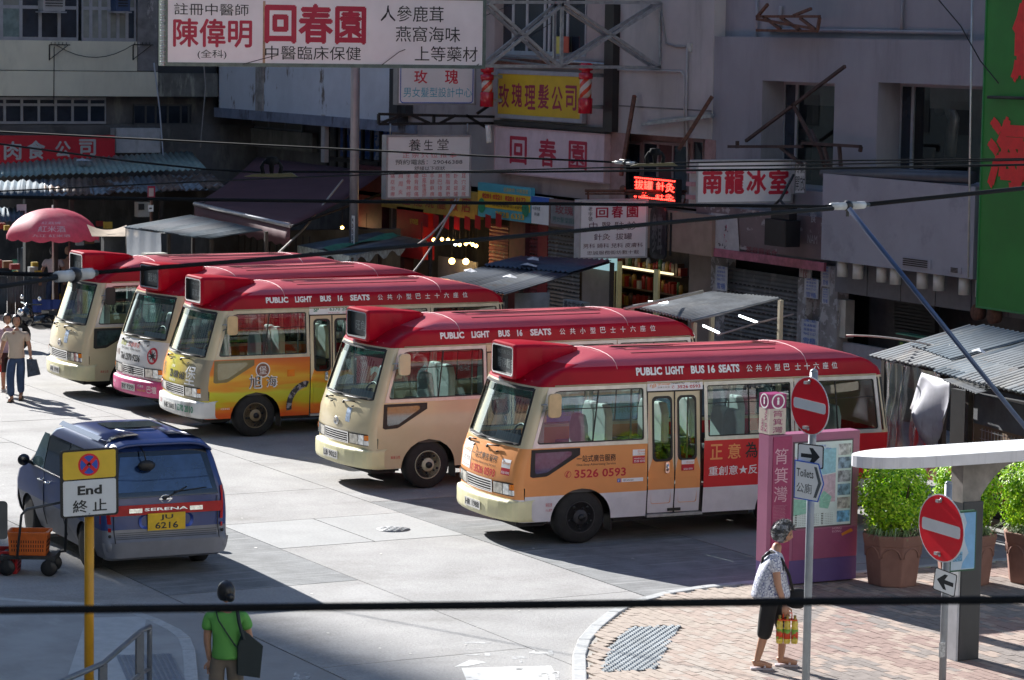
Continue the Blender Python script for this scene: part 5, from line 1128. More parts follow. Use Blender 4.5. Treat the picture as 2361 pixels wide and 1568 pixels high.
for i, (u, v) in enumerate(bulbs):
    if u < 300: p = gnd(u, v, 2.6)
    else: p = onY(u, v, YW-.35 if v < 600 else YW-.1)
    t = thing('bulb', None, 'bulb', tuple(p), local=True); nm = {12: 'bare bulb under the rusty stall roof, above the pink umbrella', 14: 'bare bulb with a reddish shade in the dark left of the lamp post', 15: 'pale bulb just right of the lamp post'}.get(i)
    t['label'] = nm or ('round lamp low in the restaurant front, the %s one' % ('left', 'right')[i-10] if i in (10, 11) else 'bare bulb in the row under the red flags, '+ORD[i] if i < 10 else 'bare bulb beside the lamp post, higher of two'); t['group'] = 'bare bulbs hanging in the shops' if nm is None else 'single bulbs among the stalls'
    s = MB(); s.ball((0, 0, 0), .042 if i not in (10, 11) else .075, n=10, m=7); 
    s.build('glass_bulb', BULBW if i in (4, 15) else BULB, t)
    s = MB(); s.tube([(0, 0, .05), (0, 0, .12)], .02, 6); s.tube([(0, 0, .1), (0, 0, .5)], .006, 4); s.build('flex', BLKM, t)
for i, (u, v, e) in enumerate(((1040, 556, 4), (789, 520, 4), (1074, 600, 3))):
    L_ = bpy.data.lights.new('bulb_light', 'POINT'); L_.energy = e; L_.color = (1, .6, .28); L_.shadow_soft_size = .15; o = bpy.data.objects.new('bulb_light', L_); COL.objects.link(o); o.location = onY(u, v, YW-.6)
for (u0, v0, u1, v1, bgm, lab, tx) in ((1102, 420, 1223, 515, CYAN, 'yellow and cyan property advert board with phone numbers above the shutters', [('2928 6333', .36, .06, .17, YEL, .02, .75), ('8201 0221  8201 0172', .10, .56, .14, RED, .03, 1.15*1), ('筲箕灣金華街18號地下', .30, .36, .09, BLK, .0, .9), ('全港免佣  中原首選', .5, .82, .12, YEL, 0, .9)]), (1226, 452, 1266, 520, WHITE, 'small white shop board with a blue top left of the faded barber board', [('中原地產', .1, .5, .14, BLK, 0, .6), ('商舖', .2, .3, .12, BLK, 0, .4)])):
    a = onY(u0, v0, YW-.3); b = onY(u1, v1, YW-.3); t = thing('sign_board', lab, 'sign', (a.x, YW-.3, b.z)); s = MB(); s.bb(a.x, YW-.3, b.z, b.x, YW-.2, a.z); bd = s.build('board', bgm, t); w, h = b.x-a.x, a.z-b.z
    if u0 == 1102:
        s = MB(); s.bb(a.x+.02, YW-.31, b.z+h*.30, b.x-.02, YW-.30, b.z+h*.76); s.build('yellow_band', YEL, t)
        s = MB(); s.prism(FR((a.x+.22, YW-.312, b.z+.26), (1, 0, 0)), circ(0, 0, .17, 16), 0, .003); s.prism(FR((b.x-.22, YW-.312, b.z+.30), (1, 0, 0)), circ(0, 0, .17, 16), 0, .003); s.build('seal', GREENP, t)
    else:
        s = MB(); s.bb(a.x, YW-.305, a.z-.16, b.x, YW-.3, a.z); s.build('blue_top', BLUE, t)
    for (q, x, y, hh, mm, bo_, ww) in tx: text(bd, q, FR((a.x, YW-.315, b.z), (1, 0, 0)), w*x if x < .7 else w*x, h*y, h*hh, min(ww/1.4, .96-x)*w, mm, bo_)
g5 = thing('shopfront', 'row of dark and red roller shutters right of the restaurant, with clinic posters', 'shop', tuple(onY(1205, 850, YW)))
for u0, u1, mm in ((1130, 1174, SHUTR), (1206, 1258, SHUTR), (1258, 1340, SHUT)):
    a, b = onY(u0, 600, YW).x, onY(u1, 600, YW).x; shutter(g5, FR((0, YW-.02, 0), (1, 0, 0)), a, 0, b-a, onY(u0, 515, YW).z, 0, mm, (.5, .95))
s = MB(); wbox(s, 1240, 515, 1258, 800, -.05, .05); s.build('red_post', M('red_post', (.22, .02, .03), .6), g5)
s = MB(); wbox(s, 1298, 690, 1342, 800, .0, .2); cb = s.build('clinic_poster', M('clinic_poster', (.36, .38, .40), .5), g5); text(cb, '養生堂推拿', FR(onY(1300, 712, YW-.21), (1, 0, 0)), 0, 0, .2, .9, BLK, .01); text(cb, '30分鐘 $88', FR(onY(1300, 745, YW-.21), (1, 0, 0)), 0, 0, .1, .7, MUTED, .01)
s = MB(); wbox(s, 1328, 570, 1404, 625, .1, .3); cl = s.build('lit_board', M('lit_cyan_board', (.42, .68, .70), .5, emit=.25), g5); text(cl, '中醫推拿', FR(onY(1332, 590, YW-.31), (1, 0, 0)), 0, 0, .14, .6, BLK, 0)
# ------------------------------------------------------------------ hanging and wall signs
SIGNW = M('sign_face_white', (.80, .79, .80), .4, var=.04, sc=1.5, world=True, dirt=(.60, .58, .55), dsc=(1, 1, .3), dlo=.6, dhi=.9)
SIGNP = M('sign_face_pink', (.62, .50, .55), .5, var=.06, world=True, dirt=(.36, .27, .31), dsc=(.8, .8, .3), dlo=.5, dhi=.9)
REDS = M('sign_red', (.42, .012, .05), .45, var=.08); REDB = M('sign_bright_red', (.62, .03, .06), .45); DKP = M('dark_purple_print', (.10, .03, .05), .5); GFR = M('green_grey_frame', (.12, .17, .15), .5, metal=.2, var=.2)
def xt(parent, s, u0, v0, u1, v1, X, mat, bold=.01, d=.006):
    a = onX(u0, v1, X); b = onX(u1, v0, X); return text(parent, s, FR((X, a.y, a.z), (0, 1, 0)), 0, 0, b.z-a.z, b.y-a.y, mat, bold, d=d)
def yt(parent, s, u0, v0, u1, v1, Y, mat, bold=.01, d=.006):
    a = onY(u0, v1, Y); b = onY(u1, v0, Y); return text(parent, s, FR((a.x, Y, a.z), (1, 0, 0)), 0, 0, b.z-a.z, b.x-a.x, mat, bold, d=d)
def xsign(name, label, u0, v0, u1, v1, X, depth, face, frame, fw=.06, cat='sign'):
    a = onX(u0, v1, X); b = onX(u1, v0, X); t = thing(name, label, cat, (X, a.y, a.z)); fr = FR((X, a.y, a.z), (0, 1, 0)); w, h = b.y-a.y, b.z-a.z
    s = MB(); s.fbox(fr, 0, 0, w, h, -depth, -.012); s.build('casing', frame, t)
    s = MB(); s.fbox(fr, 0, 0, w, fw, -.012, .015); s.fbox(fr, 0, h-fw, w, h, -.012, .015); s.fbox(fr, 0, fw, fw, h-fw, -.012, .015); s.fbox(fr, w-fw, fw, w, h-fw, -.012, .015); s.build('frame', frame, t)
    s = MB(); s.fbox(fr, fw, fw, w-fw, h-fw, -.012, .0); f = s.build('face', face, t); return t, f
def ysign(name, label, u0, v0, u1, v1, d, depth, face, frame, fw=.05, cat='sign'):
    Y = YW-d; a = onY(u0, v1, Y); b = onY(u1, v0, Y); z0 = onY(u1, v1, Y).z; z1 = onY(u0, v0, Y).z; t = thing(name, label, cat, (a.x, Y, z0)); fr = FR((a.x, Y, z0), (1, 0, 0)); w, h = b.x-a.x, z1-z0
    s = MB(); s.fbox(fr, 0, 0, w, h, -depth, -.012); s.build('casing', frame, t)
    s = MB(); s.fbox(fr, 0, 0, w, fw, -.012, .015); s.fbox(fr, 0, h-fw, w, h, -.012, .015); s.fbox(fr, 0, fw, fw, h-fw, -.012, .015); s.fbox(fr, w-fw, fw, w, h-fw, -.012, .015); s.build('frame', frame, t)
    s = MB(); s.fbox(fr, fw, fw, w-fw, h-fw, -.012, .0); f = s.build('face', face, t); return t, f, fr, w, h
X1 = -51.97
t, f = xsign('hanging_sign', 'very large white hanging sign with red and black characters across the top left', 378, -6, 1121, 152, X1, .28, SIGNW, GFR, .07)
for s_, a, b, c, d, m, bo_ in (('註冊中醫師', 401, 10, 573, 34, BLK, .01), ('陳偉明', 400, 46, 580, 107, REDS, .04), ('(全科)', 455, 115, 522, 136, BLK, .0), ('回春園', 612, 14, 842, 97, REDS, .06), ('中醫臨床保健', 611, 108, 832, 137, BLK, .012), ('人參鹿茸', 877, 15, 1023, 49, BLK, .01), ('燕窩海味', 912, 62, 1061, 96, BLK, .01), ('上等藥材', 956, 108, 1101, 141, BLK, .01)):
    xt(f, s_, a, b, c, d, X1, m, bo_)
s = MB(); s.fbox(FR((X1, onX(606, 75, X1).y, onX(606, 148, X1).z), (0, 1, 0)), 0, 0, .05, 1.2, .001, .004); s.build('rust_streak', M('rust_stain', (.38, .27, .17), .8, var=.3), t)
s = MB(); p = onX(371, -5, X1); q = onX(371, 150, X1)
for k in range(26): z = q.z+(p.z-q.z)*k/26; s.tube([(X1+.1, p.y, z), (X1+.1, p.y, z+.028)], .055 if k % 2 else .04, 8)
s.build('coiled_conduit', STEEL, t)
tr = thing('sign_truss', 'grey steel lattice truss holding the big white sign out from the wall', 'truss', tuple(onX(1525, 150, X1)))
s = MB()
for dx, off in ((0, 0), (-.3, 0)):
    for (a, b) in (((1118, 152), (1523, 156)), ((1128, 5), (1523, 6)), ((1523, 6), (1523, 156)), ((1128, 150), (1300, 8)), ((1128, 8), (1290, 154)), ((1296, 6), (1294, 154)), ((1302, 8), (1520, 154)), ((1292, 154), (1522, 12))):
        if dx and a[0] == 1523: continue
        s.bar(onX(*a, X1)+V((dx, 0, 0)), onX(*b, X1)+V((dx, 0, 0)), .06 if a[1] != b[1] else .055)
s.build('truss_bar', STEEL, tr)
cable([onX(560, 148, X1+.1), onX(620, 132, X1+.1), onX(1160, 5, X1-3)], .008, 'guy wire running up from under the big sign, the left one'); cable([onX(880, 150, X1+.1), onX(920, 120, X1+.1), onX(1300, -40, X1-3)], .008, 'guy wire running up from under the big sign, the middle one'); cable([onX(1100, 150, X1+.1), onX(1180, 110, X1-2), onX(1420, -40, X1-4)], .008, 'guy wire running up from under the big sign, the right one')
X2 = onY(1122, 210, YW-.2).x
t, f = xsign('hanging_sign', 'white barber sign with blue outline, red and teal characters, left of the striped poles', 915, 145, 1098, 242, X2, .2, SIGNW, M('grey_sign_frame', (.25, .25, .25), .5), .04)
xt(f, '玫', 955, 162, 985, 192, X2, REDB, .03); xt(f, '瑰', 1026, 161, 1056, 193, X2, REDB, .03); xt(f, '男女髮型設計中心', 930, 202, 1088, 224, X2, CYAN, .01)
s = MB(); a = onX(922, 238, X2); b = onX(1092, 130, X2); fr = FR((X2, a.y, a.z), (0, 1, 0)); w, h = b.y-a.y, b.z-a.z
s.ring(lambda x, y: fr.p(x, y, .006), rrect(0, 0, w, h, .08, 4), rrect(.022, .022, w-.022, h-.022, .06, 4)); s.build('blue_outline', BLUE, f)
bt = thing('sign_truss', 'black steel truss reaching out from the wall under the barber sign', 'truss', tuple(onX(1150, 275, X2)))
s = MB()
for a, b in (((873, 263), (1160, 270)), ((873, 286), (1140, 284)), ((873, 263), (873, 286)), ((880, 283), (925, 266)), ((950, 266), (990, 284)), ((1015, 284), (1050, 266)), ((1000, 266), (1000, 284)), ((1075, 266), (1130, 300)), ((1100, 262), (1125, 245))): s.bar(onX(*a, X2), onX(*b, X2), .06)
s.build('truss_bar', BLKM, bt)
def barber(u, v0, v1, d, lab):
    c = onY(u, v1, YW-d); top = onY(u, v0, YW-d).z-c.z; r = .155
    t = thing('barber_pole', lab, 'barber pole', tuple(c), local=True)
    s = MB(); s.lathe([(r, 0), (r, .45*r/.155*.7), (r*.9, .33)], (0, 0, 0), n=16); s.lathe([(r*.9, top-.34), (r, top-.33), (r, top-.22), (r*.6, top-.20), (r*.6, top-.17), (r, top-.15), (r, top-.05), (r*.7, top)], (0, 0, 0), n=16); s.build('red_cap', M('glossy_red', (.5, .01, .03), .25, coat=.5), t)
    m = bpy.data.materials.get('barber_stripes')
    if m is None:
        m = bpy.data.materials.new('barber_stripes'); m.use_nodes = True; n = m.node_tree; L = n.links.new; b = n.nodes['Principled BSDF']
        tc = n.nodes.new('ShaderNodeTexCoord'); sp = n.nodes.new('ShaderNodeSeparateXYZ'); L(tc.outputs['Object'], sp.inputs[0]); at = n.nodes.new('ShaderNodeMath'); at.operation = 'ARCTAN2'; L(sp.outputs[1], at.inputs[0]); L(sp.outputs[0], at.inputs[1])
        ma = n.nodes.new('ShaderNodeMath'); ma.operation = 'MULTIPLY_ADD'; ma.inputs[1].default_value = 3/6.2832; L(at.outputs[0], ma.inputs[0]); mz = n.nodes.new('ShaderNodeMath'); mz.operation = 'MULTIPLY'; mz.inputs[1].default_value = -4.2; L(sp.outputs[2], mz.inputs[0]); L(mz.outputs[0], ma.inputs[2])
        fr_ = n.nodes.new('ShaderNodeMath'); fr_.operation = 'FRACT'; L(ma.outputs[0], fr_.inputs[0]); r_ = n.nodes.new('ShaderNodeValToRGB'); r_.color_ramp.interpolation = 'CONSTANT'; L(fr_.outputs[0], r_.inputs[0])
        e = r_.color_ramp.elements; e[0].position = 0; e[0].color = (.62, .55, .48, 1); e[1].position = .55; e[1].color = (.65, .06, .02, 1); L(r_.outputs[0], b.inputs['Base Color']); b.inputs['Coat Weight'].default_value = .6
    s = MB(); s.lathe([(r*.82, .33), (r*.82, top-.33)], (0, 0, 0), n=20); s.build('striped_cylinder', m, t)
    s = MB(); s.bb(-.03, .12, .1, .03, d, .18); s.bb(-.03, .12, top-.3, .03, d, top-.22); s.build('wall_bracket', STEEL, t)
barber(1122, 150, 246, .5, 'red capped striped barber pole left of the yellow sign'); barber(1349, 145, 262, .5, 'red capped striped barber pole in front of the yellow sign')
t, f, fr, w, h = ysign('wall_sign', 'yellow barber shop wall sign with maroon characters', 1143, 160, 1345, 285, .12, .1, M('sign_yellow', (.62, .42, .02), .45, var=.08, sc=2), M('grey_frame', (.32, .33, .36), .5), .09)
for i, ch in enumerate('玫瑰理髮公司'): text(f, ch, fr, w*.035+i*w*.155, h*.22+(.03*h if i % 2 else 0), h*.48, w*.12, M('maroon_print', (.30, .015, .07), .5), .035, d=.006)
t, f, fr, w, h = ysign('wall_sign', 'long pink wall sign with three red seal style characters', 1139, 290, 1396, 424, .16, .14, SIGNP, M('pale_pink_edge', (.5, .35, .36), .5), .03)
for i, ch in enumerate('回春園'): text(f, ch, fr, w*(.15+i*.27), h*.24, h*.56, w*.155, REDS, .05, d=.006)
XA = X2+.3
t, f = xsign('hanging_sign', 'white clinic lightbox hung by chains, full of small red characters and a phone number', 889, 311, 1087, 460, XA, .22, SIGNW, M('pale_steel_frame', (.4, .4, .42), .4, metal=.5), .045)
RP = M('thin_red_print', (.62, .10, .12), .5)
xt(f, '養', 942, 321, 970, 348, XA, BLK, .012); xt(f, '生', 977, 322, 998, 346, XA, BLK, .012); xt(f, '堂', 1008, 320, 1034, 346, XA, BLK, .012); xt(f, '正 宗 穴 位 推 拿', 928, 352, 1052, 364, XA, RP, 0); xt(f, '預約電話：29046388', 911, 367, 1066, 380, XA, BLK, 0); xt(f, '舒緩以下症狀', 955, 383, 1026, 393, XA, BLK, 0)
cols = ['痛症治療', '肩周炎', '坐骨神經', '腰背酸痛', '中風後遺症', '手腳麻痹', '淋巴排毒', '推脂減肥', '針灸拔罐', '耳穴足底']
for i, c in enumerate(cols):
    for j, ch in enumerate(c): x = 900+i*18.2; y = 400+j*(56/len(c)); xt(f, ch, x, y, x+10, y+11, XA, RP, 0)
s = MB()
for u in (900, 1078): s.tube([onX(u, 311, XA), onX(u, 285, XA)], .018, 6)
s.build('chain', STEEL, t)
XB = onY(1575, 440, YW).x
t, f = xsign('hanging_sign', 'white hanging sign with dark red characters on six lines in front of the medicine shop', 1334, 459, 1494, 598, XB, .2, SIGNW, M('weathered_frame', (.42, .42, .42), .5), .035)
for s_, a, b, c, d, m, bo_ in (('老', 1356, 477, 1366, 487, BLK, 0), ('字', 1356, 489, 1366, 499, BLK, 0), ('號', 1356, 500, 1366, 510, BLK, 0), ('回', 1374, 479, 1402, 502, REDS, .05), ('春', 1410, 475, 1436, 502, REDS, .05), ('園', 1445, 476, 1471, 501, REDS, .05), ('中 醫 駐 診', 1358, 510, 1468, 532, DKP, .005), ('針灸  拔罐', 1369, 537, 1457, 554, DKP, .0), ('男科 婦科 兒科 皮膚科', 1344, 559, 1482, 573, DKP, 0), ('忠誠服務街坊數十載', 1353, 576, 1473, 588, DKP, 0)): xt(f, s_, a, b, c, d, XB, m, bo_)
bt = thing('sign_bracket', 'rusty pipe bracket above the six line white sign', 'bracket', tuple(onX(1560, 440, XB)))
s = MB(); s.tube([onX(1350, 440, XB), onX(1582, 441, XB)], .035, 6); s.tube([onX(1350, 447, XB), onX(1578, 447, XB), onX(1582, 452, XB), onX(1574, 478, XB)], .02, 6)
for u in (1356, 1470): s.tube([onX(u, 460, XB), onX(u, 441, XB)], .02, 6)
s.ball(onX(1436, 435, XB), .07, n=8, m=6); s.build('bracket_pipe', RUST, bt)
XC = onY(1835, 420, YW).x
t, f = xsign('hanging_sign', 'white sign with four bold red characters for the ice room cafe', 1604, 368, 1829, 471, XC, .25, SIGNW, M('weathered_frame', (.42, .42, .42), .5), .035)
for i, ch in enumerate('南龍冰室'): xt(f, ch, 1620+i*51, 391, 1664+i*51, 446, XC, REDB, .07)
s = MB()
for k in range(3): s.bb(XC-.2, onX(1600, 420, XC).y-.05, onX(1604, 460-k*30, XC).z, XC, onX(1604, 420, XC).y, onX(1604, 450-k*30, XC).z)
s.build('side_print', M('pink_side_print', (.4, .2, .22), .5), t)
t, f = xsign('hanging_sign', 'narrow white sign with rounded corners and black strokes right of the ice room sign', 1830, 373, 1858, 447, XC+.5, .12, SIGNW, M('grey_sign_frame', (.25, .25, .25), .5), .02); xt(f, '冷氣', 1833, 380, 1855, 400, XC+.5, BLK, 0); xt(f, '開放', 1833, 405, 1855, 440, XC+.5, BLK, 0)
t, f, fr, w, h = ysign('led_sign', 'black panel with glowing red LED characters under the concrete wall', 1461, 404, 1561, 468, .5, .12, M('led_black', (.01, .008, .008), .4), BLKM, .02)
LED = M('led_red', (1, .03, .02), .5, emit=5, var=0); text(f, '拔罐 針灸', fr, w*.02, h*.42, h*.40, w*.93, LED, .02, d=.008); text(f, '全  針灸', fr, w*.15, h*.08, h*.26, w*.80, LED, .0, d=.008)
s = MB()
for k in range(22):
    for y in (.05, .88): s.fbox(fr, w*(.02+k*.044), h*y, w*(.045+k*.044), h*y+.03, .008, .012)
s.build('led_border', LED, f)
t, f, fr, w, h = ysign('wall_sign', 'faded barber board with red and green characters beside the white six line sign', 1266, 458, 1336, 530, .35, .1, M('faded_board', (.22, .23, .24), .5, var=.1), M('faded_pink_frame', (.2, .13, .12), .6), .06)
text(f, '玫瑰', fr, w*.2, h*.48, h*.32, w*.6, MUTED, .03, d=.005); text(f, '男女髮型設計', fr, w*.12, h*.18, h*.2, w*.8, M('dull_teal_print', (.04, .16, .15), .5), .005, d=.005)
# green advertising hoarding at the right edge
t, f, fr, w, h = ysign('green_hoarding', 'tall green hoarding with red neon characters at the right edge', 2249, -70, 2600, 760, 1.05, .3, M('hoarding_green', (.022, .20, .03), .5, var=.12, sc=1, world=True), M('hoarding_edge', (.03, .22, .07), .4), .03)
NEON = M('neon_red_plastic', (.75, .03, .03), .4, var=.1)
a = onY(2280, 432, YW-1.06); b = onY(2345, 285, YW-1.06)
yy_ = YW-1.06; text(f, '海', FR((onY(2278, 430, yy_).x, yy_, onY(2300, 430, yy_).z), (1, 0, 0)), 0, 0, 1.12, .98, NEON, .09); text(f, '鮮', FR((onY(2335, 200, yy_).x, yy_, onY(2335, 182, yy_).z), (1, 0, 0)), 0, 0, 1.25, 1.1, NEON, .09)
s = MB(); s.tube([onY(2278, 224, yy_-.08), onY(2420, 228, yy_-.08)], .03, 6); s.build('conduit', BLKM, t)
s = MB(); s.tube([onY(2242, -60, YW-1.1), onY(2232, 640, YW-1.1)], .02, 5); s.build('edge_pipe', ALU, t)
def hook(u, v): return onY(u, v, YW-1.2)
cable([hook(2160, -5), hook(2185, 120), hook(2230, 200), hook(2290, 190)][0:1]+[hook(2215, 60), hook(2260, 140), hook(2302, 192)], .012, 'thin black wire slanting across the green hoarding')
s = MB(); p = onY(1797, 500, YW-.9)
fl_ = thing('floodlight', 'black floodlight hanging in front of the worn brown sign band', 'lamp', tuple(p)); s.bb(p.x-.35, p.y-.1, p.z-.55, p.x+.35, p.y+.25, p.z-.05); s.bb(p.x-.3, p.y, p.z-.05, p.x+.3, p.y+.2, p.z+.2); s.tube([p+V((-.2, 0, .2)), p+V((0, 0, .32)), p+V((.2, 0, .2))], .03, 6); s.tube([p+V((0, 0, .3)), p+V((0, .3, .8))], .03, 6); s.build('lamp_body', BLKM, fl_, bevel=.02)
cable([onY(1125, 290, YW-1), onY(1128, 330, YW-1)], .07, 'white bundle of cord hanging beside the pink wall sign', M('white_cord', (.6, .6, .58), .8))
s = MB(); wbox(s, 1085, 318, 1142, 420, -.2, -.1); tag(s.build('red_awning', M('red_cloth', (.45, .03, .05), .7, var=.2, world=True), org=tuple(onY(1085, 420, YW))), 'glimpse of a red cloth in the window behind the white lightbox', 'cloth')

# ------------------------------------------------------------------ market stalls
CORR = [M('corrugated_grey', (.14, .16, .18), .85, var=.2, sc=2, world=True, dirt=(.12, .085, .065), dsc=(.8, .8, .8), dlo=.5, dhi=.72), M('corrugated_blue_grey', (.07, .10, .13), .85, var=.2, sc=2, world=True, dirt=(.15, .155, .15), dsc=(.7, .7, .7), dlo=.5, dhi=.75), M('corrugated_green_grey', (.27, .35, .32), .5, metal=.15, var=.15, sc=2, world=True, dirt=(.17, .2, .2), dsc=(.4, .9, .6), dlo=.5, dhi=.8), M('corrugated_rusty', (.22, .25, .28), .6, metal=.2, var=.2, sc=2, world=True, col2=(.10, .045, .025), c2lo=.47, c2hi=.53, c2s=1.1), M('corrugated_brown', (.17, .11, .085), .7, metal=.1, var=.3, sc=3, world=True, dirt=(.25, .27, .29), dlo=.56, dhi=.66), M('corrugated_dark_blue', (.035, .05, .075), .8, var=.25, sc=1.2, world=True, dirt=(.07, .08, .09), dlo=.55, dhi=.75), M('corrugated_pale', (.17, .18, .19), .85, var=.2, sc=3, world=True, dirt=(.28, .27, .25), dsc=(2, .5, 1), dlo=.5, dhi=.8)]
def corr(parent, A, B, C, D, mat, pitch=.12, amp=.026, lift=0., name='roof_sheet', split=1):
    A, B, C, D = map(V, (A, B, C, D)); n = max(3, int((B-A).length/pitch)); m = n*4
    nr = (B-A).cross(D-A).normalized()
    if nr.z < 0: nr = -nr
    s = MB(); s.sm = True
    s.grid(lambda u, v: A.lerp(B, u).lerp(D.lerp(C, u), v)+nr*(amp*math.sin(u*n*2*math.pi)+lift+.02*math.sin(v*3+u*5)*0), m, 1)
    o = s.build(name, mat, parent); md = o.modifiers.new('thickness', 'SOLIDIFY'); md.thickness = .004; return o
def roof(parent, A, B, C, D, mats, n, pitch=.12, amp=.026, jit=.12):
    A, B, C, D = map(V, (A, B, C, D))
    for k in range(n):
        a, b = k/n, min(1, (k+1)/n+.02); j = random.uniform(-jit, jit)*.6; dn = (A-D).normalized()
        corr(parent, A.lerp(B, a)+dn*j, A.lerp(B, b)+dn*j, D.lerp(C, b), D.lerp(C, a), mats[k % len(mats)], pitch, amp, lift=.012*(k % 2)+random.uniform(0, .006))
DKW = M('dark_timber', (.04, .032, .028), .8, var=.3, sc=4, world=True); PLAST = glass('plastic_sheet', (.70, .74, .76), rough=.22, extra=.10)
def trash(pts, r=.2, cols=None):
    for i, (p, lab) in enumerate(pts):
        s = MB(); p = V(p); k = random.uniform(.6, 1.2)
        vs = []; nn = 9
        for j in range(nn): a = j*2*math.pi/nn; rr = r*k*random.uniform(.5, 1.2); vs.append(p+V((rr*math.cos(a), rr*.6*math.sin(a), random.uniform(.01, .05))))
        vs.append(p+V((0, 0, .08))); s.add(vs, [(j, (j+1) % nn, nn) for j in range(nn)]); tag(s.build('rubbish', M('rubbish_white', (.5, .52, .55), .8, var=.3, sc=12), org=tuple(p)), lab, 'rubbish')
# left stalls
st1 = thing('market_stall', 'long market stall with a pale green sheet roof above rust stained lower sheets, upper left', 'stall', (-71, 24, 0))
A, B, C, D = onX(-10, 408, -71), onX(478, 391, -71), onX(440, 350, -75), onX(-10, 377, -75)
roof(st1, A, B, C, D, [CORR[2]], 5, .15, .03, .05)
A2, B2 = onX(-10, 459, -67), onX(520, 433, -67); C2, D2 = B-V((0, 0, .10)), A-V((0, 0, .10)); C2.x = D2.x = -70.7
roof(st1, A2, B2, C2, D2, [CORR[1], CORR[1], CORR[3], CORR[4], CORR[3], CORR[3], CORR[0], CORR[4], CORR[3], CORR[4]], 10, .15, .03, .25)
roof(st1, onX(-50, 540-28, -66.3), onX(53, 510, -66.3), onX(53, 478, -67.5), onX(-50, 480, -67.5), [CORR[1]], 1, .11, .02, 0)
s = MB(); s.bb(-69.2, 23.7, 0, -69, 30, 2.9); s.build('back_wall', M('stall_dark_wall', (.045, .05, .055), .8, var=.4, sc=1.5, world=True, dirt=(.10, .11, .11), dlo=.5, dhi=.7), st1)
s = MB(); 
for y in (23.8, 24.2, 26.5, 28.6): s.bb(-67.3, y, 0, -67.2, y+.1, 2.85)
s.build('post', DKW, st1)
s = MB(); s.bb(-68.4, 25.2, 0, -67.4, 27.2, 1.0); s.bb(-68.2, 27.4, 0, -67.4, 28.8, 1.15); s.build('counter', M('green_counter', (.02, .10, .07), .6, var=.3, world=True), st1)
GOODS = [M('goods_red', (.25, .03, .03), .6), M('goods_white', (.4, .42, .42), .6), M('goods_green', (.05, .2, .1), .6), M('goods_brown', (.2, .11, .05), .7), M('goods_yellow', (.5, .35, .05), .6)]
gm = [MB() for _ in GOODS]
for k in range(70):
    y = random.uniform(22, 29); x = random.uniform(-68.6, -67.6); z = random.choice((1.0, 1.15, 1.7, 2.1)); a = random.uniform(.06, .18); gm[random.randrange(5)].bb(x, y, z, x+a, y+a*1.4, z+a*random.uniform(.6, 1.4))
for g, m in zip(gm, GOODS): o = g.build('goods', m, st1); o['kind'] = 'stuff'
s = MB(); lb_ = lambda s, u0, v0, u1, v1, X, dx: s.bb(X, onX(u0, v1, X).y, onX(u0, v1, X).z, X+dx, onX(u1, v1, X).y, onX(u0, v0, X).z)
s = MB(); lb_(s, 310, 465, 336, 499, -67.3, .25); eb = s.build('meter_box', M('cream_box', (.42, .41, .36), .6), st1); s = MB(); lb_(s, 319, 470, 332, 484, -67.04, .02); s.build('meter_window', BLK, eb)
s = MB(); lb_(s, 38, 471, 60, 500, -67.2, .03); ps = s.build('poster', NOT, st1); s = MB(); lb_(s, 42, 486, 57, 497, -67.16, .01); s.build('poster_print', BLK, ps)
sp2 = thing('signpost', 'post with a small red framed plate and a black arrow plate among the left stalls', 'sign', tuple(onX(349, 545, -64.5)))
s = MB(); p = onX(349, 548, -64.5); q = onX(349, 432, -64.5); s.tube([p-V((0, 0, .6)), q], .035, 6); s.build('post', RUST, sp2)
s = MB(); lb_(s, 340, 429, 357, 456, -64.45, .02); a = s.build('plate', M('red_plate', (.35, .02, .06), .5), sp2); s = MB(); lb_(s, 343, 434, 354, 453, -64.425, .006); s.build('plate_print', M('plate_pale', (.45, .38, .38), .5), a)
s = MB(); lb_(s, 342, 473, 353, 488, -64.45, .02); a = s.build('plate', WHITE, sp2); s = MB(); lb_(s, 344, 479, 350, 482, -64.425, .006); s.build('plate_print', BLK, a)
ts = thing('red_shop_sign', 'wide red shop sign with white brush characters above the green roof at far left', 'sign', tuple(onX(0, 370, -75.3)))
s = MB(); a = onX(-60, 375, -75.2); b = onX(265, 312, -75.2); s.bb(-75.4, a.y, a.z-.25, -75.2, b.y, b.z); f = s.build('face', M('shop_sign_red', (.50, .012, .03), .45, var=.05, world=True), ts)
for ch, u0, u1, v0, v1 in (('肉', 10, 48, 327, 368), ('食', 62, 103, 325, 366), ('公', 128, 162, 326, 362), ('司', 183, 220, 322, 358)): xt(f, ch, u0, v0, u1, v1, -75.19, M('sign_silver', (.45, .46, .47), .5), .06)
# awning cloth between umbrella and stall
CLOTH = M('beige_canvas', (.42, .33, .24), .8, var=.15, world=True); 
s = MB(); s.sm = True; P = [gnd(202, 520, 2.3), gnd(292, 520, 2.3), gnd(287, 545, 2.1), gnd(215, 544, 2.1)]
P = [onX(200, 517, -63.5), onX(292, 519, -63.5), onX(290, 545, -62.8), onX(212, 545, -62.8)]
s.grid(lambda u, v: P[0].lerp(P[1], u).lerp(P[3].lerp(P[2], u), v)-V((0, 0, .12*math.sin(u*math.pi)*(1-v))), 8, 3); tag(s.build('canvas_awning', CLOTH, org=tuple(P[0])), 'sagging beige canvas awning between the umbrella and the plastic wrapped stall', 'awning')
st2 = thing('market_stall', 'stall with blue grey roof sheets and hanging clear plastic behind the left buses', 'stall', tuple(gnd(430, 600)))
A, B, C, D = gnd(288, 524, 2.5), gnd(482, 551, 2.45), gnd(608, 531, 2.75), gnd(440, 497, 2.8)
roof(st2, A, B, C, D, [CORR[1], CORR[5], CORR[1], CORR[5], CORR[1]], 6, .12, .022, .1)
s = MB()
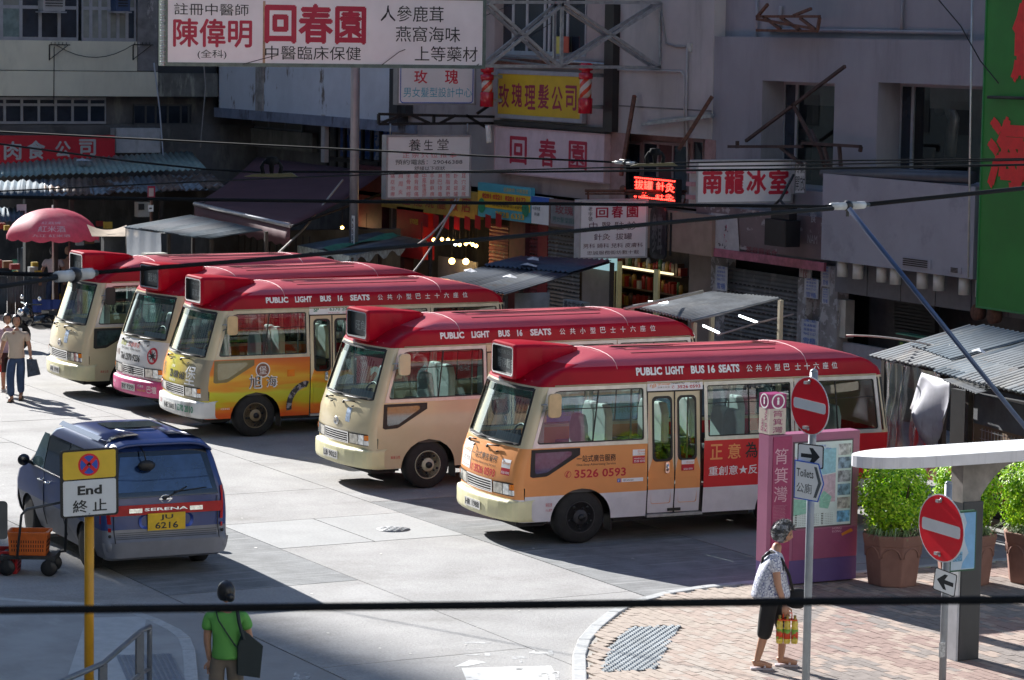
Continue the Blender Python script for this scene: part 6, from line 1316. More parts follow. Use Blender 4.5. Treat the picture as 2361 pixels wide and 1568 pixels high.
for p in (A, B, C, D, A.lerp(B, .5)): q = V((p.x, p.y, 0)); s.bar(q+V((-.1, .1, 0)), p+V((-.1, .1, -.03)), .07)
s.build('post', DKW, st2)
P0, P1 = A+V((-.05, .05, -.03)), A.lerp(B, .42)+V((-.05, .05, -.03))
s = MB(); s.sm = True; s.grid(lambda u, v: P0.lerp(P1, u)-V((0, 0, 1.6*v))+V((.05*math.sin(u*19+v*3), 0, 0)), 24, 5); s.build('plastic_sheet', PLAST, st2)
corr(st2, V((B.x-.2, B.y-1.8, .0)), V((B.x-.3, B.y+.1, .0)), V((B.x-.3, B.y+.1, 1.8)), V((B.x-.2, B.y-1.8, 1.8)), CORR[5], .1, .02, name='wall_sheet'); corr(st2, V((B.x-.3, B.y+.2, 0)), V((C.x-.3, C.y, 0)), V((C.x-.3, C.y, 1.9)), V((B.x-.3, B.y+.2, 2.1)), CORR[5], .1, .02, name='wall_sheet')
s = MB(); p = onX(362, 590, -59.8); s.bb(-60.1, p.y-.25, 0.6, -59.8, p.y+.25, 2.1); s.build('cabinet', M('cream_box', (.42, .41, .36), .6), st2)
s = MB(); s.bb(-63.2, 23.5, 0, -63, 31, 2.3); s.build('back_wall', M('stall_dark_wall', (.045, .05, .055), .8), st2)
# purple awning
PUR = M('purple_canvas', (.10, .037, .048), .75, var=.12, sc=1.2, world=True, dirt=(.11, .06, .075), dsc=(.7, .7, .7), dlo=.6, dhi=.9)
aw = thing('folding_awning', 'large dusky purple folding awning with a scalloped edge left of the lamp post', 'awning', tuple(gnd(560, 520, 2.8)))
A, B = gnd(449, 470, 2.95), gnd(669, 521, 2.82); C, D = onY(885, 398, 31.3), onY(592, 362, 31.3)
s = MB(); s.sm = True; s.grid(lambda u, v: A.lerp(B, u).lerp(D.lerp(C, u), v)-V((0, 0, .10*math.sin(v*math.pi))), 12, 6); o = s.build('canvas', PUR, aw); o.modifiers.new('t', 'SOLIDIFY').thickness = .01
s = MB(); n = 22; s.sm = True; s.add([A.lerp(B, i/n)-V((0, 0, .04)) for i in range(n+1)]+[A.lerp(B, i/n)-V((0, 0, .42+.06*abs(math.sin(i*math.pi/2)))) for i in range(n+1)], [(i, i+1, n+2+i, n+1+i) for i in range(n)]); vl = s.build('valance', PUR, aw); vl.modifiers.new('t', 'SOLIDIFY').thickness = .01
s = MB(); s.tube([A, B], .05, 8); s.build('front_bar', M('pale_steel_bar', (.4, .4, .42), .4, metal=.4), aw)
s = MB(); s.tube([A.lerp(B, .05), D.lerp(C, .1)-V((0, 0, .5))], .03, 6); s.tube([B-V((0, 0, .02)), C-V((0, 0, .5))], .03, 6); s.build('folding_arm', BLKM, aw)
s = MB(); q = [A, B, A-V((0, 0, 2.8)), B-V((0, 0, 2.8))]
for k in range(16): p = A.lerp(B, k/15)+V((-1.2, 1.0, 0)); s.bar(V((p.x, p.y, .0)), V((p.x, p.y, 2.5)), .03)
s.build('railing_bar', BLKM, aw)
st3 = thing('market_stall', 'stall with sagging sheets and a torn green tarpaulin at the foot of the lamp post', 'stall', tuple(gnd(830, 600)))
A, B, C, D = gnd(686, 568, 2.3), gnd(805, 592, 2.25), gnd(988, 557, 2.3), gnd(872, 536, 2.45)
roof(st3, A, B, C, D, [CORR[1], CORR[0], CORR[1]], 3, .12, .02, .08)
s = MB(); s.sm = True; a0, a1, b0, b1_ = A.lerp(B, .45), A.lerp(B, .62), D.lerp(C, .30), D.lerp(C, .5); 
s.grid(lambda u, v: a0.lerp(a1, v).lerp(b0.lerp(b1_, v), u)+V((0, 0, .05+.03*math.sin(u*9+v*4))), 10, 3); s.build('green_tarpaulin', M('green_tarp', (.01, .18, .11), .5, var=.3, world=True), st3)
s = MB(); s.sm = True; s.grid(lambda u, v: (A.lerp(B, u*1.0) if u < .5 else A.lerp(B, u)).lerp(C, 0)+V((0, 0, .02-(.16+.08*math.sin(u*17))*v)), 20, 2); s.grid(lambda u, v: B.lerp(C, u*.7)+V((0, 0, .02-(.14+.08*math.sin(u*23))*v)), 20, 2); s.build('ragged_edge', M('ragged_plastic', (.35, .42, .42), .6, var=.4, sc=9, world=True), st3)
s = MB()
for p in (A, B, C, D): s.bar(V((p.x-.1, p.y+.1, 0)), p+V((-.1, .1, -.03)), .07)
s.build('post', DKW, st3)
s = MB(); s.bb(-58, 25.5, 0, -57, 29, .9); s.build('counter', DKW, st3)
st4 = thing('market_stall', 'stall with a wide dark blue corrugated roof strewn with white scraps, centre', 'stall', tuple(gnd(1200, 720)))
A, B, C, D = gnd(990, 648, 2.3), gnd(1163, 679, 2.3), gnd(1410, 604, 2.5), gnd(1200, 596, 2.5)
roof(st4, A, B, C, D, [CORR[5], CORR[5], CORR[5], CORR[0], CORR[5]], 5, .12, .024, .08)
M1, M2 = D.lerp(A, .42)+V((0, 0, .05)), C.lerp(B, .42)+V((0, 0, .05)); corr(st4, M1, M2, C+V((0, 0, .04)), D+V((0, 0, .04)), M('corrugated_mid_blue', (.05, .075, .12), .55, metal=.1, var=.15, world=True), .12, .024)
s = MB()
for p in (A, B, C, D): s.bar(V((p.x-.15, p.y+.1, 0)), p+V((-.15, .1, -.03)), .07)
s.build('post', DKW, st4)
p = gnd(1230, 700, 1.2); corr(st4, onX(1187, 722, B.x-1.0)-V((0, 0, 1.3)), onX(1268, 722, B.x-1.0)-V((0, 0, 1.3)), onX(1268, 674, B.x-1.0), onX(1187, 676, B.x-1.0), CORR[6], .28, .012, name='pale_cabinet_front')
trash([(A.lerp(C, .22)+V((0, 0, .08)), 'crumpled plastic bag near the left end of the dark blue stall roof'), (A.lerp(C, .45)+V((0, .3, .1)), 'white paper strip lying in the middle of the dark blue stall roof'), (M2.lerp(B, .5).lerp(A, .25)+V((0, 0, .08)), 'torn white plastic sheet near the front of the dark blue stall roof'), (M1.lerp(M2, .35)+V((-.3, .6, .1)), 'white bag knotted at the back of the dark blue stall roof')], .28)
trash([(onX(190, 381, -72.8)+V((0, 0, .1)), 'white scrap on the pale green stall roof, left one'), (onX(615*.97, 382, -72.6)+V((0, 0, .1)), 'white scrap near the right end of the pale green stall roof')], .35)
st5 = thing('market_stall', 'small stall with a bright sunlit corrugated roof between the two front buses', 'stall', tuple(gnd(1620, 860)))
A, B, C, D = gnd(1455, 706, 2.45), gnd(1600, 742, 2.4), gnd(1800, 690, 2.6), gnd(1642, 674, 2.65)
roof(st5, A, B, C, D, [CORR[6]], 2, .11, .024, .03)
s = MB()
for p in (A, B, C, D): s.bar(V((p.x-.15, p.y+.1, 0)), p+V((-.15, .1, -.03)), .07)
s.build('post', M('cream_post', (.42, .38, .28), .6), st5)
TUBE = M('tube_light', (.9, .97, 1), .5, emit=3, var=0)
for i, (a, b) in enumerate((((1622, 751), (1657, 767)), ((1705, 728), (1745, 743)), ((1495, 696), (1540, 697)))):
    p, q = gnd(*a, 2.2), gnd(*b, 2.2)
    if i == 2: p, q = gnd(*a, 2.55), gnd(*b, 2.55)
    s = MB(); s.tube([p, q], .02, 8); tag(s.build('tube_lamp', TUBE, org=tuple(p)), 'lit fluorescent tube under the sunlit stall roof, '+('front one' if i == 0 else 'rear one' if i == 1 else 'beside its left edge'), 'lamp')
cable([gnd(1655, 772, 2.2), gnd(1745, 745, 2.2), gnd(1830, 724, 2.2)], .018, 'thin pole carrying the fluorescent tubes in front of the shutter', M('pinkish_pole', (.33, .27, .27), .6)); cable([gnd(1440, 712, 2.6), gnd(1620, 672, 2.75)], .03, 'bamboo pole along the back of the sunlit stall roof', M('bamboo_grey', (.34, .31, .27), .7))
cable([onY(790, 415, 29), onY(700, 528, 27), onY(635, 590, 24)], .025, 'pale rope hanging from the stalls down to the first bus roof', M('pale_rope', (.45, .42, .38), .8)); cable([onY(1060, 455, 28), onY(950, 570, 26)], .02, 'upper of two ropes slanting under the yellow sign', M('pale_rope', (.45, .42, .38), .8), sag=.15); cable([onY(1050, 460, 28), onY(925, 655, 25)], .02, 'lower of two ropes slanting under the yellow sign', M('pale_rope', (.45, .42, .38), .8), sag=.2)
# big right stall
st6 = thing('market_stall', 'big market stall with rows of sunlit corrugated sheets and hanging plastic at the right edge', 'stall', tuple(gnd(2200, 1050)))
A, B = gnd(2006, 820, 2.25), gnd(2470, 935, 2.2); C, D = gnd(2500, 805, 3.0), gnd(2238, 750, 3.0)
A = V((-36.5, 25.9, 2.25)); B = V((-29.5, 24.4, 2.2)); D = V((-36.9, 28.9, 2.78)); C = V((-29.5, 28.6, 2.78))
A = gnd(2008, 820, 2.3); D = gnd(2236, 751, 2.85); B = gnd(2440, 928, 2.3); C = D+(B-A)*.95
roof(st6, A, B, C, D, [CORR[0], CORR[6], CORR[0], CORR[1], CORR[0], CORR[6]], 8, .125, .028, .16)
m1, m2 = A.lerp(D, .30).lerp(B.lerp(C, .3), .06)+V((0, 0, .05)), A.lerp(D, .22).lerp(B.lerp(C, .22), .34)+V((0, 0, .05)); corr(st6, m1, m2, D.lerp(C, .38)+V((0, 0, .05)), D.lerp(C, .08)+V((0, 0, .05)), CORR[1], .125, .028)
m1, m2 = A.lerp(B, .40)+V((0, .1, .06)), A.lerp(B, .62)+V((0, .1, .06)); corr(st6, m1, m2, D.lerp(C, .66)+V((0, 0, .06)), D.lerp(C, .45)+V((0, 0, .06)), CORR[0], .125, .028)
corr(st6, A.lerp(B, .46)-V((0, .15, .05)), A.lerp(B, .64)-V((0, .15, .12)), A.lerp(B, .64)+V((0, .5, -.02)), A.lerp(B, .46)+V((0, .5, -.02)), CORR[6], .078, .012)
s = MB()
for k in (0.02, .36, .5, .98): p = A.lerp(B, k)+V((0, .2, 0)); s.bar(V((p.x, p.y, 0)), p, .08)
for k in (0.02, .5, .98): p = D.lerp(C, k); s.bar(V((p.x, p.y, 0)), p, .08)
s.build('post', DKW, st6)
s = MB(); s.bar(A+V((0, .25, -.05)), B+V((0, .25, -.05)), .08, .10); s.bar(D-V((0, 0, .06)), C-V((0, 0, .06)), .08, .10); s.build('beam', DKW, st6)
s = MB(); p = A.lerp(B, .5)+V((0, .3, 0)); q = B+V((0, .3, 0)); s.obox(V((p.x, p.y, .9)), (q.x-p.x, q.y-p.y, 0), (0, .05, 0), (0, 0, .75)); s.build('plywood_panel', M('stained_plywood', (.20, .13, .08), .7, var=.3, sc=2, world=True, dirt=(.05, .045, .04), dlo=.5, dhi=.7), st6)
s = MB(); s.obox(V((p.x, p.y-.02, 1.65)), (q.x-p.x, q.y-p.y, 0), (0, .05, 0), (0, 0, .42)); s.build('valance_board', M('dark_grey_tarp', (.09, .095, .105), .7, var=.2, world=True), st6)
s = MB()
for k in range(24): x = p.lerp(q, .12+k/24*.8); s.bar(V((x.x, x.y-.06, .7)), V((x.x, x.y-.06, 1.62)), .008)
for k in range(8): a = p.lerp(q, .1); b = p.lerp(q, .92); s.bar(V((a.x, a.y-.06, .75+k*.12)), V((b.x, b.y-.06, .75+k*.12)), .008)
s.build('wire_mesh', STEEL, st6)
s = MB(); s.bb(A.x+.4, A.y+1.2, 0, B.x, A.y+1.3, 1.8); s.build('back_wall', DARKIN, st6)
s = MB(); s.bb(A.x+.6, A.y+.6, .5, A.x+2.6, A.y+1.1, .9); s.build('counter', M('goods_orange_crate', (.5, .2, .06), .6, var=.4, sc=4, world=True), st6); s = MB(); s.bb(A.x+2.6, A.y+.5, .4, A.x+3.4, A.y+1.0, 1.4); s.build('red_crate', GOODS[0], st6)
a, b = A+V((.1, .15, -.05)), A.lerp(B, .36)+V((0, .15, -.05))
def drape(a, b, z0, z1, mat, name, amp=.06, fr=24, nu=36, nv=8, skew=0.):
    s = MB(); s.sm = True; s.grid(lambda u, v: V((a.x+(b.x-a.x)*(u+skew*v*(.5-u)), a.y+(b.y-a.y)*u+amp*math.sin(u*fr+3*v)*(.4+v)+.05*mnoise.noise(V((u*6, v*4, 1))), (a.z+(b.z-a.z)*u)*(1-v)+(z1 if callable(z1) is False else z1(u))*v)), nu, nv); return s.build(name, mat, st6)
drape(a, b, 0, .75, glass('plastic_film', (.62, .67, .72), rough=.25, extra=.16), 'plastic_sheet'); drape(a+V((.3, -.12, 0)), a.lerp(b, .5)+V((0, -.12, 0)), 0, .95, glass('plastic_film', (.62, .67, .72)), 'plastic_sheet', .08, 17)
GT = M('grey_tarpaulin', (.36, .36, .40), .6, var=.15, sc=3, world=True, dirt=(.22, .2, .2))
ta, tb = A.lerp(B, .30)+V((0, .0, -.06)), A.lerp(B, .46)+V((0, .0, -.08))
s = MB(); s.sm = True; s.grid(lambda u, v: ta.lerp(tb, u)+V((-.25*v*(1-u)+.05*math.sin(u*9)*v, -.1*v+.10*math.sin(u*8+v*2)*v, -(.55+.45*math.exp(-((u-.62)/.2)**2))*v)), 16, 6); o = s.build('grey_tarpaulin', GT, st6); o.modifiers.new('t', 'SOLIDIFY').thickness = .006
trash([(A.lerp(C, .42)+V((-.1, 0, .08)), 'blue and white rag on the big corrugated stall roof'), (A.lerp(B, .7).lerp(D.lerp(C, .7), .35)+V((0, 0, .08)), 'pale leaf litter lump on the big corrugated stall roof')], .16)
cable([D.lerp(C, .02)+V((-1.2, -1.4, -.2)), A.lerp(D, .3)+V((.9, 0, .1)), A.lerp(C, .38)+V((0, .2, .1))], .015, 'whitish rope across the big corrugated stall roof', M('pale_rope', (.45, .42, .38), .8), sag=-.04)
# ------------------------------------------------------------------ the people carrier
VBL = M('van_blue_paint', (.018, .042, .165), .28, var=.06, spec=.4, coat=.45); VSIL = M('van_silver_paint', (.17, .175, .20), .4, metal=.2, var=.06, coat=.1); VGL = M('van_dark_glass', (.008, .012, .022), .03, var=0, spec=.9, coat=.6)
VW = [(.22, .78), (.36, .845), (.50, .87), (.75, .875), (.98, .865), (1.10, .85), (1.45, .775), (1.60, .73), (1.68, .66), (1.73, .54), (1.755, .36), (1.76, .2)]
VF = [(.22, .18), (.36, .04), (.50, .0), (.75, .02), (.92, .12), (1.02, .42), (1.10, .66), (1.45, 1.20), (1.60, 1.50), (1.68, 1.78), (1.73, 2.05), (1.755, 2.3), (1.76, 2.5)]
VR = [(.22, 4.42), (.30, 4.52), (.36, 4.54), (.46, 4.54), (.50, 4.48), (.75, 4.46), (.98, 4.44), (1.10, 4.40), (1.45, 4.24), (1.60, 4.15), (1.68, 4.02), (1.73, 3.85), (1.755, 3.65), (1.76, 3.5)]
def van_ring(z, sd):
    w, y0, yr = interp(VW, z), interp(VF, z), interp(VR, z); R = []
    for f in (0, .3, .55, .75): R.append((w*f, y0+.10*f*f))
    yb = y0+.06
    for a in (25, 50, 75, 90): t = math.radians(a); R.append((w*.75+w*.25*math.sin(t), yb+.26*(1-math.cos(t))))
    yc = yb+.26; L1 = 3.95
    for y in (yc+.02, 1.60, 2.35, 3.30, L1): R.append((w, max(y, yc+.02) if y > 1 else y))
    for a in (0, 30, 60, 90): t = math.radians(a); R.append((w*.90+w*.10*math.cos(t), yr-.12+.10*math.sin(t)))
    R += [(w*.5, yr-.008), (0, yr)]
    return [(x*sd, y, z) for x, y in R]
van = thing('people_carrier', 'dark blue people carrier with silver lower body seen from behind, left foreground', 'car', (-38.95, 14.03, 0), -math.pi/2-.045, local=True); van.scale = (.97, .92, 1)
mb = MB(); mb.sm = True; ZV = [.22, .30, .36, .46, .50, .62, .75, .90, .98, 1.04, 1.10, 1.25, 1.45, 1.52, 1.60, 1.64, 1.68, 1.71, 1.73, 1.745, 1.755, 1.76]
for sd in (1, -1):
    R = [van_ring(z, sd) for z in ZV]
    for j in range(len(ZV)-1):
        zm = (ZV[j]+ZV[j+1])/2
        for i in range(len(R[0])-1):
            if zm < .62 and 7 <= i < 12: continue
            k = 1 if zm < (.50) else 0
            if i >= 12 and .50 < zm < .62: k = 1
            if 1.04 < zm < 1.52 and (i < 4): k = 2
            if 1.04 < zm < 1.52 and 8 <= i < 12: k = 2
            mb.mi = k; q = [R[j][i], R[j][i+1], R[j+1][i+1], R[j+1][i]]
            mb.add(q if sd > 0 else q[::-1], [(0, 1, 2, 3)])
Rl, Rr = van_ring(1.76, 1), van_ring(1.76, -1); mb.mi = 0; mb.add(Rr+Rl[::-1], [tuple(range(2*len(Rl)))])
mb.sm = False
for sd in (1, -1):
    sp = lambda y, z, s=sd: V((s*interp(VW, z), y, z))
    yc = lambda z: interp(VF, z)+.34
    for c, s0, s1 in ((.86, .36, 2.35), (3.555, 2.35, 3.95)):
        r = .37
        for sg, e in ((-1, s0), (1, s1)):
            zz = [.22, .30, .38, .46, .54, .60]; ed = [(c+sg*r*math.sqrt(max(0, 1-((z-.30)/.32)**2)), z) for z in zz]
            pl = [(e, .22)]+ed+[(c, .62), (e, .62)] if sg < 0 else [(e, .22), (e, .62), (c, .62)]+ed[::-1]
            q = [sp(y, z) for y, z in pl]; mb.mi = 1; mb.add(q if sd > 0 else q[::-1], [tuple(range(len(q)))])
body = mb.build('body', [VBL, VSIL, VGL], van); bm = bmesh.new(); bm.from_mesh(body.data); bmesh.ops.remove_doubles(bm, verts=bm.verts, dist=.0008); bm.to_mesh(body.data); bm.free()
s = MB(); s.bb(-.70, .3, .22, .70, 4.3, .60); s.build('underbody', M('chassis_black', (.012, .012, .012), .8), van)
for x, y in ((.76, .86), (-.76, .86), (.76, 3.555), (-.76, 3.555)):
    sg = 1 if x > 0 else -1; s = MB(); s.lathe([(.19, .09), (.28, .09), (.315, .06), (.315, -.09), (.2, -.10), (.19, 0)], (x, y, .315), (sg, 0, 0), 24); w = s.build('wheel', TYRE, van)
    s = MB(); s.lathe([(.20, .085), (.17, .05), (.05, .07), (0, .075)], (x, y, .315), (sg, 0, 0), 20); s.build('rim', M('wheel_alloy', (.28, .28, .30), .35, metal=.7), w)
    s = MB()
    for k in range(5): a = k*1.2566; c = V((x+sg*.075, y+.12*math.cos(a), .315+.12*math.sin(a))); s.lathe([(.035, 0), (.035, .012), (0, .012)], c, (sg, 0, 0), 6)
    s.build('rim_slot', BLACK, w)
def vr(x, z, d=0.):  # point on the tail
    w = interp(VW, z); f = abs(x)/w; y = interp(VR, z)-(0 if f < .9 else .02*((f-.9)/.1)**2*3.0)
    return V((x, y+d, z))
# tailgate glass
s = MB(); s.sm = True; s.grid(lambda u, v: vr((u*2-1)*(.74-.10*v), 1.02+.56*v, .012), 10, 5); tg = s.build('rear_window', M('black_glass_surround', (.006, .007, .01), .06, var=0, coat=1), van)
s = MB(); s.sm = True; s.grid(lambda u, v: vr((u*2-1)*(.66-.10*v), 1.09+.43*v, .016), 10, 4); s.build('pane', M('tinted_rear_glass', (.02, .045, .12), .02, var=.5, sc=1.5, coat=1, spec=1), tg)
# side glass: three panes
for sd in (1, -1):
    for a, b, a2, b2 in ((1.02, 1.62, 1.36, 1.62), (1.70, 2.62, 1.70, 2.62), (2.70, 3.55, 2.70, 3.50), (3.62, 4.10, 3.6, 3.98)):
        s = MB(); s.sm = True; P = lambda u, v, A=a, B=b, A2=a2, B2=b2: V((sd*(interp(VW, 1.06+.46*v)+.006), (A+(A2-A)*v)*(1-u)+(B+(B2-B)*v)*u, 1.06+.46*v)); s.grid(P, 4, 4); s.build('side_window', VGL if a > 1.5 else M('door_glass_van', (.10, .16, .17), .04, var=.3, sc=3, coat=1), van)
    s = MB(); s.tube([V((sd*(interp(VW, 1.04)+.008), y, 1.04)) for y in (1.0, 2, 3, 4.1)], .010, 5); s.build('waist_trim', BLKM, van)
    s = MB()
    for y0, y1 in ((1.62, 1.70),): pass
    for y in (1.66, 2.66): s.tube([V((sd*(interp(VW, z)+.002), y, z)) for z in (.3, .5, .75, 1.02)], .006, 4)
    s.build('door_seam', BLACK, van)
    s = MB()
    for y in (1.45, 1.78): s.tube([V((sd*(interp(VW, .9)+.0), y, .90)), V((sd*(interp(VW, .9)+.035), y+.05, .90)), V((sd*(interp(VW, .9)+.035), y+.14, .90)), V((sd*(interp(VW, .9)+.0), y+.18, .90))], .014, 6)
    s.build('door_handle', CHROME, van)
    # roof rail and window line
    s = MB(); s.sm = True; s.grid(lambda u, v: V((sd*(interp(VW, 1.665)+.004-.055*v), 1.75+1.85*u, 1.665+.05*v+.0)), 8, 1); s.build('roof_rail', M('black_gloss', (.012, .013, .016), .12, coat=.5), van)
    s = MB(); s.bb(*sorted((sd*.84, sd*.90)), .95, 1.03, 1.0, 1.08) if False else s.tube([(sd*.84, 1.0, 1.05), (sd*.90, .97, 1.08)], .025, 6); ma = s.build('mirror_arm', BLKM, van)
    s = MB(); s.ball((sd*.96, .96, 1.10), .105, .85, .42, .78, 12, 8); s.build('wing_mirror', M('black_gloss', (.012, .013, .016), .12), van)
    # lamps
    s = MB(); s.sm = True
    s.grid(lambda u, v: V((sd*(interp(VW, .70+.42*v)*(1-.0*u)+.006-(.125-.05*v)*u*(1 if u else 1)), interp(VR, .70+.42*v)-.115*(1-u)**1.5-.01+.012, .70+.42*v)), 5, 4); s.build('tail_light', M('tail_red', (.42, .006, .010), .3, var=.15, sc=6, spec=.3), van)
    s = MB(); s.bb(*sorted((sd*.73, sd*.865)), 4.33, .53, 4.465, .585) if False else s.add([vr(sd*.86, .60, -.03), vr(sd*.76, .60, .005), vr(sd*.76, .65, .005), vr(sd*.86, .65, -.03)], [(0, 1, 2, 3)]); s.build('reflector', M('tail_red', (.45, .008, .012), .12), van)
    s = MB(); s.lathe([(.022, 0), (.022, .01), (0, .01)], vr(sd*.78, .55, .0), (0, 1, 0), 10); s.build('sensor', BLACK, van)
s = MB(); s.sm = True; s.grid(lambda u, v: vr((u*2-1)*.78, .80+.13*v+.0*u, .016), 12, 2); gb_ = s.build('garnish_lamp', M('tail_red', (.45, .008, .012), .12), van)
for x in (-.42, .42): s = MB(); s.add([vr(x-.09, .83, .021), vr(x+.09, .83, .021), vr(x+.09, .885, .021), vr(x-.09, .885, .021)], [(0, 1, 2, 3)]); s.build('reversing_lamp', CLEAR2, gb_)
vf = FR((0, interp(VR, .85)+.022, 0), (-1, 0, 0)); text(gb_, 'SERENA', vf, -.30, .848, .038, .60, CHROME, .02, d=.003)
s = MB(); s.tube([V((.07*math.cos(a*.524), 4.435, .99+.05*math.sin(a*.524))) for a in range(13)], .008, 5, False); s.bar((-.09, 4.44, .99), (.09, 4.44, .99), .02); s.build('badge', CHROME, van)
s = MB(); fr = FR((.26, interp(VR, .72)+.03, .595), (-1, 0, 0)); s.fbox(fr, 0, 0, .52, .22, -.02, .0); npl = s.build('number_plate', M('plate_yellow', (.75, .46, .01), .45), van); text(npl, 'JU', fr, .17, .125, .075, .18, BLK, .02, d=.003); text(npl, '6216', fr, .10, .02, .085, .32, BLK, .02, d=.003)
s = MB(); s.ring(lambda x, z: vr(x, z, .012), rrect(-.38, .62, .38, .80, .08, 4), rrect(-.34, .65, .34, .79, .06, 4), lambda x, z: vr(x, z, -.0)); s.build('plate_recess', M('deep_blue_edge', (.02, .05, .25), .2, metal=.5), van)
s = MB()
for z in (.50, .525, .55, .575): s.add([vr(-.70, z, .006), vr(.70, z, .006), vr(.70, z+.006, .006), vr(-.70, z+.006, .006)], [(0, 1, 2, 3)])
s.build('trim_line', BLKM, van)
s = MB()
for sd in (1, -1): s.tube([vr(sd*.72, z, .003) for z in (.46, .6, .8, 1.0)], .006, 4); s.tube([vr(sd*(.74-.1*v), 1.02+.56*v, .006) for v in (0, .5, 1)], .005, 4)
s.build('tailgate_seam', BLACK, van)
# spoiler, wiper, glass mirror
s = MB(); s.sm = True; cs = []
for k in range(15):
    x = -.70+1.4*k/14; dp = .10*(abs(x)/.70)**6; cs.append([V((x, 4.02, 1.715-dp)), V((x, 4.22, 1.70-dp)), V((x, 4.27, 1.675-dp)), V((x, 4.23, 1.655-dp)), V((x, 4.02, 1.66-dp))])
for a, b in zip(cs, cs[1:]): s.add(a+b, [(i, i+1, 5+i+1, 5+i) for i in range(4)])
sp_o = s.build('spoiler', VBL, van)
bm = bmesh.new(); bm.from_mesh(sp_o.data); bmesh.ops.recalc_face_normals(bm, faces=bm.faces); bm.to_mesh(sp_o.data); bm.free()
s = MB(); s.tube([vr(.02, 1.0, .03), vr(.02, 1.0, .05)], .025, 8); s.tube([vr(.02, 1.0, .045), vr(-.22, 1.10, .04), vr(-.30, 1.13, .03)], .010, 5); s.tube([vr(-.12, 1.075, .03), vr(-.58, 1.11, .025)], .007, 4); s.build('rear_wiper', BLKM, van)
s = MB(); s.tube([(.28, 4.16, 1.66), (.26, 4.32, 1.58), (.24, 4.34, 1.47)], .010, 6); s.ball((.24, 4.36, 1.42), .13, .95, .35, .55, 12, 8); s.build('rear_view_mirror', BLKM, van)
s = MB(); s.sm = True; s.grid(lambda u, v: V((-.38+.76*u, 2.55+.62*v, 1.768)), 2, 2); s.build('sunroof', M('sunroof_glass', (.05, .07, .07), .08, coat=1), van)
s = MB(); s.sm = True; s.grid(lambda u, v: V(((u*2-1)*(interp(VW, .28+.2*v)+.012 if abs(u*2-1) > .97 else (interp(VW, .3)*.99+.02)), interp(VR, .36)+.018-.16*max(0, abs(u*2-1)-.8)**2*16*1.0, .27+.2*v)), 24, 3)
s.build('rear_bumper', VSIL, van)

# ------------------------------------------------------------------ hand trolley with crates
tr0 = gnd(68, 1322); tl_ = thing('hand_trolley', 'old black hand trolley with a hoop handle carrying the orange crate', 'trolley', tuple(tr0), math.radians(150-28+90+0)*0+math.radians(62), local=True)
s = MB(); s.bb(-.32, -.22, .22, .34, .24, .26); s.bb(-.34, -.24, .20, -.30, .26, .27); s.bb(.32, -.24, .20, .36, .26, .27); s.build('deck', M('worn_black_deck', (.03, .03, .03), .7, var=.4, sc=10), tl_)
s = MB(); s.tube([(-.12, -.24, .25), (-.06, -.26, .80), (.0, -.24, .87), (.40, .22, .90), (.44, .24, .84), (.42, .26, .25)], .018, 8); s.tube([(-.12, -.24, .25), (.42, .26, .25)], .015, 6); s.build('handle', M('scuffed_tube', (.06, .065, .07), .4, metal=.5), tl_)
for x, y in ((-.26, -.20), (-.26, .20), (.28, -.20), (.28, .20)):
    s = MB(); s.lathe([(.02, .025), (.10, .022), (.11, 0), (.10, -.022), (.02, -.025)], (x, y, .11), (0, 1, 0), 16); s.bar((x, y, .11), (x, y, .22), .05); s.build('wheel', BLACK, tl_)
def crate(name, lab, loc, rz, col, L=.50, Wd=.36, H=.30, t=.015):
    c = thing(name, lab, 'crate', loc, rz, local=True); m = M(col[0], col[1], .5, var=.12, sc=6)
    s = MB(); a = .92
    for x0, y0, x1, y1 in ((-L/2, -Wd/2, L/2, -Wd/2), (L/2, -Wd/2, L/2, Wd/2), (L/2, Wd/2, -L/2, Wd/2), (-L/2, Wd/2, -L/2, -Wd/2)):
        p, q = V((x0, y0, H)), V((x1, y1, H)); pb, qb = V((x0*a, y0*a, 0)), V((x1*a, y1*a, 0)); n = (q-p).cross(V((0, 0, 1))).normalized()*t; n2 = -n
        s.add([pb, qb, q, p, pb+n2, qb+n2, q+n2, p+n2], [(0, 1, 2, 3), (7, 6, 5, 4), (3, 2, 6, 7)])
    s.add([(-L/2*a, -Wd/2*a, .01), (L/2*a, -Wd/2*a, .01), (L/2*a, Wd/2*a, .01), (-L/2*a, Wd/2*a, .01)], [(0, 1, 2, 3)]); s.build('shell', m, c)
    s = MB()
    s.ring(lambda x, y: V((x, y, H)), rrect(-L/2-.02, -Wd/2-.02, L/2+.02, Wd/2+.02, .03, 3), rrect(-L/2+.005, -Wd/2+.005, L/2-.005, Wd/2-.005, .02, 3)); s.ring(lambda x, y: V((x, y, H-.03)), rrect(-L/2-.02, -Wd/2-.02, L/2+.02, Wd/2+.02, .03, 3), rrect(-L/2-.02, -Wd/2-.02, L/2+.02, Wd/2+.02, .03, 3), lambda x, y: V((x, y, H))); s.build('rim', m, c)
    s = MB()
    for f in ((0, -1), (1, 0), (0, 1), (-1, 0)):
        n = 14 if f[0] == 0 else 10
        for r in range(3):
            for k in range(n):
                tt = -.42+.84*k/(n-1); z = .05+r*.055; sc = .92+.08*z/H
                if f[0] == 0: x, y = tt*L*sc, f[1]*(Wd/2*sc+.001); s.bb(x-.006, y-.002, z, x+.006, y+.002, z+.035)
                else: x, y = f[0]*(L/2*sc+.001), tt*Wd*sc; s.bb(x-.002, y-.006, z, x+.002, y+.006, z+.035)
    o = s.build('grille_slot', M('crate_slot_dark', (.05, .012, .006), .8), c); o['kind'] = 'stuff'; return c
crate('crate', 'orange plastic crate on the hand trolley behind the van', tuple(tr0+V((.0, .0, .262))), math.radians(62), ('crate_orange', (.62, .13, .015)))
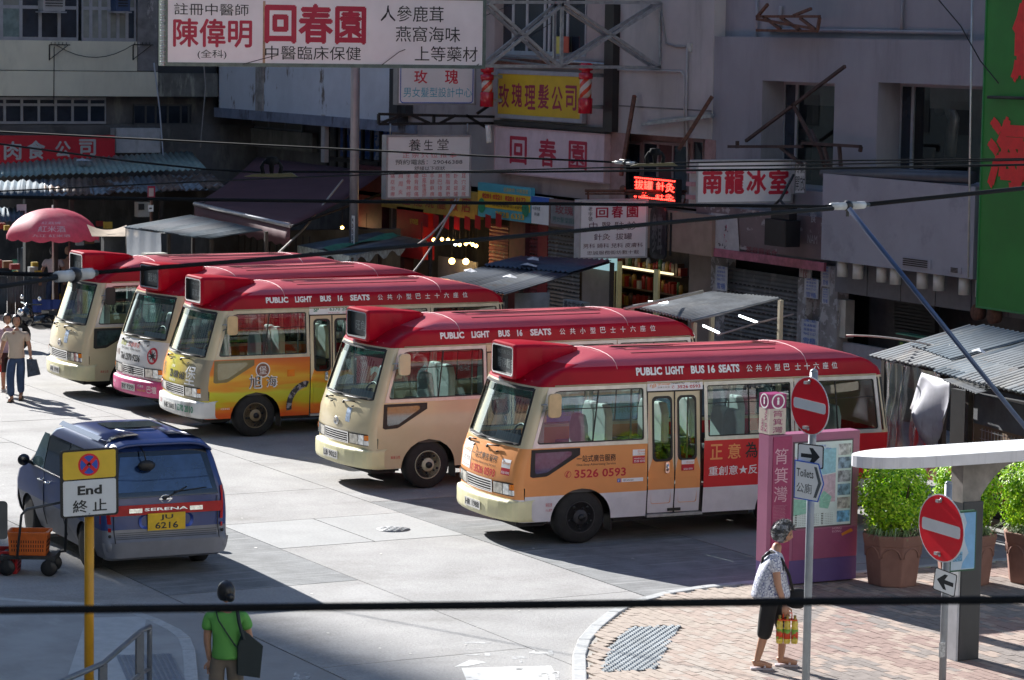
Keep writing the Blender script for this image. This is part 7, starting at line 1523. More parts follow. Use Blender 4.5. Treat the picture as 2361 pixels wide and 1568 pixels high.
crate('crate', 'red plastic crate on the ground cut by the left edge', tuple(gnd(2, 1318)), math.radians(62), ('crate_red', (.42, .015, .02)))

# ------------------------------------------------------------------ posts and signs
def post(name, lab, u, v, r, ztop, mat, cat='sign', base=None, tilt=0):
    p = base if base is not None else gnd(u, v); t = thing(name, lab, cat, tuple(p)); s = MB(); s.tube([p, p+V((tilt, 0, ztop))], r, 14); s.lathe([(r, 0), (r, .012), (r*.5, .03), (0, .034)], p+V((tilt, 0, ztop)), n=14); s.build('post', mat, t); return t, p
GPOST = M('grey_painted_post', (.24, .27, .31), .4, var=.12, sc=5, dirt=(.42, .42, .42), dlo=.6, dhi=.66, dsc=(6, 6, 2)); YPOST = M('yellow_painted_post', (.62, .30, .01), .4, var=.06, dirt=(.45, .2, .02), dlo=.55, dhi=.8)
REFW = M('reflective_white', (.66, .68, .70), .35, var=.03); REFR = M('sign_signal_red', (.72, .008, .02), .3, var=.05); SBACK = M('sign_grey_back', (.22, .23, .24), .5)
# yellow post with the stopping restriction sign
p = V((-27.05, 9.94, PH)); t, p = post('restriction_sign', 'stopping restriction End sign on a yellow post, left foreground', 0, 0, .048, 2.2, YPOST, base=p)
pr = onX(205, 1120, p.x+.06); tilt = FR(onX(140, 1197, p.x+.07), (.05, 1, .0), (0, .012, 1)); a = onX(140, 1197, p.x+.07); b = onX(274, 1032, p.x+.07); w, h = b.y-a.y, b.z-a.z
fr = FR(a, (.0, 1, .012), (0, -.012, 1))
s = MB(); s.prism(fr, rrect(0, 0, w, h, .035, 4), -.012, 0); pl = s.build('plate', BLKM, t)
s = MB(); s.prism(fr, rrect(w*.045, h*.565, w*.955, h*.97, .02, 4), 0, .003); yp = s.build('yellow_field', YEL, pl); s = MB(); s.prism(fr, rrect(w*.045, h*.03, w*.955, h*.545, .02, 4), 0, .003); wp = s.build('white_field', REFW, pl)
cx_, cy_ = w*.49, h*.77; R_ = h*.165
s = MB(); s.prism(fr, circ(cx_, cy_, R_, 32), .003, .005); s.build('red_ring', REFR, pl); s = MB(); s.prism(fr, circ(cx_, cy_, R_*.82, 32), .005, .007); s.build('blue_disc', M('sign_blue', (.01, .08, .48), .35), pl)
s = MB(); k = R_*.62
for sg in (1, -1): s.prism(fr, [(cx_-k-.018*1, cy_-sg*k+sg*.0-.0), (cx_-k+.018, cy_-sg*k-sg*.018), (cx_+k+.018, cy_+sg*k-sg*0), (cx_+k-.018, cy_+sg*k+sg*.018)] if False else [(cx_-k-.012, cy_-sg*(k-.012)), (cx_-k+.012, cy_-sg*(k+.012)), (cx_+k+.012, cy_+sg*(k-.012)), (cx_+k-.012, cy_+sg*(k+.012))], .007, .009)
s.build('red_cross', REFR, pl); s = MB()
for y in (cy_-.01, h*.05): s.ball(fr.p(cx_+.0, y, .010), .008, n=8, m=5)
s.build('bolt', STEEL, pl)
text(wp, 'End', fr, w*.29, h*.33, h*.135, w*.42, BLK, .035, d=.006); text(wp, '終 止', fr, w*.21, h*.07, h*.185, w*.58, BLK, .04, d=.006)
# two no entry posts
for i, (X, Y, zt, us, lab) in enumerate(((-25.03, 17.09, 0, None, 'tall post with no entry disc, right arrow and Toilets plate by the walking woman'), (-25.09, 18.9, 0, None, 'shorter no entry post with a left arrow plate beside the shelter pillar'))):
    base = V((X, Y, PH)); top = onX(1872, 862, X).z-PH if i == 0 else onX(2185, 1120, X).z-PH
    t, _ = post('no_entry_sign', lab, 0, 0, .042 if i == 0 else .04, top+.02, GPOST, base=base)
    c = onX(1867, 936, X+.05) if i == 0 else onX(2170, 1218, X+.05); rr = .305 if i == 0 else .345*(.78/.78)
    ry = (onX(1903, 936, X).y-onX(1830, 936, X).y)/2 if i == 0 else (onX(2210, 1220, X).y-onX(2131, 1220, X).y)/2
    rz = (onX(1867, 870, X).z-onX(1867, 1003, X).z)/2 if i == 0 else (onX(2170, 1141, X).z-onX(2170, 1296, X).z)/2
    th = math.acos(min(1, ry/rz)); nrm = V((math.cos(YAW), -math.sin(YAW), 0)); # the plate is turned away from square
    u = V((-.15, 1, -.02)) if True else 0
    # choose a heading that foreshortens a round disc to the width seen
    base_a = math.atan2(RH.y, RH.x); ang = base_a-math.acos(min(1, ry*RH.y/rz)) if False else 0
    wid = ry*math.cos(YAW)*1.0/rz; turn = math.acos(min(1, (ry*RH.y)/rz)); uu = Matrix.Rotation(-turn, 3, 'Z') @ RH
    fr = FR(c, uu+V((0, 0, -.05)), V((0, 0, 1)))
    s = MB(); s.prism(fr, circ(0, 0, rz, 40), -.006, 0); pl = s.build('plate', REFW, t); s = MB(); s.prism(fr, circ(0, 0, rz*.965, 40), 0, .002); s.build('red_disc', REFR, pl)
    s = MB(); s.prism(fr, rrect(-rz*.84, -rz*.17, rz*.84, rz*.19, .03, 4), .002, .004); s.build('white_bar', REFW, pl)
    s = MB(); s.ball(fr.p(0, rz*.86, .012), .016, n=8, m=5); s.ball(fr.p(0, -rz*.80, .012), .016, n=8, m=5); s.build('bolt', STEEL, pl)
    s = MB(); s.bar(c+V((-.05, 0, rz*.8)), c+V((-.0, 0, rz*.8)), .10, .03); s.bar(c+V((-.05, 0, -rz*.75)), c+V((-.0, 0, -rz*.75)), .10, .03); s.build('clamp', STEEL, t)
    if i == 0:
        a = onX(1838, 1075, X+.05); b = onX(1884, 1018, X+.05); uu2 = Matrix.Rotation(-.5, 3, 'Z') @ RH; hh = b.z-a.z; ww = .29; fr = FR(V((a.x, a.y, a.z+.0)), uu2+V((0, 0, -.03)), (0, 0, 1))
        s = MB(); s.prism(fr, rrect(0, 0, ww, hh, .02, 3), -.006, 0); pl = s.build('arrow_plate', BLKM, t); s = MB(); s.prism(fr, rrect(.012, .012, ww-.012, hh-.012, .015, 3), 0, .002); s.build('plate_face', REFW, pl)
        m_ = hh/2; s = MB(); s.prism(fr, [(.04, m_-.02), (.16, m_-.02), (.13, m_-.085), (.17, m_-.085), (.25, m_), (.17, m_+.085), (.13, m_+.085), (.16, m_+.02), (.04, m_+.02)], .002, .004); s.build('arrow', BLK, pl)
        a = onX(1830, 1148, X+.05); hh = .40; fr = FR(V((a.x, a.y, a.z)), uu2+V((0, 0, -.08)), (0, 0, 1))
        o = [(0, 0), (.27, 0), (.335, .20), (.27, .40), (0, .40)]; s = MB(); s.prism(fr, o, -.006, 0); pl = s.build('toilets_plate', M('sign_blue_edge', (.02, .10, .50), .35), t)
        s = MB(); s.prism(fr, [(.012, .012), (.262, .012), (.322, .20), (.262, .388), (.012, .388)], 0, .002); s.build('plate_face', REFW, pl); s = MB(); s.prism(fr, [(.22, .04), (.25, .04), (.305, .20), (.25, .36), (.22, .36), (.27, .20)], .002, .004); s.build('chevron', M('chevron_grey', (.08, .09, .10), .5), pl)
        text(pl, 'Toilets', fr, .025, .235, .085, .19, BLK, .01, d=.003); text(pl, '公廁', fr, .03, .07, .105, .17, BLK, .008, d=.003)
    else:
        a = onX(2150, 1358, X+.06); uu2 = Matrix.Rotation(-.35, 3, 'Z') @ RH; hh = .24; ww = .25; fr = FR(V((a.x, a.y, a.z)), uu2+V((0, 0, -.30)), V((0, .12, 1)))
        s = MB(); s.prism(fr, rrect(0, 0, ww, hh, .02, 3), -.006, 0); pl = s.build('arrow_plate', BLKM, t); s = MB(); s.prism(fr, rrect(.010, .010, ww-.010, hh-.010, .015, 3), 0, .002); s.build('plate_face', REFW, pl)
        m_ = hh/2; s = MB(); s.prism(fr, [(ww-x, y) for x, y in [(.03, m_-.022), (.13, m_-.022), (.10, m_-.08), (.135, m_-.08), (.215, m_), (.135, m_+.08), (.10, m_+.08), (.13, m_+.022), (.03, m_+.022)]][::-1], .002, .004); s.build('arrow', BLK, pl)
        s = MB(); q = onX(2172, 1490, X+.05); s.fbox(FR(q, (0, 1, 0)), -.04, -.12, .04, .04, 0, .004); s.build('sticker', M('sticker_grey', (.4, .41, .42), .6, var=.4, sc=40), t)
# dark plate at the left frame edge
s = MB(); a = gnd(-60, 1216, 1.0); fr = FR(onX(18, 1232, -30.5)-V((0, .9, 0)), (0, 1, -.06)); s.prism(fr, rrect(0, 0, .9, .42, .04, 3), -.02, 0); s.tube([fr.p(.3, -1.5, -.03), fr.p(.3, .4, -.03)], .03, 8); tag(s.build('street_sign', M('dark_grey_sign_back', (.06, .065, .07), .5), org=tuple(a)), 'back of a dark sign plate poking in at the left edge', 'sign')
# green framed route map on the shelter pillar
PX, PY = -26.09, 19.90
gm_ = thing('route_map', 'green framed blue route map mounted beside the dark shelter pillar', 'sign', (PX+.3, PY, PH)); a = onX(2188, 1320, PX+.35); b = onX(2253, 1176, PX+.35); w, h = b.y-a.y, b.z-a.z; fr = FR(a, (0, 1, .0))
s = MB(); s.prism(fr, rrect(0, 0, w, h, .02, 3), -.05, 0); s.tube([fr.p(w*.35, h*.5, -.05), fr.p(w*.35, h*.5, -.3)], .02, 6); s.build('frame', M('dark_green_frame', (.01, .07, .04), .4), gm_); s = MB(); s.fbox(fr, .02, .02, w-.02, h-.02, 0, .003); mp = s.build('map_face', M('map_pale_blue', (.38, .48, .58), .4, var=.05), gm_)
s = MB(); s.prism(fr, [(w*.45, .03), (w*.95, .03), (w*.95, h*.97), (w*.5, h*.97), (w*.62, h*.8), (w*.5, h*.62), (w*.6, h*.45), (w*.72, h*.3), (w*.5, h*.15)], .003, .004); s.build('map_sea', M('map_sea_blue', (.16, .36, .60), .4), mp); s = MB(); s.fbox(fr, w*.12, h*.17, w*.48, h*.33, .004, .005); s.build('map_legend', M('map_legend', (.10, .25, .40), .4, var=.5, sc=60), mp)
# ------------------------------------------------------------------ pink map board with the i totem
PINK = M('pink_enamel', (.33, .11, .20), .4, var=.06, sc=2, dirt=(.42, .22, .31), dlo=.6, dhi=.85); PNK2 = M('magenta_enamel', (.27, .06, .14), .4, var=.06); VIO = M('violet_enamel', (.10, .06, .20), .4, var=.06)
BX = -30.5; mbd = thing('map_board', 'pink street map board with a tall characters panel and blue district map', 'map board', (BX, 20.9, PH)); y0 = onX(1765, 1300, BX).y; y1 = onX(1974, 1300, BX).y; z0 = PH+.02; z1 = onX(1765, 1005, BX).z; fr = FR((BX, y0, 0), (0, 1, 0)); w = y1-y0
s = MB(); s.fbox(fr, 0, z0+.30, w, z1, -.22, 0); s.build('casing', PINK, mbd); s = MB(); s.fbox(fr, 0, z0, w, z0+.298, -.22, 0); s.build('plinth', VIO, mbd)
zm = onX(1900, 1215, BX).z; x1 = w*.27
s = MB(); s.fbox(fr, x1+.02, z0+.302, w-.01, zm-.02, 0, .006); s.build('lower_panel', PNK2, mbd)
s = MB(); s.fbox(fr, .07, zm-.5, x1-.03, z1-.02, 0, .012); cp = s.build('title_panel', M('deep_pink_panel', (.32, .035, .12), .4), mbd)
PRT = M('pale_pink_print', (.62, .38, .46), .4)
for j, ch in enumerate('筲箕灣'): text(cp, ch, fr, .09, z1-.37-j*.24, .20, .20, PRT, .012, d=.016)
for j in range(22): text(cp, 'Shau Kei Wan was a fishing village', fr, .085, z1-.90-j*.018, .010, .21*random.uniform(.8, 1), PRT, 0, d=.016)
s = MB(); s.fbox(fr, x1, zm, w-.10, z1-.10, .0, .008); fm_ = s.build('map_frame', M('map_dark_edge', (.10, .06, .08), .4), mbd); s = MB(); s.fbox(fr, x1+.02, zm+.02, w-.12, z1-.12, .008, .011); mf = s.build('map_face', M('map_face_tint', (.62, .72, .72), .3, var=.06, sc=8), mbd)
mw, mh = w-.12-x1-.02, z1-.12-zm-.02; q = lambda pts: [(x1+.02+a*mw, zm+.02+b*mh) for a, b in pts]
for pts, nm, c in (([(.0, .30), (.72, .28), (.72, .62), (.5, .60), (.38, .66), (.25, .6), (.1, .78), (0, .85)], 'map_land', (.55, .42, .50)), ([(0, .14), (.22, .16), (.24, .32), (.0, .34)], 'map_park', (.25, .52, .42)), ([(.45, .22), (.6, .2), (.66, .34), (.52, .42), (.44, .34)], 'map_park', (.25, .52, .42)), ([(.25, .62), (.38, .67), (.5, .61), (.72, .63), (.72, .92), (.05, .92), (.1, .8)], 'map_sea', (.28, .52, .62))):
    s = MB(); s.prism(fr, q(pts), .011, .0125 if nm != 'map_park' else .0138); s.build(nm, M(nm+'_print', c, .4, var=.12, sc=25), mf)
rm = MB()
for k in range(26): a = q([(random.uniform(.02, .68), random.uniform(.2, .75))])[0]; b = (a[0]+random.uniform(-.15, .15), a[1]+random.uniform(-.1, .1)); rm.bar(fr.p(min(max(a[0], x1+.03), w-.35), a[1], .0145), fr.p(min(max(b[0], x1+.03), w-.35), b[1], .0145), .004, .001)
rm.build('map_street', WHITE, mf)
for k in range(6): s = MB(); A_ = q([(.76, .03+k*.16), (.985, .03+k*.16+.135)]); s.fbox(fr, A_[0][0], A_[0][1], A_[1][0], A_[1][1], .011, .0135); s.build('map_photo', M('map_photo_%s' % ('sea', 'gate', 'quay', 'roof', 'temple', 'boat')[k], [(.15, .35, .55), (.4, .38, .36), (.2, .32, .42), (.35, .36, .40), (.22, .3, .4), (.45, .45, .47)][k], .4, var=.6, sc=14), mf)
for k in range(7): text(mf, '■ ▪▪▪▪▪  ■ ▪▪▪▪  ■ ▪▪▪▪▪', fr, x1+.04, zm+.04+k*.022, .010, mw*.66, BLK, 0, d=.0145)
text(mf, 'Shau Kei Wan', fr, x1+.02+mw*.33, z1-.22, .028, .26, BLUE, 0, d=.0145); text(mf, '筲箕灣', fr, x1+.02+mw*.4, z1-.185, .03, .12, BLUE, 0, d=.0145)
text(mbd, 'HONG\nKONG', fr, w*.72, z0+.62, .07, .14, PRT, .01, d=.008); s = MB(); s.prism(fr, [(w*.83, z0+.57), (w*.95, z0+.62), (w*.93, z0+.66), (w*.82, z0+.60)], .006, .008); s.build('orange_stroke', M('orange_stroke', (.6, .2, .02), .5), mbd)
tt = thing('information_totem', 'small square information totem with an i in a circle, left of the no entry disc', 'sign', tuple(onX(1780, 1000, BX-.1))); p = onX(1763, 1000, BX-.1); zt_ = onX(1763, 908, BX-.1).z; sz = onX(1801, 1000, BX-.1).y-p.y
s = MB(); s.bb(BX-.12, p.y+sz*.3, p.z-.15, BX-.02, p.y+sz*.7, p.z); s.build('neck', BLKM, tt); s = MB(); s.bb(BX-.24, p.y, p.z, BX, p.y+sz, p.z+(zt_-p.z)*.64); cb_ = s.build('column', M('cream_totem', (.55, .48, .42), .5, var=.08), tt); s = MB(); s.bb(BX-.24, p.y, p.z+(zt_-p.z)*.642, BX, p.y+sz, zt_); hd = s.build('head', M('plum_totem', (.30, .03, .14), .4), tt)
f1 = FR((BX, p.y, p.z), (0, 1, 0)); f2 = FR((BX-.24, p.y, p.z), (1, 0, 0)); hz = (zt_-p.z)
for f_, L_ in ((f1, sz), (f2, .24)):
    s = MB(); s.ring(lambda x, y: f_.p(x, y, .004), circ(L_/2, hz*.82, L_*.40, 20), circ(L_/2, hz*.82, L_*.32, 20)); s.fbox(f_, L_*.44, hz*.74, L_*.56, hz*.85, .002, .005); s.prism(f_, circ(L_/2, hz*.89, L_*.07, 10), .002, .005); s.build('information_mark', WHITE, hd)
for j, ch in enumerate('筲箕灣'): text(cb_, ch, f1, sz*.2, hz*(.43-j*.20), hz*.16, sz*.6, M('plum_print', (.30, .03, .14), .4), .012, d=.004)
text(cb_, 'Shau\nKei Wan', FR((BX-.22, p.y, p.z+.03), (0, 0, 1), (-1, 0, 0)), 0, -.17, .14, .30, M('plum_print', (.3, .03, .14), .4), .01, d=.004)
# ------------------------------------------------------------------ shelter: white canopy on a dark pillar
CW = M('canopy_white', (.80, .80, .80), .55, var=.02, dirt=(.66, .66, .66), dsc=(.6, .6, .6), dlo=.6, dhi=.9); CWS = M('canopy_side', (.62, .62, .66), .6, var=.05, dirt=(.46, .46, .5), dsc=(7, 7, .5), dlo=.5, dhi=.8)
sh_ = thing('bus_shelter', 'white slab shelter roof with a rounded end on a T shaped concrete pillar', 'shelter', (PX, PY, PH)); zc_ = 2.36
N_ = [gnd(1962, 1040, zc_+.1)]
# canopy outline in plan: long slab along +Y with rounded end
hw = .36; yE = onX(1962, 1030, PX).y+.05
P = [(PX+hw*math.cos(math.radians(a)), yE+.95-(.95)*(-math.sin(math.radians(a)))) for a in range(0, -181, -12)]
P = [(PX+hw*math.cos(math.radians(a)), yE+.8+.8*math.sin(math.radians(a))) for a in range(-180, 1, 12)]
P += [(PX+hw, yE+9), (PX-hw, yE+9)]
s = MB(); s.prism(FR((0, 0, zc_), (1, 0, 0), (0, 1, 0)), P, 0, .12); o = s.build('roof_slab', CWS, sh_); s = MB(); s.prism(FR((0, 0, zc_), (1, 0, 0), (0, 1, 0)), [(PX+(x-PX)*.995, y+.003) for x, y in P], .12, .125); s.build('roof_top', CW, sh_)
DG = M('dark_grey_pillar', (.032, .035, .042), .45, var=.1, dirt=(.05, .05, .06)); s = MB(); s.bb(PX-.13, PY-.13, PH, PX+.13, PY+.15, 1.9); s.build('pillar', DG, sh_, bevel=.01)
s = MB(); s.bb(PX-.12, PY-.165, PH, PX+.12, PY-.135, 1.75); s.build('pillar_side', M('sunlit_side_grey', (.42, .44, .48), .5), sh_)  # pale strip, sunlight on the pillar's left face put into its colour
s = MB()
for sg in (1,):
    n = 8; top = []; bot = []
    for k in range(n+1): t_ = k/n; x = .12+.5*t_; bot.append((PY+sg*x, 1.95+.36*(1-(1-t_)**2)))
    pl = [(PY-.13, 1.89), (PY+.12, 1.89), *bot, (PY+.62, zc_-.004), (PY-.13, zc_-.004)]
    s.prism(FR((PX-.11, 0, 0), (0, 1, 0)), pl if sg > 0 else pl[::-1], 0, .22)
s.build('arm', M('stained_arm', (.20, .185, .175), .7, var=.3, sc=3), sh_)
# ------------------------------------------------------------------ railing lower left
rl = thing('railing', 'grey tube railing with square posts at the lower left corner', 'railing', tuple(gnd(300, 1640)))
GR_ = M('railing_grey', (.17, .185, .21), .35, metal=.4, var=.12); RX = -25.6
Pp = lambda u, v: onX(u, v, RX)
def rp(u, v, z): return gnd(u, v, z)
b0, b1, b2_ = gnd(322, 1655, PH), gnd(345, 1640, PH), gnd(240, 1700, PH)
zr = 1.15
A_ = gnd(345, 1445, zr); B_ = gnd(322, 1457, zr); C_ = gnd(237, 1530, zr); D_ = gnd(130, 1576, zr); A2 = A_-V((0, 0, .35))
s = MB(); s.tube([V((A_.x, A_.y, PH)), A_-V((0, 0, .08)), A_-V((.0, 0, .02)), A_, B_.lerp(A_, .6), B_, C_, C_.lerp(D_, .3), D_, D_+(D_-C_)*2], .028, 8); s.tube([A_-V((0, 0, .42)), B_-V((0, 0, .42)), C_-V((0, 0, .42)), D_-V((0, 0, .42))], .022, 8); s.build('rail', GR_, rl)
for q_ in (B_, C_): s = MB(); s.bar(V((q_.x, q_.y, PH)), q_, .075, .05); s.build('post', GR_, rl)
# lamp post
s = MB(); LPX = onY(816, 500, 27.6); lp = thing('lamp_post', 'tall plain grey lamp post rising behind the roofs at centre left', 'lamp post', (LPX.x, 27.6, 0)); s.tube([(LPX.x, 27.6, 0), (LPX.x, 27.6, 14)], .10, 16); s.build('post', M('grey_lamp_post', (.27, .27, .31), .45, metal=.3, var=.08), lp)
s = MB(); p = onY(809, 572, 27.49); s.bb(p.x+.02, 27.49, p.z, p.x+.17, 27.50, p.z+.72); lbz = s.build('number_strip', WHITE, lp)
for j, ch in enumerate('43557'): text(lbz, ch, FR((p.x+.055, 27.485, p.z+.58-j*.13), (1, 0, 0)), 0, 0, .09, .075, BLK, .02)
# ------------------------------------------------------------------ planters with clipped shrubs
TERR = M('terracotta_concrete', (.27, .14, .11), .8, var=.15, sc=3, bump=.03, bs=60, dirt=(.24, .11, .085), dlo=.55, dhi=.8)
LEAF = M('leaf_bright', (.30, .54, .015), .5, var=.35, sc=7); LEAFD = M('leaf_deep', (.09, .25, .012), .5, var=.3, sc=7); LEAFY = M('leaf_young', (.52, .72, .05), .45, var=.3, sc=9); TWIG = M('twig_brown', (.10, .07, .04), .8); SOIL = M('soil_dark', (.05, .035, .025), .9)
GRS = M('spider_grass', (.22, .30, .14), .6, var=.3, sc=8)
def leaf_cloud(rx, ry, rz, n, size, seed, noise_amp=.22):
    rnd = random.Random(seed); s = MB()
    for k in range(n):
        while True:
            p = V((rnd.uniform(-1, 1), rnd.uniform(-1, 1), rnd.uniform(-1, 1)))
            if .01 < p.length < 1: break
        d = p.normalized(); r = (.62+.40*rnd.random()**.6) if rnd.random() < .8 else p.length
        bump = 1+noise_amp*mnoise.noise(d*2.6+V((seed, 0, 0)))+.10*mnoise.noise(d*7+V((0, seed, 0)))
        sq = (abs(d.x)**3+abs(d.y)**3+abs(d.z)**3)**(-1/3)*.9   # a little boxy, as clipped
        c = V((d.x*rx, d.y*ry, d.z*rz))*r*bump*sq
        if mnoise.noise(c*5.5+V((seed, 3, 1))) < -.34: continue
        up = (d+V((rnd.uniform(-1, 1), rnd.uniform(-1, 1), rnd.uniform(-.2, 1.1)))*.8).normalized(); a = up.orthogonal().normalized(); a.rotate(Matrix.Rotation(rnd.uniform(0, 6.3), 3, up)); b = up.cross(a); L_ = size*rnd.uniform(.7, 1.3)
        s.mi = 0 if rnd.random() < .5 else (1 if rnd.random() < .35 or r < .7 else 2)
        s.add([c-a*L_*.5, c+b*L_*.26+up*L_*.05, c+a*L_*.5, c-b*L_*.26+up*L_*.05], [(0, 1, 2, 3)])
    return s
def planter(X, Y, r, h, rz, lab, seed, sr, shh, zc):
    p = thing('planter', lab, 'planter', (X, Y, PH), rz, 'octagonal terracotta planters along the kerb', local=True)
    s = MB(); n = 8; s.lathe([(r*.80, .0), (r*.82, .05), (r*.96, h*.78), (r*.98, h*.80), (r*1.04, h), (r*.92, h), (r*.90, h-.08), (0, h-.08)], (0, 0, 0), n=n, a0=math.pi/8, smooth=False); s.build('pot', TERR, p, bevel=.012)
    for k in range(8):   # raised arch moulding on each face
        a = math.pi/8+k*math.pi/4+math.pi/8; nrm = V((math.cos(a), math.sin(a), -.0)); t = V((-math.sin(a), math.cos(a), 0)); ap = math.cos(math.pi/8); s = MB(); P1 = []
        for j in range(9):
            q = math.pi*j/8; x = r*.30*math.cos(q); z = h*.56+h*.2*math.sin(q); rad = (r*.82+(r*.96-r*.82)*(z-.05)/(h*.73))*ap; P1.append(nrm*(rad+.004)+t*x+V((0, 0, z)))
        s.tube(P1, .011, 5); s.build('arch_moulding', TERR, p)
    s = MB(); s.lathe([(r*.9, h-.07), (0, h-.05)], (0, 0, 0), n=12); s.build('soil', SOIL, p)
    s = MB(); rnd = random.Random(seed)
    for k in range(9):
        a = rnd.uniform(0, 6.3); q = V((.12*math.cos(a), .12*math.sin(a), h-.06)); e = V((sr*.6*math.cos(a), sr*.6*math.sin(a), zc+rnd.uniform(-.1, .3))); s.tube([q, q.lerp(e, .5)+V((0, 0, .08)), e], [.022, .015, .006], 5)
    s.build('branch', TWIG, p)
    s = leaf_cloud(sr, sr, shh, 9000, .052, seed); s.v = [(x, y, z+zc) for x, y, z in s.v]; o = s.build('foliage', [LEAF, LEAFD, LEAFY], p); o['kind'] = 'stuff'
    s = MB()
    for k in range(230):
        a = rnd.uniform(0, 6.3); rr = r*.8*rnd.random()**.5; q = V((rr*math.cos(a), rr*math.sin(a), h-.08)); d = V((math.cos(a+rnd.uniform(-.6, .6)), math.sin(a+rnd.uniform(-.6, .6)), 0)); L_ = rnd.uniform(.12, .28); w = V((-d.y, d.x, 0))*.007
        m = q+d*L_*.4+V((0, 0, L_*.75)); e = q+d*L_*.95+V((0, 0, L_*rnd.uniform(.1, .7))); s.add([q-w, q+w, m+w, e, m-w], [(0, 1, 2, 4), (2, 3, 4)])
    o = s.build('grass_tuft', GRS, p); o['kind'] = 'stuff'; return p
for m_ in (LEAF, LEAFD, LEAFY): translucent(m_, .35)
planter(-30.12, 21.85, .40, .66, .1, 'octagonal terracotta planter nearest the pink map board', 3, .43, .50, 1.13)
planter(-29.80, 22.74, .40, .66, .3, 'octagonal terracotta planter half hidden behind the shelter pillar', 8, .42, .50, 1.15)
planter(-29.50, 23.62, .41, .66, .2, 'octagonal terracotta planter cut by the right edge', 13, .44, .52, 1.16)

# ------------------------------------------------------------------ people
def skin(name, verts, edges, radii, mat, parent, sub=2, root=0, extra=None):
    me = bpy.data.meshes.new('sk'); me.from_pydata([tuple(v) for v in verts], edges, []); o = bpy.data.objects.new('sk', me); COL.objects.link(o)
    md = o.modifiers.new('s', 'SKIN'); md.use_smooth_shade = True; md.branch_smoothing = .6
    for i, d in enumerate(me.skin_vertices[0].data):
        r = radii[i]; d.radius = r if isinstance(r, tuple) else (r, r); d.use_root = (i == root)
    o.modifiers.new('u', 'SUBSURF').levels = sub
    dg = bpy.context.evaluated_depsgraph_get(); m2 = bpy.data.meshes.new_from_object(o.evaluated_get(dg)); bpy.data.objects.remove(o)
    m2.name = name
    if extra:
        bm = bmesh.new(); bm.from_mesh(m2); t = extra.mesh('x', []); bm.from_mesh(t); bm.to_mesh(m2); bm.free()
    m2.materials.clear()
    for m in (mat if isinstance(mat, list) else [mat]): m2.materials.append(m)
    for p in m2.polygons: p.use_smooth = True; p.material_index = 0
    r = bpy.data.objects.new(name, m2); COL.objects.link(r); r.parent = parent; return r
SKIN = M('skin_tan', (.42, .22, .14), .5, var=.06); HAIRG = M('hair_grey_black', (.06, .06, .062), .55, var=.5, sc=40, col2=(.34, .34, .35), c2lo=.46, c2hi=.58, c2s=18); HAIRB = M('hair_black', (.012, .011, .012), .35, var=.3)
def head(c, r, face, tilt=0.):
    """c centre, face = unit direction the face looks; eyes at half height, nose, mouth, ears"""
    f = V(face).normalized(); sd = f.cross(UP).normalized(); up = sd.cross(f).normalized(); s = MB(); s.sm = True
    n, m = 16, 12; vs = []
    def pt(a, b): # a azimuth from face, b elevation
        x = math.cos(b)*math.cos(a); y = math.cos(b)*math.sin(a); z = math.sin(b)
        fx = .98+(.10 if x > 0 else .06)*abs(x); jaw = 1-.22*max(0, -z)**1.2*(1 if x < .35 else .75)
        d = 1+.16*math.exp(-((a/.16)**2+((b+.05)/.22)**2))+.05*math.exp(-((a/.3)**2+((b+.52)/.14)**2))-.05*math.exp(-(((abs(a)-.36)/.16)**2+((b-.10)/.12)**2))+.03*math.exp(-((a/.35)**2+((b+.9)/.2)**2))
        return c+(f*x*fx*jaw+sd*y*.80*jaw+up*z*1.18)*r*d
    for j in range(m+1):
        for i in range(n): a = -math.pi+2*math.pi*i/n; vs.append(pt(a*(.55+.45*abs(a)/math.pi), -math.pi/2+math.pi*j/m))
    s.add(vs, [(j*n+i, j*n+(i+1) % n, (j+1)*n+(i+1) % n, (j+1)*n+i) for j in range(m) for i in range(n)])
    for q in (1, -1): s.ball(c+sd*q*r*.80-up*r*.02-f*r*.05, r*.20, .5, .7, 1.1, 8, 6)
    return s, f, sd, up
def features(c, r, f, sd, up, parent):
    s = MB()
    for q in (1, -1):
        s.ball(c+f*r*.93+sd*q*r*.33+up*r*.12, r*.075, 1, 1, .7, 8, 6); s.bar(c+f*r*.97+sd*q*r*.2+up*r*.32, c+f*r*.90+sd*q*r*.48+up*r*.30, r*.07, r*.05)
    s.build('eye', HAIRB, parent); s = MB(); s.tube([c+f*r*.93-sd*r*.24-up*r*.55, c+f*r*1.02-up*r*.53, c+f*r*.93+sd*r*.24-up*r*.55], r*.05, 6); s.build('mouth', M('lips', (.30, .09, .08), .5), parent)
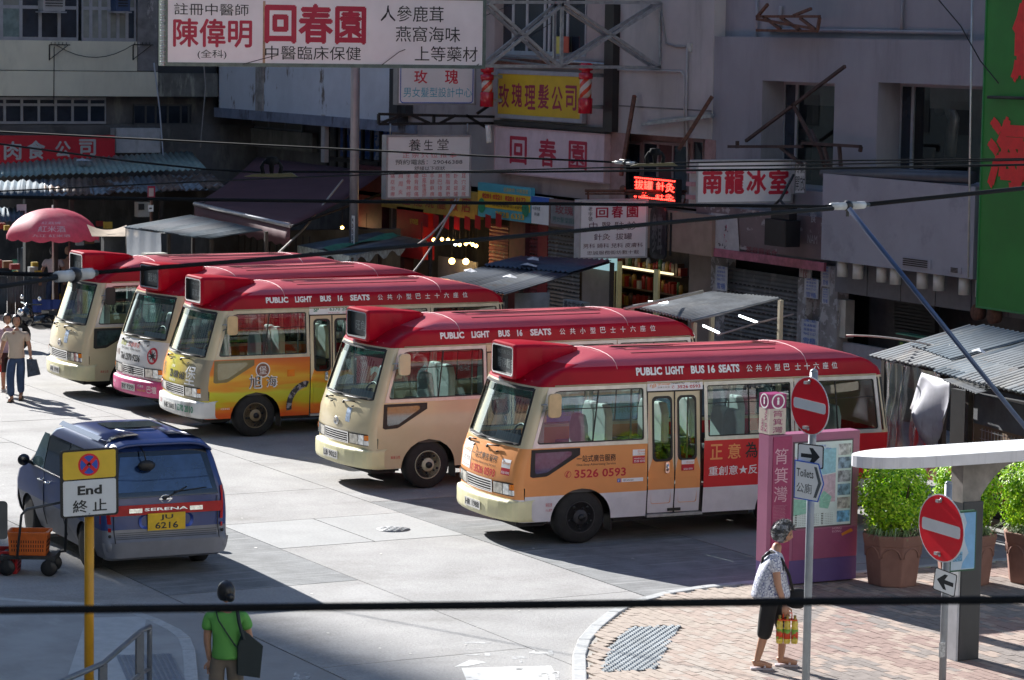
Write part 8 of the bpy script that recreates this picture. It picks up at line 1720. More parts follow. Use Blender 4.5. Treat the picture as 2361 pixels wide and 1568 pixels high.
def hair(c, r, f, sd, up, mat, parent, back=1.12, front=.45, n=0, seed=1):
    s = MB(); s.sm = True; N_, M_ = 18, 9; rnd = random.Random(seed)
    def pt(i, j):
        a = 2*math.pi*i/N_; low = -.75 if abs(((a+math.pi) % (2*math.pi))-math.pi) > 1.0 else front; b = low+(math.pi/2-low)*j/M_
        d = back*(1+.05*mnoise.noise(V((math.cos(a)*3, math.sin(a)*3, b*4+seed)))); x = math.cos(b)*math.cos(a); return c+(f*x*1.05+sd*math.cos(b)*math.sin(a)*.90+up*math.sin(b)*1.16)*r*d
    s.add([pt(i, j) for j in range(M_+1) for i in range(N_)], [(j*N_+i, j*N_+(i+1) % N_, (j+1)*N_+(i+1) % N_, (j+1)*N_+i) for j in range(M_) for i in range(N_)])
    for k in range(n):
        a = rnd.uniform(0, 6.3); b = rnd.uniform(-.4, 1.5)
        if abs(((a+math.pi) % (2*math.pi))-math.pi) < 1.0 and b < front: continue
        d = f*math.cos(b)*math.cos(a)+sd*math.cos(b)*math.sin(a)*.9+up*math.sin(b)*1.1; p = c+d*r*back*.98; t = (d+V((rnd.uniform(-1, 1), rnd.uniform(-1, 1), rnd.uniform(-.6, .8)))*.7).normalized(); w = t.cross(d).normalized()*r*.05; s.add([p-w, p+w, p+t*r*rnd.uniform(.25, .5)], [(0, 1, 2)])
    return s.build('hair', mat, parent)
def hand(wr, d, palm, parent, size=.085, curl=.5, thumb=1, mb=None):
    """palm plus four unequal fingers and a thumb, each a bent tapering chain, as one mesh"""
    d = V(d).normalized(); pn = V(palm).normalized(); sd = d.cross(pn).normalized(); s = mb or MB()
    s.sm = True; P = [wr, wr+d*size*.5, wr+d*size]
    vs = []
    s.tube([wr-d*.01, wr+d*size*.45, wr+d*size*.95], [.024, .030, .027], 8); s.tube([wr+sd*.018+d*.01, wr+sd*.026+d*size*.9], .017, 6); s.tube([wr-sd*.018+d*.01, wr-sd*.026+d*size*.9], .017, 6)
    for k, (o, L_) in enumerate(((-.030, .055), (-.010, .068), (.010, .063), (.029, .050))):
        b = wr+d*size*.92+sd*o; m = b+(d*(1-curl*.5)+pn*curl*.6).normalized()*L_*.5; e = m+(d*(1-curl)+pn*curl*1.1).normalized()*L_*.5; s.tube([b, m, e], [.0095, .0088, .0065], 6)
    b = wr+d*size*.25+sd*thumb*.032; m = b+(d*.6+sd*thumb*.6+pn*.4).normalized()*.035; s.tube([b, m, m+(d*.8+pn*.5).normalized()*.03], [.013, .011, .008], 6)
    return s
def person(lab, base, rz, J, cloth, group=None, hw=1.):
    """J: joint name -> (x, y, z); skeleton grown into one continuous body"""
    t = thing('person', lab, 'person', tuple(base), rz, group, local=True); j = {k: V(v) for k, v in J.items()}
    names = ['hip', 'waist', 'chest', 'neck0', 'neck', 'shL', 'elL', 'wrL', 'shR', 'elR', 'wrR', 'hpL', 'knL', 'anL', 'toL', 'hpR', 'knR', 'anR', 'toR']
    ix = {n: i for i, n in enumerate(names)}; ed = [('hip', 'waist'), ('waist', 'chest'), ('chest', 'neck0'), ('neck0', 'neck'), ('chest', 'shL'), ('shL', 'elL'), ('elL', 'wrL'), ('chest', 'shR'), ('shR', 'elR'), ('elR', 'wrR'), ('hip', 'hpL'), ('hpL', 'knL'), ('knL', 'anL'), ('anL', 'toL'), ('hip', 'hpR'), ('hpR', 'knR'), ('knR', 'anR'), ('anR', 'toR')]
    R = dict(hip=.105*hw, waist=.095*hw, chest=.11*hw, neck0=.065, neck=.055, shL=.052, elL=.040, wrL=.026, shR=.052, elR=.040, wrR=.026, hpL=.085*hw, knL=.055, anL=.036, toL=.028, hpR=.085*hw, knR=.055, anR=.036, toR=.028)
    hs, f, sd, up = head(j['head'], j.get('hr', V((.1, 0, 0))).x, j['face'])
    if 'hdL' in j: hand(j['wrL'], j['hdL'], j.get('pmL', V((0, -1, 0))), t, mb=hs)
    if 'hdR' in j: hand(j['wrR'], j['hdR'], j.get('pmR', V((0, -1, 0))), t, mb=hs)
    for k in ('L', 'R'): a_, b_ = j['an'+k], j['to'+k]; d_ = (b_-a_); d_.z = 0; d_.normalize(); hs.tube([a_+V((0, 0, .03))-d_*.02, a_-d_*.01, b_.lerp(a_, .4)+V((0, 0, .008)), b_+d_*.03], [.034, .040, .036, .026], 8)
    skin('body', [j[n] for n in names], [(ix[a], ix[b]) for a, b in ed], [R[n] for n in names], SKIN, t, extra=hs)
    r = j.get('hr', V((.1, 0, 0))).x; features(j['head'], r, f, sd, up, t)
    def garment(name, segs, rad, mat, **k):
        ns = []; [ns.append(n) for e in segs for n in e[:2] if n not in ns]; pts = []
        for n in ns: pts.append(j[n] if n in j else None)
        return skin(name, [q for q in pts], [(ns.index(e[0]), ns.index(e[1])) for e in segs], [rad[n] for n in ns], mat, t)
    for n_ in ('anL', 'anR', 'toL', 'toR'): j[n_].z -= .015
    for n_, v_ in (('slL', j['shL'].lerp(j['elL'], .62)), ('slR', j['shR'].lerp(j['elR'], .62)), ('hem', j['hip']+V((0, 0, cloth.get('hem', -.02)))), ('cfL', j['knL'].lerp(j['anL'], cloth.get('leg', .92))), ('cfR', j['knR'].lerp(j['anR'], cloth.get('leg', .92))), ('wst', j['hip']+V((0, 0, .10)))): j[n_] = v_
    g = cloth.get('bulk', 1.)
    garment('shirt', [('chest', 'neck0'), ('chest', 'waist'), ('waist', 'hip'), ('hip', 'hem'), ('chest', 'shL'), ('shL', 'slL'), ('chest', 'shR'), ('shR', 'slR')], dict(neck0=.082, chest=.150*hw, waist=.148*hw*g, hip=.158*hw*g, hem=.165*hw*g, shL=.078, slL=.070, shR=.078, slR=.070), cloth['shirt'])
    e = [('wst', 'hip'), ('hip', 'hpL'), ('hpL', 'knL'), ('knL', 'cfL'), ('hip', 'hpR'), ('hpR', 'knR'), ('knR', 'cfR')]; lr = cloth.get('legr', 1.)
    garment('trousers', e, dict(wst=.135*hw, hip=.145*hw, hpL=.102*hw, knL=.072*lr, cfL=.062*lr, hpR=.102*hw, knR=.072*lr, cfR=.062*lr), cloth['trousers'])
    s = MB()
    for k in ('L', 'R'):
        a, b = j['an'+k], j['to'+k]; d = (b-a); d.z = 0; d = d.normalized(); w = V((-d.y, d.x, 0)); z = min(a.z, b.z)-.02; c0 = V((a.x, a.y, z))-d*.06; c1 = V((b.x, b.y, z))+d*.04; s.obox(c0-w*.042, c1-c0, w*.084, (0, 0, .022))
        if cloth.get('closed', 1): s.tube([c0+V((0, 0, .04))+d*.03, c0.lerp(c1, .6)+V((0, 0, .045)), c1+V((0, 0, .03))-d*.03], [.042, .042, .032], 8)
        else: s.tube([c0.lerp(c1, .62)-w*.045+V((0, 0, .02)), c0.lerp(c1, .66)+V((0, 0, .075)), c0.lerp(c1, .62)+w*.045+V((0, 0, .02))], .014, 6)
    s.build('shoes', cloth['shoes'], t, bevel=.006); return t, j, (f, sd, up, r)
RZI = math.atan2(RH.y, RH.x)      # local x = across the picture, local y = away
DENIM = M('denim', (.03, .06, .13), .8, var=.2, sc=9); BLKC = M('black_cloth', (.010, .010, .012), .8, var=.2)
# woman with the oil bottles
def printed_shirt():
    m = M('printed_blouse', (.60, .62, .68), .7, var=.04); n = m.node_tree; L = n.links.new; b = n.nodes['Principled BSDF']; tc = n.nodes.new('ShaderNodeTexCoord')
    mp = n.nodes.new('ShaderNodeMapping'); mp.inputs['Scale'].default_value = (30, 30, 34); L(tc.outputs['Object'], mp.inputs[0]); br = n.nodes.new('ShaderNodeTexVoronoi'); br.distance = 'CHEBYCHEV'; br.inputs['Scale'].default_value = 1.0; L(mp.outputs[0], br.inputs[0])
    r = n.nodes.new('ShaderNodeValToRGB'); r.color_ramp.interpolation = 'CONSTANT'; e = r.color_ramp.elements; e[0].color = (.62, .64, .70, 1); e[1].position = .40; e[1].color = (.10, .12, .26, 1); k = e.new(.52); k.color = (.6, .62, .68, 1); k = e.new(.70); k.color = (.06, .06, .08, 1); k = e.new(.76); k.color = (.6, .62, .68, 1)
    L(br.outputs[0], r.inputs[0]); L(r.outputs[0], b.inputs['Base Color']); return m
bw = gnd(1786, 1540, PH)
t, j, (f, sd, up, r) = person('grey haired woman in a printed blouse and black cropped trousers carrying oil bottles, right foreground', bw, RZI, dict(hip=(-.06, 0, .80), waist=(-.07, 0, .96), chest=(-.05, 0, 1.13), neck0=(-.02, 0, 1.26), neck=(.01, 0, 1.33), head=(.05, 0, 1.43), face=(.92, -.28, -.34), hr=(.093, 0, 0),
    shL=(-.05, .15, 1.20), elL=(-.03, .20, .95), wrL=(.08, .20, .78), hdL=(.5, 0, -.8), shR=(-.04, -.15, 1.20), elR=(-.01, -.21, .93), wrR=(.07, -.22, .70), hdR=(.18, 0, -1), pmR=(.3, .9, 0),
    hpL=(-.02, .08, .74), knL=(.09, .08, .43), anL=(.07, .09, .07), toL=(.21, .08, .035), hpR=(-.08, -.08, .74), knR=(-.12, -.09, .40), anR=(-.20, -.09, .07), toR=(-.07, -.09, .035)), dict(shirt=printed_shirt(), trousers=BLKC, shoes=M('pale_sandal', (.5, .45, .48), .6), hem=-.09, leg=.25, bulk=1.3, closed=0, legr=1.2), hw=1.1); t.scale = (1.05,)*3
hair(j['head'], r, f, sd, up, HAIRG, t, 1.24, .6, 1100, 4)
s = MB(); s.tube([(-.08, -.10, 1.26), (.03, -.17, 1.18), (.12, -.10, 1.0), (.17, .0, .82)], .016, 6); s.tube([(-.08, -.08, 1.25), (-.15, 0, 1.17), (-.17, .08, .98), (.1, .18, .82)], .016, 6); s.ball((.22, .06, .73), .13, 1.15, .5, .85, 14, 9); o = s.build('shoulder_bag', BLKC, None, org=V((0, 0, 0))); o.parent = None
o.location = bw; o.rotation_euler = (0, 0, RZI); o.scale = (1.05,)*3; tag(o, 'black shoulder bag worn across the body of the grey haired woman', 'bag')
ob = thing('oil_bottles', 'pack of three yellow oil bottles with a red carrier in the grey haired woman\'s hand', 'bottles', tuple(bw), RZI, local=True); ob.scale = (1.05,)*3
OILG = M('cooking_oil', (.62, .48, .04), .1, var=.15, coat=1); OLAB = M('bottle_label', (.55, .05, .015), .4, col2=(.22, .42, .05), c2lo=.5, c2hi=.52, c2s=9, var=.1)
for k in (-1, 0, 1):
    x = .10+k*.078; s = MB(); s.lathe([(.034, 0), (.037, .02), (.036, .16), (.031, .185), (.036, .205), (.030, .235), (.014, .255), (.013, .27)], (x, -.22, .31), n=14); bt_ = s.build('bottle', OILG, ob); s = MB(); s.lathe([(.0375, .05), (.0375, .15)], (x, -.22, .31), n=14); s.build('label', OLAB, bt_); s = MB(); s.lathe([(.015, .27), (.015, .295), (0, .295)], (x, -.22, .31), n=10); s.build('cap', M('bottle_cap', (.3, .22, .05), .4), bt_)
s = MB(); s.bb(.0, -.26, .555, .20, -.18, .565); s.tube([(.055, -.22, .56), (.055, -.22, .63), (.145, -.22, .63), (.145, -.22, .56)], .008, 6); s.build('carrier', M('carrier_red', (.7, .06, .01), .4), ob)
# woman in green, from behind
bg_ = gnd(520, 1708, 0)
t, j, (f, sd, up, r) = person('black haired woman in a lime green shirt seen from behind at the bottom edge', bg_, RZI, dict(hip=(.02, 0, .86), waist=(.01, 0, 1.02), chest=(0, 0, 1.20), neck0=(0, -.02, 1.32), neck=(0, 0, 1.38), head=(-.005, .02, 1.49), face=(-.35, .95, -.05), hr=(.09, 0, 0),
    shL=(-.17, 0, 1.26), elL=(-.185, -.02, 1.0), wrL=(-.16, .0, .80), hdL=(.12, -.1, -1), shR=(.17, 0, 1.26), elR=(.23, .03, 1.02), wrR=(.24, .14, .86), hdR=(0, .3, -1), hpL=(-.09, 0, .80), knL=(-.10, .02, .44), anL=(-.10, -.02, .08), toL=(-.12, .13, .035), hpR=(.09, 0, .80), knR=(.09, .08, .44), anR=(.08, .02, .08), toR=(.10, .16, .035)), dict(shirt=M('lime_shirt', (.115, .36, .07), .75, var=.08, sc=5), trousers=M('khaki_trousers', (.20, .16, .12), .8, var=.12), shoes=BLKC, hem=-.03, bulk=1.04), hw=1.08)
hair(j['head'], r, f, sd, up, HAIRB, t, 1.10, .5, 0, 2); s = MB(); s.ball((.045, -.07, 1.45), .045, 1, .8, 1, 12, 8); s.build('hair_bun', HAIRB, t)
s = MB(); s.tube([(-.10, -.09, 1.35), (-.06, -.16, 1.24), (.10, -.165, 1.0), (.17, -.13, .93)], .008, 6); s.tube([(.11, -.07, 1.36), (.14, -.14, 1.22), (.19, -.16, 1.05)], .02, 6); s.prism(FR((.10, -.12, .68), (1, .25, 0), (0, 0, 1)), [(.02, .02), (.24, -.02), (.27, .30), (.08, .46), (.02, .30)], -.03, .05); o = s.build('shoulder_bag', M('dark_teal_bag', (.012, .022, .024), .6), None, org=V((0, 0, 0)), bevel=.015); o.location = bg_; o.rotation_euler = (0, 0, RZI); tag(o, 'dark shoulder bag on the back of the woman in green', 'bag')
# man walking towards us, companion behind
def walker(lab, base, cloth, h=1., ph=1, hairm=HAIRB, fr=.75, face=(.1, -1, -.1), hw=1.05, **kw):
    K = dict(hip=(0, 0, .84), waist=(0, 0, 1.0), chest=(0, 0, 1.20), neck0=(0, 0, 1.34), neck=(0, -.01, 1.40), head=(.01, -.02, 1.52), face=face, hr=(.10, 0, 0), shL=(-.18, 0, 1.28), elL=(-.26, -.02, 1.03), wrL=(-.29, -.12, .82), hdL=(0, -.3, -1), shR=(.18, 0, 1.28), elR=(.24, .03, 1.04), wrR=(.27, -.02, .84), hdR=(.05, -.2, -1), hpL=(-.09, 0, .79), knL=(-.10, -.10*ph, .46), anL=(-.09, -.04*ph, .08), toL=(-.10, -.18*ph, .035), hpR=(.09, 0, .79), knR=(.07, .02*ph, .44), anR=(.05, .22*ph, .14), toR=(.05, .12*ph, .05))
    K.update(kw); K = {a: (tuple(q*h for q in b) if a not in ('face', 'hdL', 'hdR') else b) for a, b in K.items()}
    t, j, (f, sd, up, r) = person(lab, base, RZI, K, cloth, hw=hw)
    if hairm: hair(j['head'], r, f, sd, up, hairm, t, 1.07, fr, 0, 5)
    return t, j
bm_ = gnd(38, 926); walker('man in a beige polo shirt and jeans walking with a dark plaid bag, far left', bm_, dict(shirt=M('beige_polo', (.52, .42, .32), .8, var=.05), trousers=DENIM, shoes=M('dark_shoes', (.04, .035, .02), .6), hem=-.02, bulk=1.05, legr=1.15), 1.0)
s = MB(); s.prism(FR((.22, -.05, .47), (1, 0, .1), (-.12, 0, 1)), [(0, 0), (.24, .03), (.20, .32), (.02, .34)], -.03, .03); o = s.build('carrier_bag', M('plaid_bag', (.03, .045, .07), .6, var=.5, sc=30), None, org=V((0, 0, 0))); o.location = bm_; o.rotation_euler = (0, 0, RZI); tag(o, 'dark plaid bag held by the man in the beige polo shirt', 'bag')
b2p = gnd(17, 905); walker('dark haired person mostly hidden behind the man in the beige polo', b2p, dict(shirt=M('pinkish_top', (.45, .30, .33), .8), trousers=BLKC, shoes=M('white_shoes', (.5, .5, .5), .6), hem=0, leg=.2), .93, -1)
s = MB(); s.prism(FR((-.32, -.2, .42), (1, 0, 0), (.05, 0, 1)), [(0, 0), (.24, 0), (.20, .36), (.03, .38)], -.04, .04); o = s.build('carrier_bag', M('red_plastic_bag', (.62, .02, .01), .4), None, org=V((0, 0, 0))); o.location = b2p; o.rotation_euler = (0, 0, RZI); tag(o, 'red plastic bag hanging at the left edge beside the walking man', 'bag')
# two men under the umbrella
q1 = gnd(123, 566, 1.68); q1 = V((q1.x, q1.y, 0)); walker('man in a white shirt and cap seen from behind under the pink umbrella', q1, dict(shirt=M('white_tee', (.6, .52, .52), .8), trousers=DENIM, shoes=BLKC, hem=0), 1.02, 1, HAIRB, .5, (.1, 1, -.1))
q2 = gnd(158, 563, 1.68); q2 = V((q2.x, q2.y, 0)); walker('bald man with a bare tanned back under the pink umbrella', q2, dict(shirt=M('tan_vest', (.50, .28, .20), .7), trousers=M('brown_trousers', (.1, .07, .05), .8), shoes=BLKC, hem=0), 1.0, 1, None, .5, (-.8, .3, -.5))
# umbrella
uc = gnd(122, 480, 2.75); UR = .88*((gnd(218, 540, 2.3)-gnd(22, 520, 2.3)).length/2)
um = thing('market_umbrella', 'faded pink market umbrella with white characters and a scalloped edge, far left', 'umbrella', (uc.x, uc.y, 0), local=True)
UM = M('umbrella_pink', (.70, .12, .19), .55, var=.1, col2=(.80, .42, .45), c2lo=.45, c2hi=.75, c2s=.8); n = 8; UR = 1.12
translucent(UM, .45)
s = MB(); NS = 10
for k in range(n):
    for i in range(NS):
        def P(a, v): t_ = (a/NS); ang = (k+t_)*2*math.pi/n; rr = UR*math.sin(v*1.25)/math.sin(1.25)*(1-.045*math.sin(t_*math.pi)*v); return V((rr*math.cos(ang), rr*math.sin(ang), 2.75-.62*(1-math.cos(v*1.25))/(1-math.cos(1.25))))
        for v in range(8): s.quad(P(i, v/8), P(i+1, v/8), P(i+1, (v+1)/8), P(i, (v+1)/8))
        e0, e1 = P(i, 1), P(i+1, 1); sc = lambda a: .07+.05*abs(math.sin(a/NS*math.pi*2)); s.quad(e0, e1, e1-V((0, 0, sc(i+1))), e0-V((0, 0, sc(i))))
s.s = [True]*len(s.s); o = s.build('canopy', UM, um); bm = bmesh.new(); bm.from_mesh(o.data); bmesh.ops.remove_doubles(bm, verts=bm.verts, dist=.001); bm.to_mesh(o.data); bm.free()
can = o; s = MB(); s.tube([(0, 0, .0), (0, 0, 2.82)], .022, 8); s.build('pole', M('pale_pole', (.5, .45, .42), .5), um)
s = MB()
for k in range(n): a = k*2*math.pi/n; s.tube([(0, 0, 2.05), (UR*.55*math.cos(a), UR*.55*math.sin(a), 2.52)], .008, 4)
s.build('rib', STEEL, um)
def umf(a, b): # wraps lettering on the cloth facing the camera: a around, b down from the rim
    ang0 = math.atan2(-FH.y, -FH.x)+.12; v = 1-b; ang = ang0+a; rr = (UR*1.008)*math.sin(v*1.25)/math.sin(1.25); return V((rr*math.cos(ang), rr*math.sin(ang), 2.755-.62*(1-math.cos(v*1.25))/(1-math.cos(1.25))))
UW = M('umbrella_print', (.70, .55, .58), .6); text(can, '紅米酒', FR((0, 0, 0)), -.30, .12, .14, .62, UW, .012, fn=umf); text(can, '紅荔牌', FR((0, 0, 0)), -.26, .30, .07, .5, UW, 0, fn=umf); text(can, '九江 紅米酒', FR((0, 0, 0)), -.40, .01, .06, .8, UW, 0, fn=umf)
sp3 = gnd(160, 640, 1.0); s = MB(); s.tube([(sp3.x, sp3.y, 0), (sp3.x, sp3.y, 2.3)], .03, 8); tag(s.build('iron_post', RUST, org=(sp3.x, sp3.y, 0)), 'rusty iron post beside the bald man', 'post')
# fence of upright sheets, barrow, crates, cloths
fe = thing('sheet_fence', 'low fence of upright grey metal sheets at the far left', 'fence', tuple(gnd(60, 724))); a0 = gnd(-60, 727); a1 = gnd(112, 724); nf = 9
for k in range(nf): p, q = a0.lerp(a1, k/nf), a0.lerp(a1, (k+.94)/nf); corr(fe, p, q, q+V((0, 0, .92)), p+V((0, 0, .95)), CORR[0] if k % 3 else CORR[1], .1, .012, name='fence_sheet')
s = MB(); s.tube([a0+V((.05, 0, .97)), a1+V((.05, 0, .94))], .02, 6); s.build('rail', STEEL, fe)
be = gnd(70, 635, .9); corr(fe, onX(40, 640, -70), onX(180, 640, -70), onX(180, 570, -70), onX(40, 572, -70), CORR[0], .1, .02, name='rear_sheet')
gbx = gnd(110, 690); s = MB(); c = V((gbx.x-.6, gbx.y, 0)); g_b = thing('barrow', 'green litter barrow heaped with black and white bags under the umbrella', 'barrow', tuple(c), local=True)
s.bb(-.35, -.65, .55, .35, .65, .98); s.build('tub', M('green_tub', (.01, .22, .09), .5, var=.1), g_b, bevel=.04); s = MB(); s.bb(-.3, -.6, .1, .3, .6, .5); s.build('frame', BLKM, g_b)
s = MB(); s.ball((.05, -.35, 1.15), .24, 1, 1.1, .8, 9, 6); s.build('white_bag', M('white_bag', (.66, .68, .70), .5, var=.2, sc=8), g_b); s = MB(); s.ball((.0, .22, 1.15), .28, 1, 1.2, .8, 9, 6); s.build('black_bag', M('black_bag', (.012, .012, .014), .25), g_b)
c2_ = gnd(160, 720); s = MB(); s.bb(c2_.x-.5, c2_.y-.5, 0, c2_.x+.1, c2_.y+.1, .42); tag(s.build('storage_crate', M('crate_yellow', (.75, .38, .02), .5, var=.3, sc=9), org=(c2_.x, c2_.y, 0), bevel=.02), 'bright orange yellow crate on the ground below the rainbow cloth', 'crate')
def drapecloth(c, w, h, mats, lab, ang=1.07):
    s = MB(); u_ = V((math.cos(ang), math.sin(ang), 0)); nx = 12; 
    for i in range(nx):
        s.mi = int(i*len(mats)/nx); s.add([c+u_*w*(i+a)/nx+V((.05*math.sin((i+a)*1.7), 0, -h*b)) for b in (0, 1) for a in (0, 1)], [(0, 1, 3, 2)])
    o = s.build('hanging_cloth', mats, org=tuple(c)); tag(o, lab, 'cloth')
rb = [GOODS[0], M('cloth_yellow', (.6, .45, .02), .7), M('cloth_green', (.03, .25, .08), .7), M('cloth_blue', (.02, .05, .28), .7)]; drapecloth(gnd(178, 640, 1.15), .55, 1.1, rb, 'rainbow striped cloth hanging by the first minibus'); drapecloth(gnd(75, 690, .75), .95, .3, [M('cloth_navy', (.015, .035, .16), .8)], 'dark blue jeans laid over the rail below the barrow')
# motorcycle
mc = thing('motorcycle', 'black motorcycle glinting in the sun beside the first minibus', 'motorcycle', tuple(gnd(96, 803)), math.radians(20), local=True)
for y in (-.62, .62):
    s = MB(); s.lathe([(.22, .05), (.29, .04), (.30, 0), (.29, -.04), (.22, -.05), (.22, .05)], (0, y, .30), (1, 0, 0), 20); w = s.build('wheel', TYRE, mc); s = MB(); s.lathe([(.21, .03), (.05, .05), (0, .05)], (0, y, .3), (1, 0, 0), 12); s.lathe([(.21, .03), (.05, .05), (0, .05)], (0, y, .3), (-1, 0, 0), 12); s.build('rim', STEEL, w)
s = MB(); s.ball((0, .05, .58), .24, .75, 1.7, .75, 12, 8); s.ball((0, -.42, .72), .2, .9, .8, 1.1, 12, 8); s.bb(-.13, .1, .72, .13, .75, .82); s.tube([(0, -.62, .3), (0, -.45, .8), (0, -.4, .98)], .04, 8); s.tube([(-.34, -.28, 1.0), (0, -.4, .98), (.34, -.28, 1.0)], .02, 6); s.build('body', M('gloss_black', (.01, .01, .012), .12, coat=1), mc)
s = MB(); s.ball((0, -.58, .82), .09, 1, .7, 1, 10, 7); s.ball((-.30, -.3, 1.12), .06, 1, .4, .8, 8, 6); s.ball((.30, -.3, 1.12), .06, 1, .4, .8, 8, 6); s.build('headlight', CHROME, mc); s = MB(); s.bb(-.2, -.72, .38, .2, -.70, .5); s.build('number_plate', WHITE, mc)
# ------------------------------------------------------------------ overhead tram wires
WIRE = M('wire_black', (.006, .007, .009), .8, var=.1, spec=.15); INS = M('insulator_grey', (.45, .46, .46), .35, var=.1); WBL = M('stay_rod_blue', (.06, .09, .17), .35, metal=.4)
def wire(pts, px, label, mat=WIRE):
    P = [gnd(u, v, z) for u, v, z in pts]; d = (P[0]-V((0, 0, CAM_H))).length; s = MB(); s.tube(P, [px*.58*((p-V((0, 0, CAM_H))).dot(FW))/F_PX for p in P], 8); return tag(s.build('overhead_wire', mat, org=tuple(P[0])), label, 'wire', 'overhead tram wires')
Z = 5.45
wire([(-400, 284, Z), (0, 304, Z), (590, 334, Z), (1180, 363, Z), (1418, 374, Z)], 4, 'thin overhead wire, uppermost at the left edge, ending by the pink wall sign')
wire([(-300, 310, Z), (0, 332, Z), (300, 372, Z), (470, 390, Z), (600, 398, Z)], 4, 'thin overhead wire falling to the hanger above the purple awning'); wire([(650, 396, Z), (1180, 396.5, Z), (1770, 391, Z), (2361, 380, Z), (2800, 372, Z)], 4.5, 'overhead wire running right from the hanger above the purple awning')
wire([(-300, 455, Z), (0, 441, Z), (590, 413, Z), (900, 401, Z), (1180, 392, Z), (1455, 385, Z), (1770, 382, Z), (2361, 369, Z), (2700, 362, Z)], 3, 'thinnest overhead wire climbing gently from left to right')
wire([(1540, 376, Z), (1770, 372, Z), (2361, 366, Z), (2700, 363, Z)], 3, 'short overhead wire right of the hanger by the LED sign')
wire([(-300, 448, Z), (0, 454, Z), (590, 462, Z), (1180, 469, Z), (1770, 475, Z), (1915, 477, Z)], 7, 'thick overhead wire ending at the joint where the blue stay rod starts')
wire([(215, 629, Z), (590, 599, Z), (1180, 546, Z), (1770, 492, Z), (1920, 481, Z)], 8.5, 'thick overhead wire between the two grey insulator joints'); wire([(1985, 473, Z), (2361, 434, Z), (2800, 388, Z)], 9, 'thick overhead wire running off to the right edge from the upper insulator joint')
wire([(-300, 628, Z), (0, 631, Z), (125, 633, Z)], 9, 'upper of the two thick wires at the left edge below the umbrella'); wire([(-300, 714, Z), (0, 661, Z), (130, 641, Z)], 9, 'lower of the two thick wires at the left edge below the umbrella')
s = MB(); p = [gnd(1957, 480, Z), onX(2361, 980, -20.5)]; d1 = gnd(1957, 480, Z); q = V((CAM_H, 0, 0)); D_ = ray(2400, 1030).normalized(); e = V((0, 0, CAM_H))+D_*(( d1-V((0, 0, CAM_H))).length*1.0); s.tube([d1, e], .022, 8); tag(s.build('stay_rod', WBL, org=tuple(d1)), 'blue grey stay rod slanting down to the right edge from the insulator joint', 'stay rod')
def joint(u0, v0, u1, v1, lab, r=.035):
    a, b = gnd(u0, v0, Z), gnd(u1, v1, Z); t = thing('insulator_joint', lab, 'insulator', tuple(a)); s = MB(); s.tube([a.lerp(b, .10), a.lerp(b, .12), a.lerp(b, .42)], [r*.6, r, r*1.1], 10); s.tube([a.lerp(b, .56), a.lerp(b, .88), a.lerp(b, .9)], [r*1.1, r, r*.6], 10); s.build('sleeve', INS, t); s = MB(); s.tube([a, b], r*.6, 8); c = a.lerp(b, .5); s.ball(c, r*1.5, n=10, m=7); s.bar(c-V((0, 0, .10)), c+V((0, 0, .03)), .02); s.tube([a.lerp(b, .3)+V((0, 0, .03)), a.lerp(b, .7)+V((0, 0, .03))], .012, 5); s.build('coupling', BLKM, t)
joint(1905, 477, 2003, 472, 'grey insulator joint at the top of the blue stay rod'); joint(118, 640, 222, 629, 'grey insulator joint on the thick wires at the left below the umbrella'); joint(1412, 374, 1470, 377, 'small white insulator left of the hanger by the LED sign', .02)
for u, v, lab in ((626, 392, 'black cap shaped wire hanger above the purple awning'), (1510, 368, 'black cap shaped wire hanger in front of the pinkish doorway')):
    c = gnd(u, v+10, Z); t = thing('wire_hanger', lab, 'wire fitting', tuple(c), RZI, local=True)
    s = MB(); s.prism(FR((-.30, 0, -.03), (1, 0, 0)), [(0, 0), (.60, 0), (.52, .05), (.1, .03)], -.03, .03); s.build('base_bar', M('dull_brass', (.10, .09, .05), .5, metal=.5), t)
    s = MB(); s.tube([(-.09, 0, .0), (-.105, 0, .08), (-.08, 0, .13), (.08, 0, .13), (.105, 0, .08), (.09, 0, .0)], .022, 8); s.lathe([(.02, 0), (.03, .10), (.07, .115), (.075, .15), (.06, .17), (.065, .185), (0, .19)], (0, 0, 0), n=14); s.build('cap', WIRE, t)
wire([(-400, 1421, 5.3), (0, 1407, 5.3), (590, 1401, 5.3), (1180, 1395, 5.3), (1770, 1388, 5.3), (2361, 1383, 5.3), (2800, 1380, 5.3)], 17, 'thick blurred cable crossing the whole picture close to the camera')
# ------------------------------------------------------------------ the town round about (outside the picture): it shades the lower left, shows in glass and is placed to dim the shop row
TWR = M('tower_render', (.50, .46, .38), .8, var=.05, world=True); TWW = M('tower_window', (.05, .06, .08), .2, var=.2, world=True); TREE = M('hill_trees', (.03, .06, .02), .9, var=.5, sc=.2, world=True)
def tower(x0, y0, x1, y1, h, lab, face=None):
    t = thing('residential_tower', lab, 'building', (x0, y0, 0)); s = MB(); s.bb(x0, y0, 0, x1, y1, h); s.build('wall', TWR, t)
    s = MB(); z = 3.
    while z < h-1:
        for (ax, a0, a1, c, sg) in (('x', x0, x1, y1, 1), ('x', x0, x1, y0, -1), ('y', y0, y1, x0, -1), ('y', y0, y1, x1, 1)):
            k = a0+.8
            while k < a1-1.6:
                if ax == 'x': s.bb(k, min(c, c+sg*.05), z, k+1.3, max(c, c+sg*.05), z+1.4)
                else: s.bb(min(c, c+sg*.05), k, z, max(c, c+sg*.05), k+1.3, z+1.4)
                k += 2.8
        z += 3.
    o = s.build('window', TWW, t); o['kind'] = 'stuff'
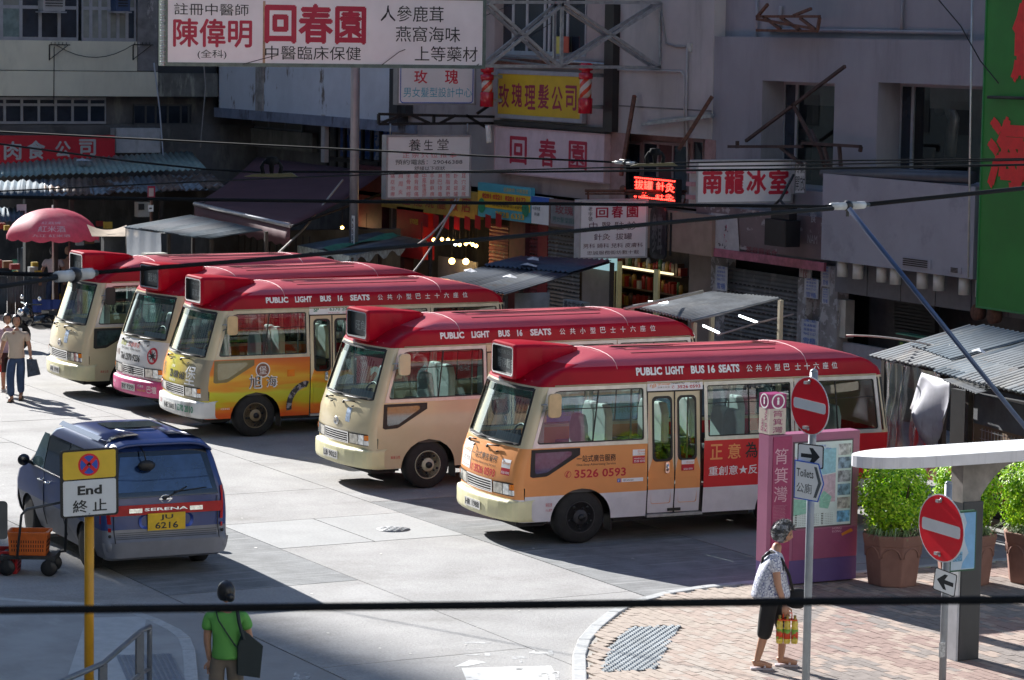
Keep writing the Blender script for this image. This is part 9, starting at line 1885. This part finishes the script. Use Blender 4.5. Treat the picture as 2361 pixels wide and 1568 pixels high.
tower(-158, -60, -138, -1.5, 84, 'tall tower off to the left whose shadow falls on the near corner'); tower(-122, -34, -96, -12, 33, 'mid height block beyond the tramway on the left side'); tower(-92, -32, -60, -10, 36, 'long block facing the shop row across the tramway'); tower(-57, -34, -24, -10, 33, 'long block facing the shop row, second along'); tower(-18, -36, 12, -12, 38, 'corner block behind the camera to the left'); tower(40, -20, 62, 6, 45, 'tower behind the camera'); tower(44, 14, 60, 46, 42, 'second tower behind the camera'); tower(8, 40, 34, 62, 36, 'block at the right beyond the frame')
# ------------------------------------------------------------------ every loose piece becomes a part of its own
SPLIT = {'shop_pillar', 'tiled_pilaster', 'post', 'red_cap', 'wiper', 'window_bar', 'railing_bar', 'bolt', 'clamp', 'chain', 'shelf', 'roof_rib', 'mud_flap', 'grab_pole', 'pink_pilaster', 'folding_arm', 'black_cladding', 'truss_bar', 'bracket_arm', 'wall_bracket', 'hub', 'rim_slot', 'louvre', 'conduit', 'counter', 'door_seam', 'tailgate_seam', 'reversing_lamp', 'trim_line', 'door_frame', 'bracket_pipe', 'glazing_bar', 'door_seal', 'interior_partition', 'black_downpipe', 'eye', 'headlight', 'door_handle', 'side_print', 'chassis', 'pipe', 'coupling'}
for o in [x for x in S.objects if x.type == 'MESH' and x.name.split('.')[0] in SPLIT and x.parent is not None and not x.get('kind')]:
    me = o.data; par = list(range(len(me.vertices)))
    def find(a):
        while par[a] != a: par[a] = par[par[a]]; a = par[a]
        return a
    for p in me.polygons:
        v = p.vertices; r = find(v[0])
        for q in v[1:]: par[find(q)] = r
    grp = {}
    for p in me.polygons: grp.setdefault(find(p.vertices[0]), []).append(p)
    if not 1 < len(grp) <= 40: continue
    nm = o.name.split('.')[0]; first = True; mats = list(me.materials)
    for g in grp.values():
        ids = {}; vs = []; fs = []
        for p in g:
            f = []
            for v in p.vertices:
                if v not in ids: ids[v] = len(vs); vs.append(me.vertices[v].co.copy())
                f.append(ids[v])
            fs.append(f)
        m2 = bpy.data.meshes.new(nm); m2.from_pydata([tuple(v) for v in vs], [], fs)
        for m in mats: m2.materials.append(m)
        for a, p in zip(m2.polygons, g): a.material_index = p.material_index; a.use_smooth = p.use_smooth
        if first: o.data = m2; first = False
        else: c = o.copy(); c.data = m2; COL.objects.link(c); c.parent = o.parent
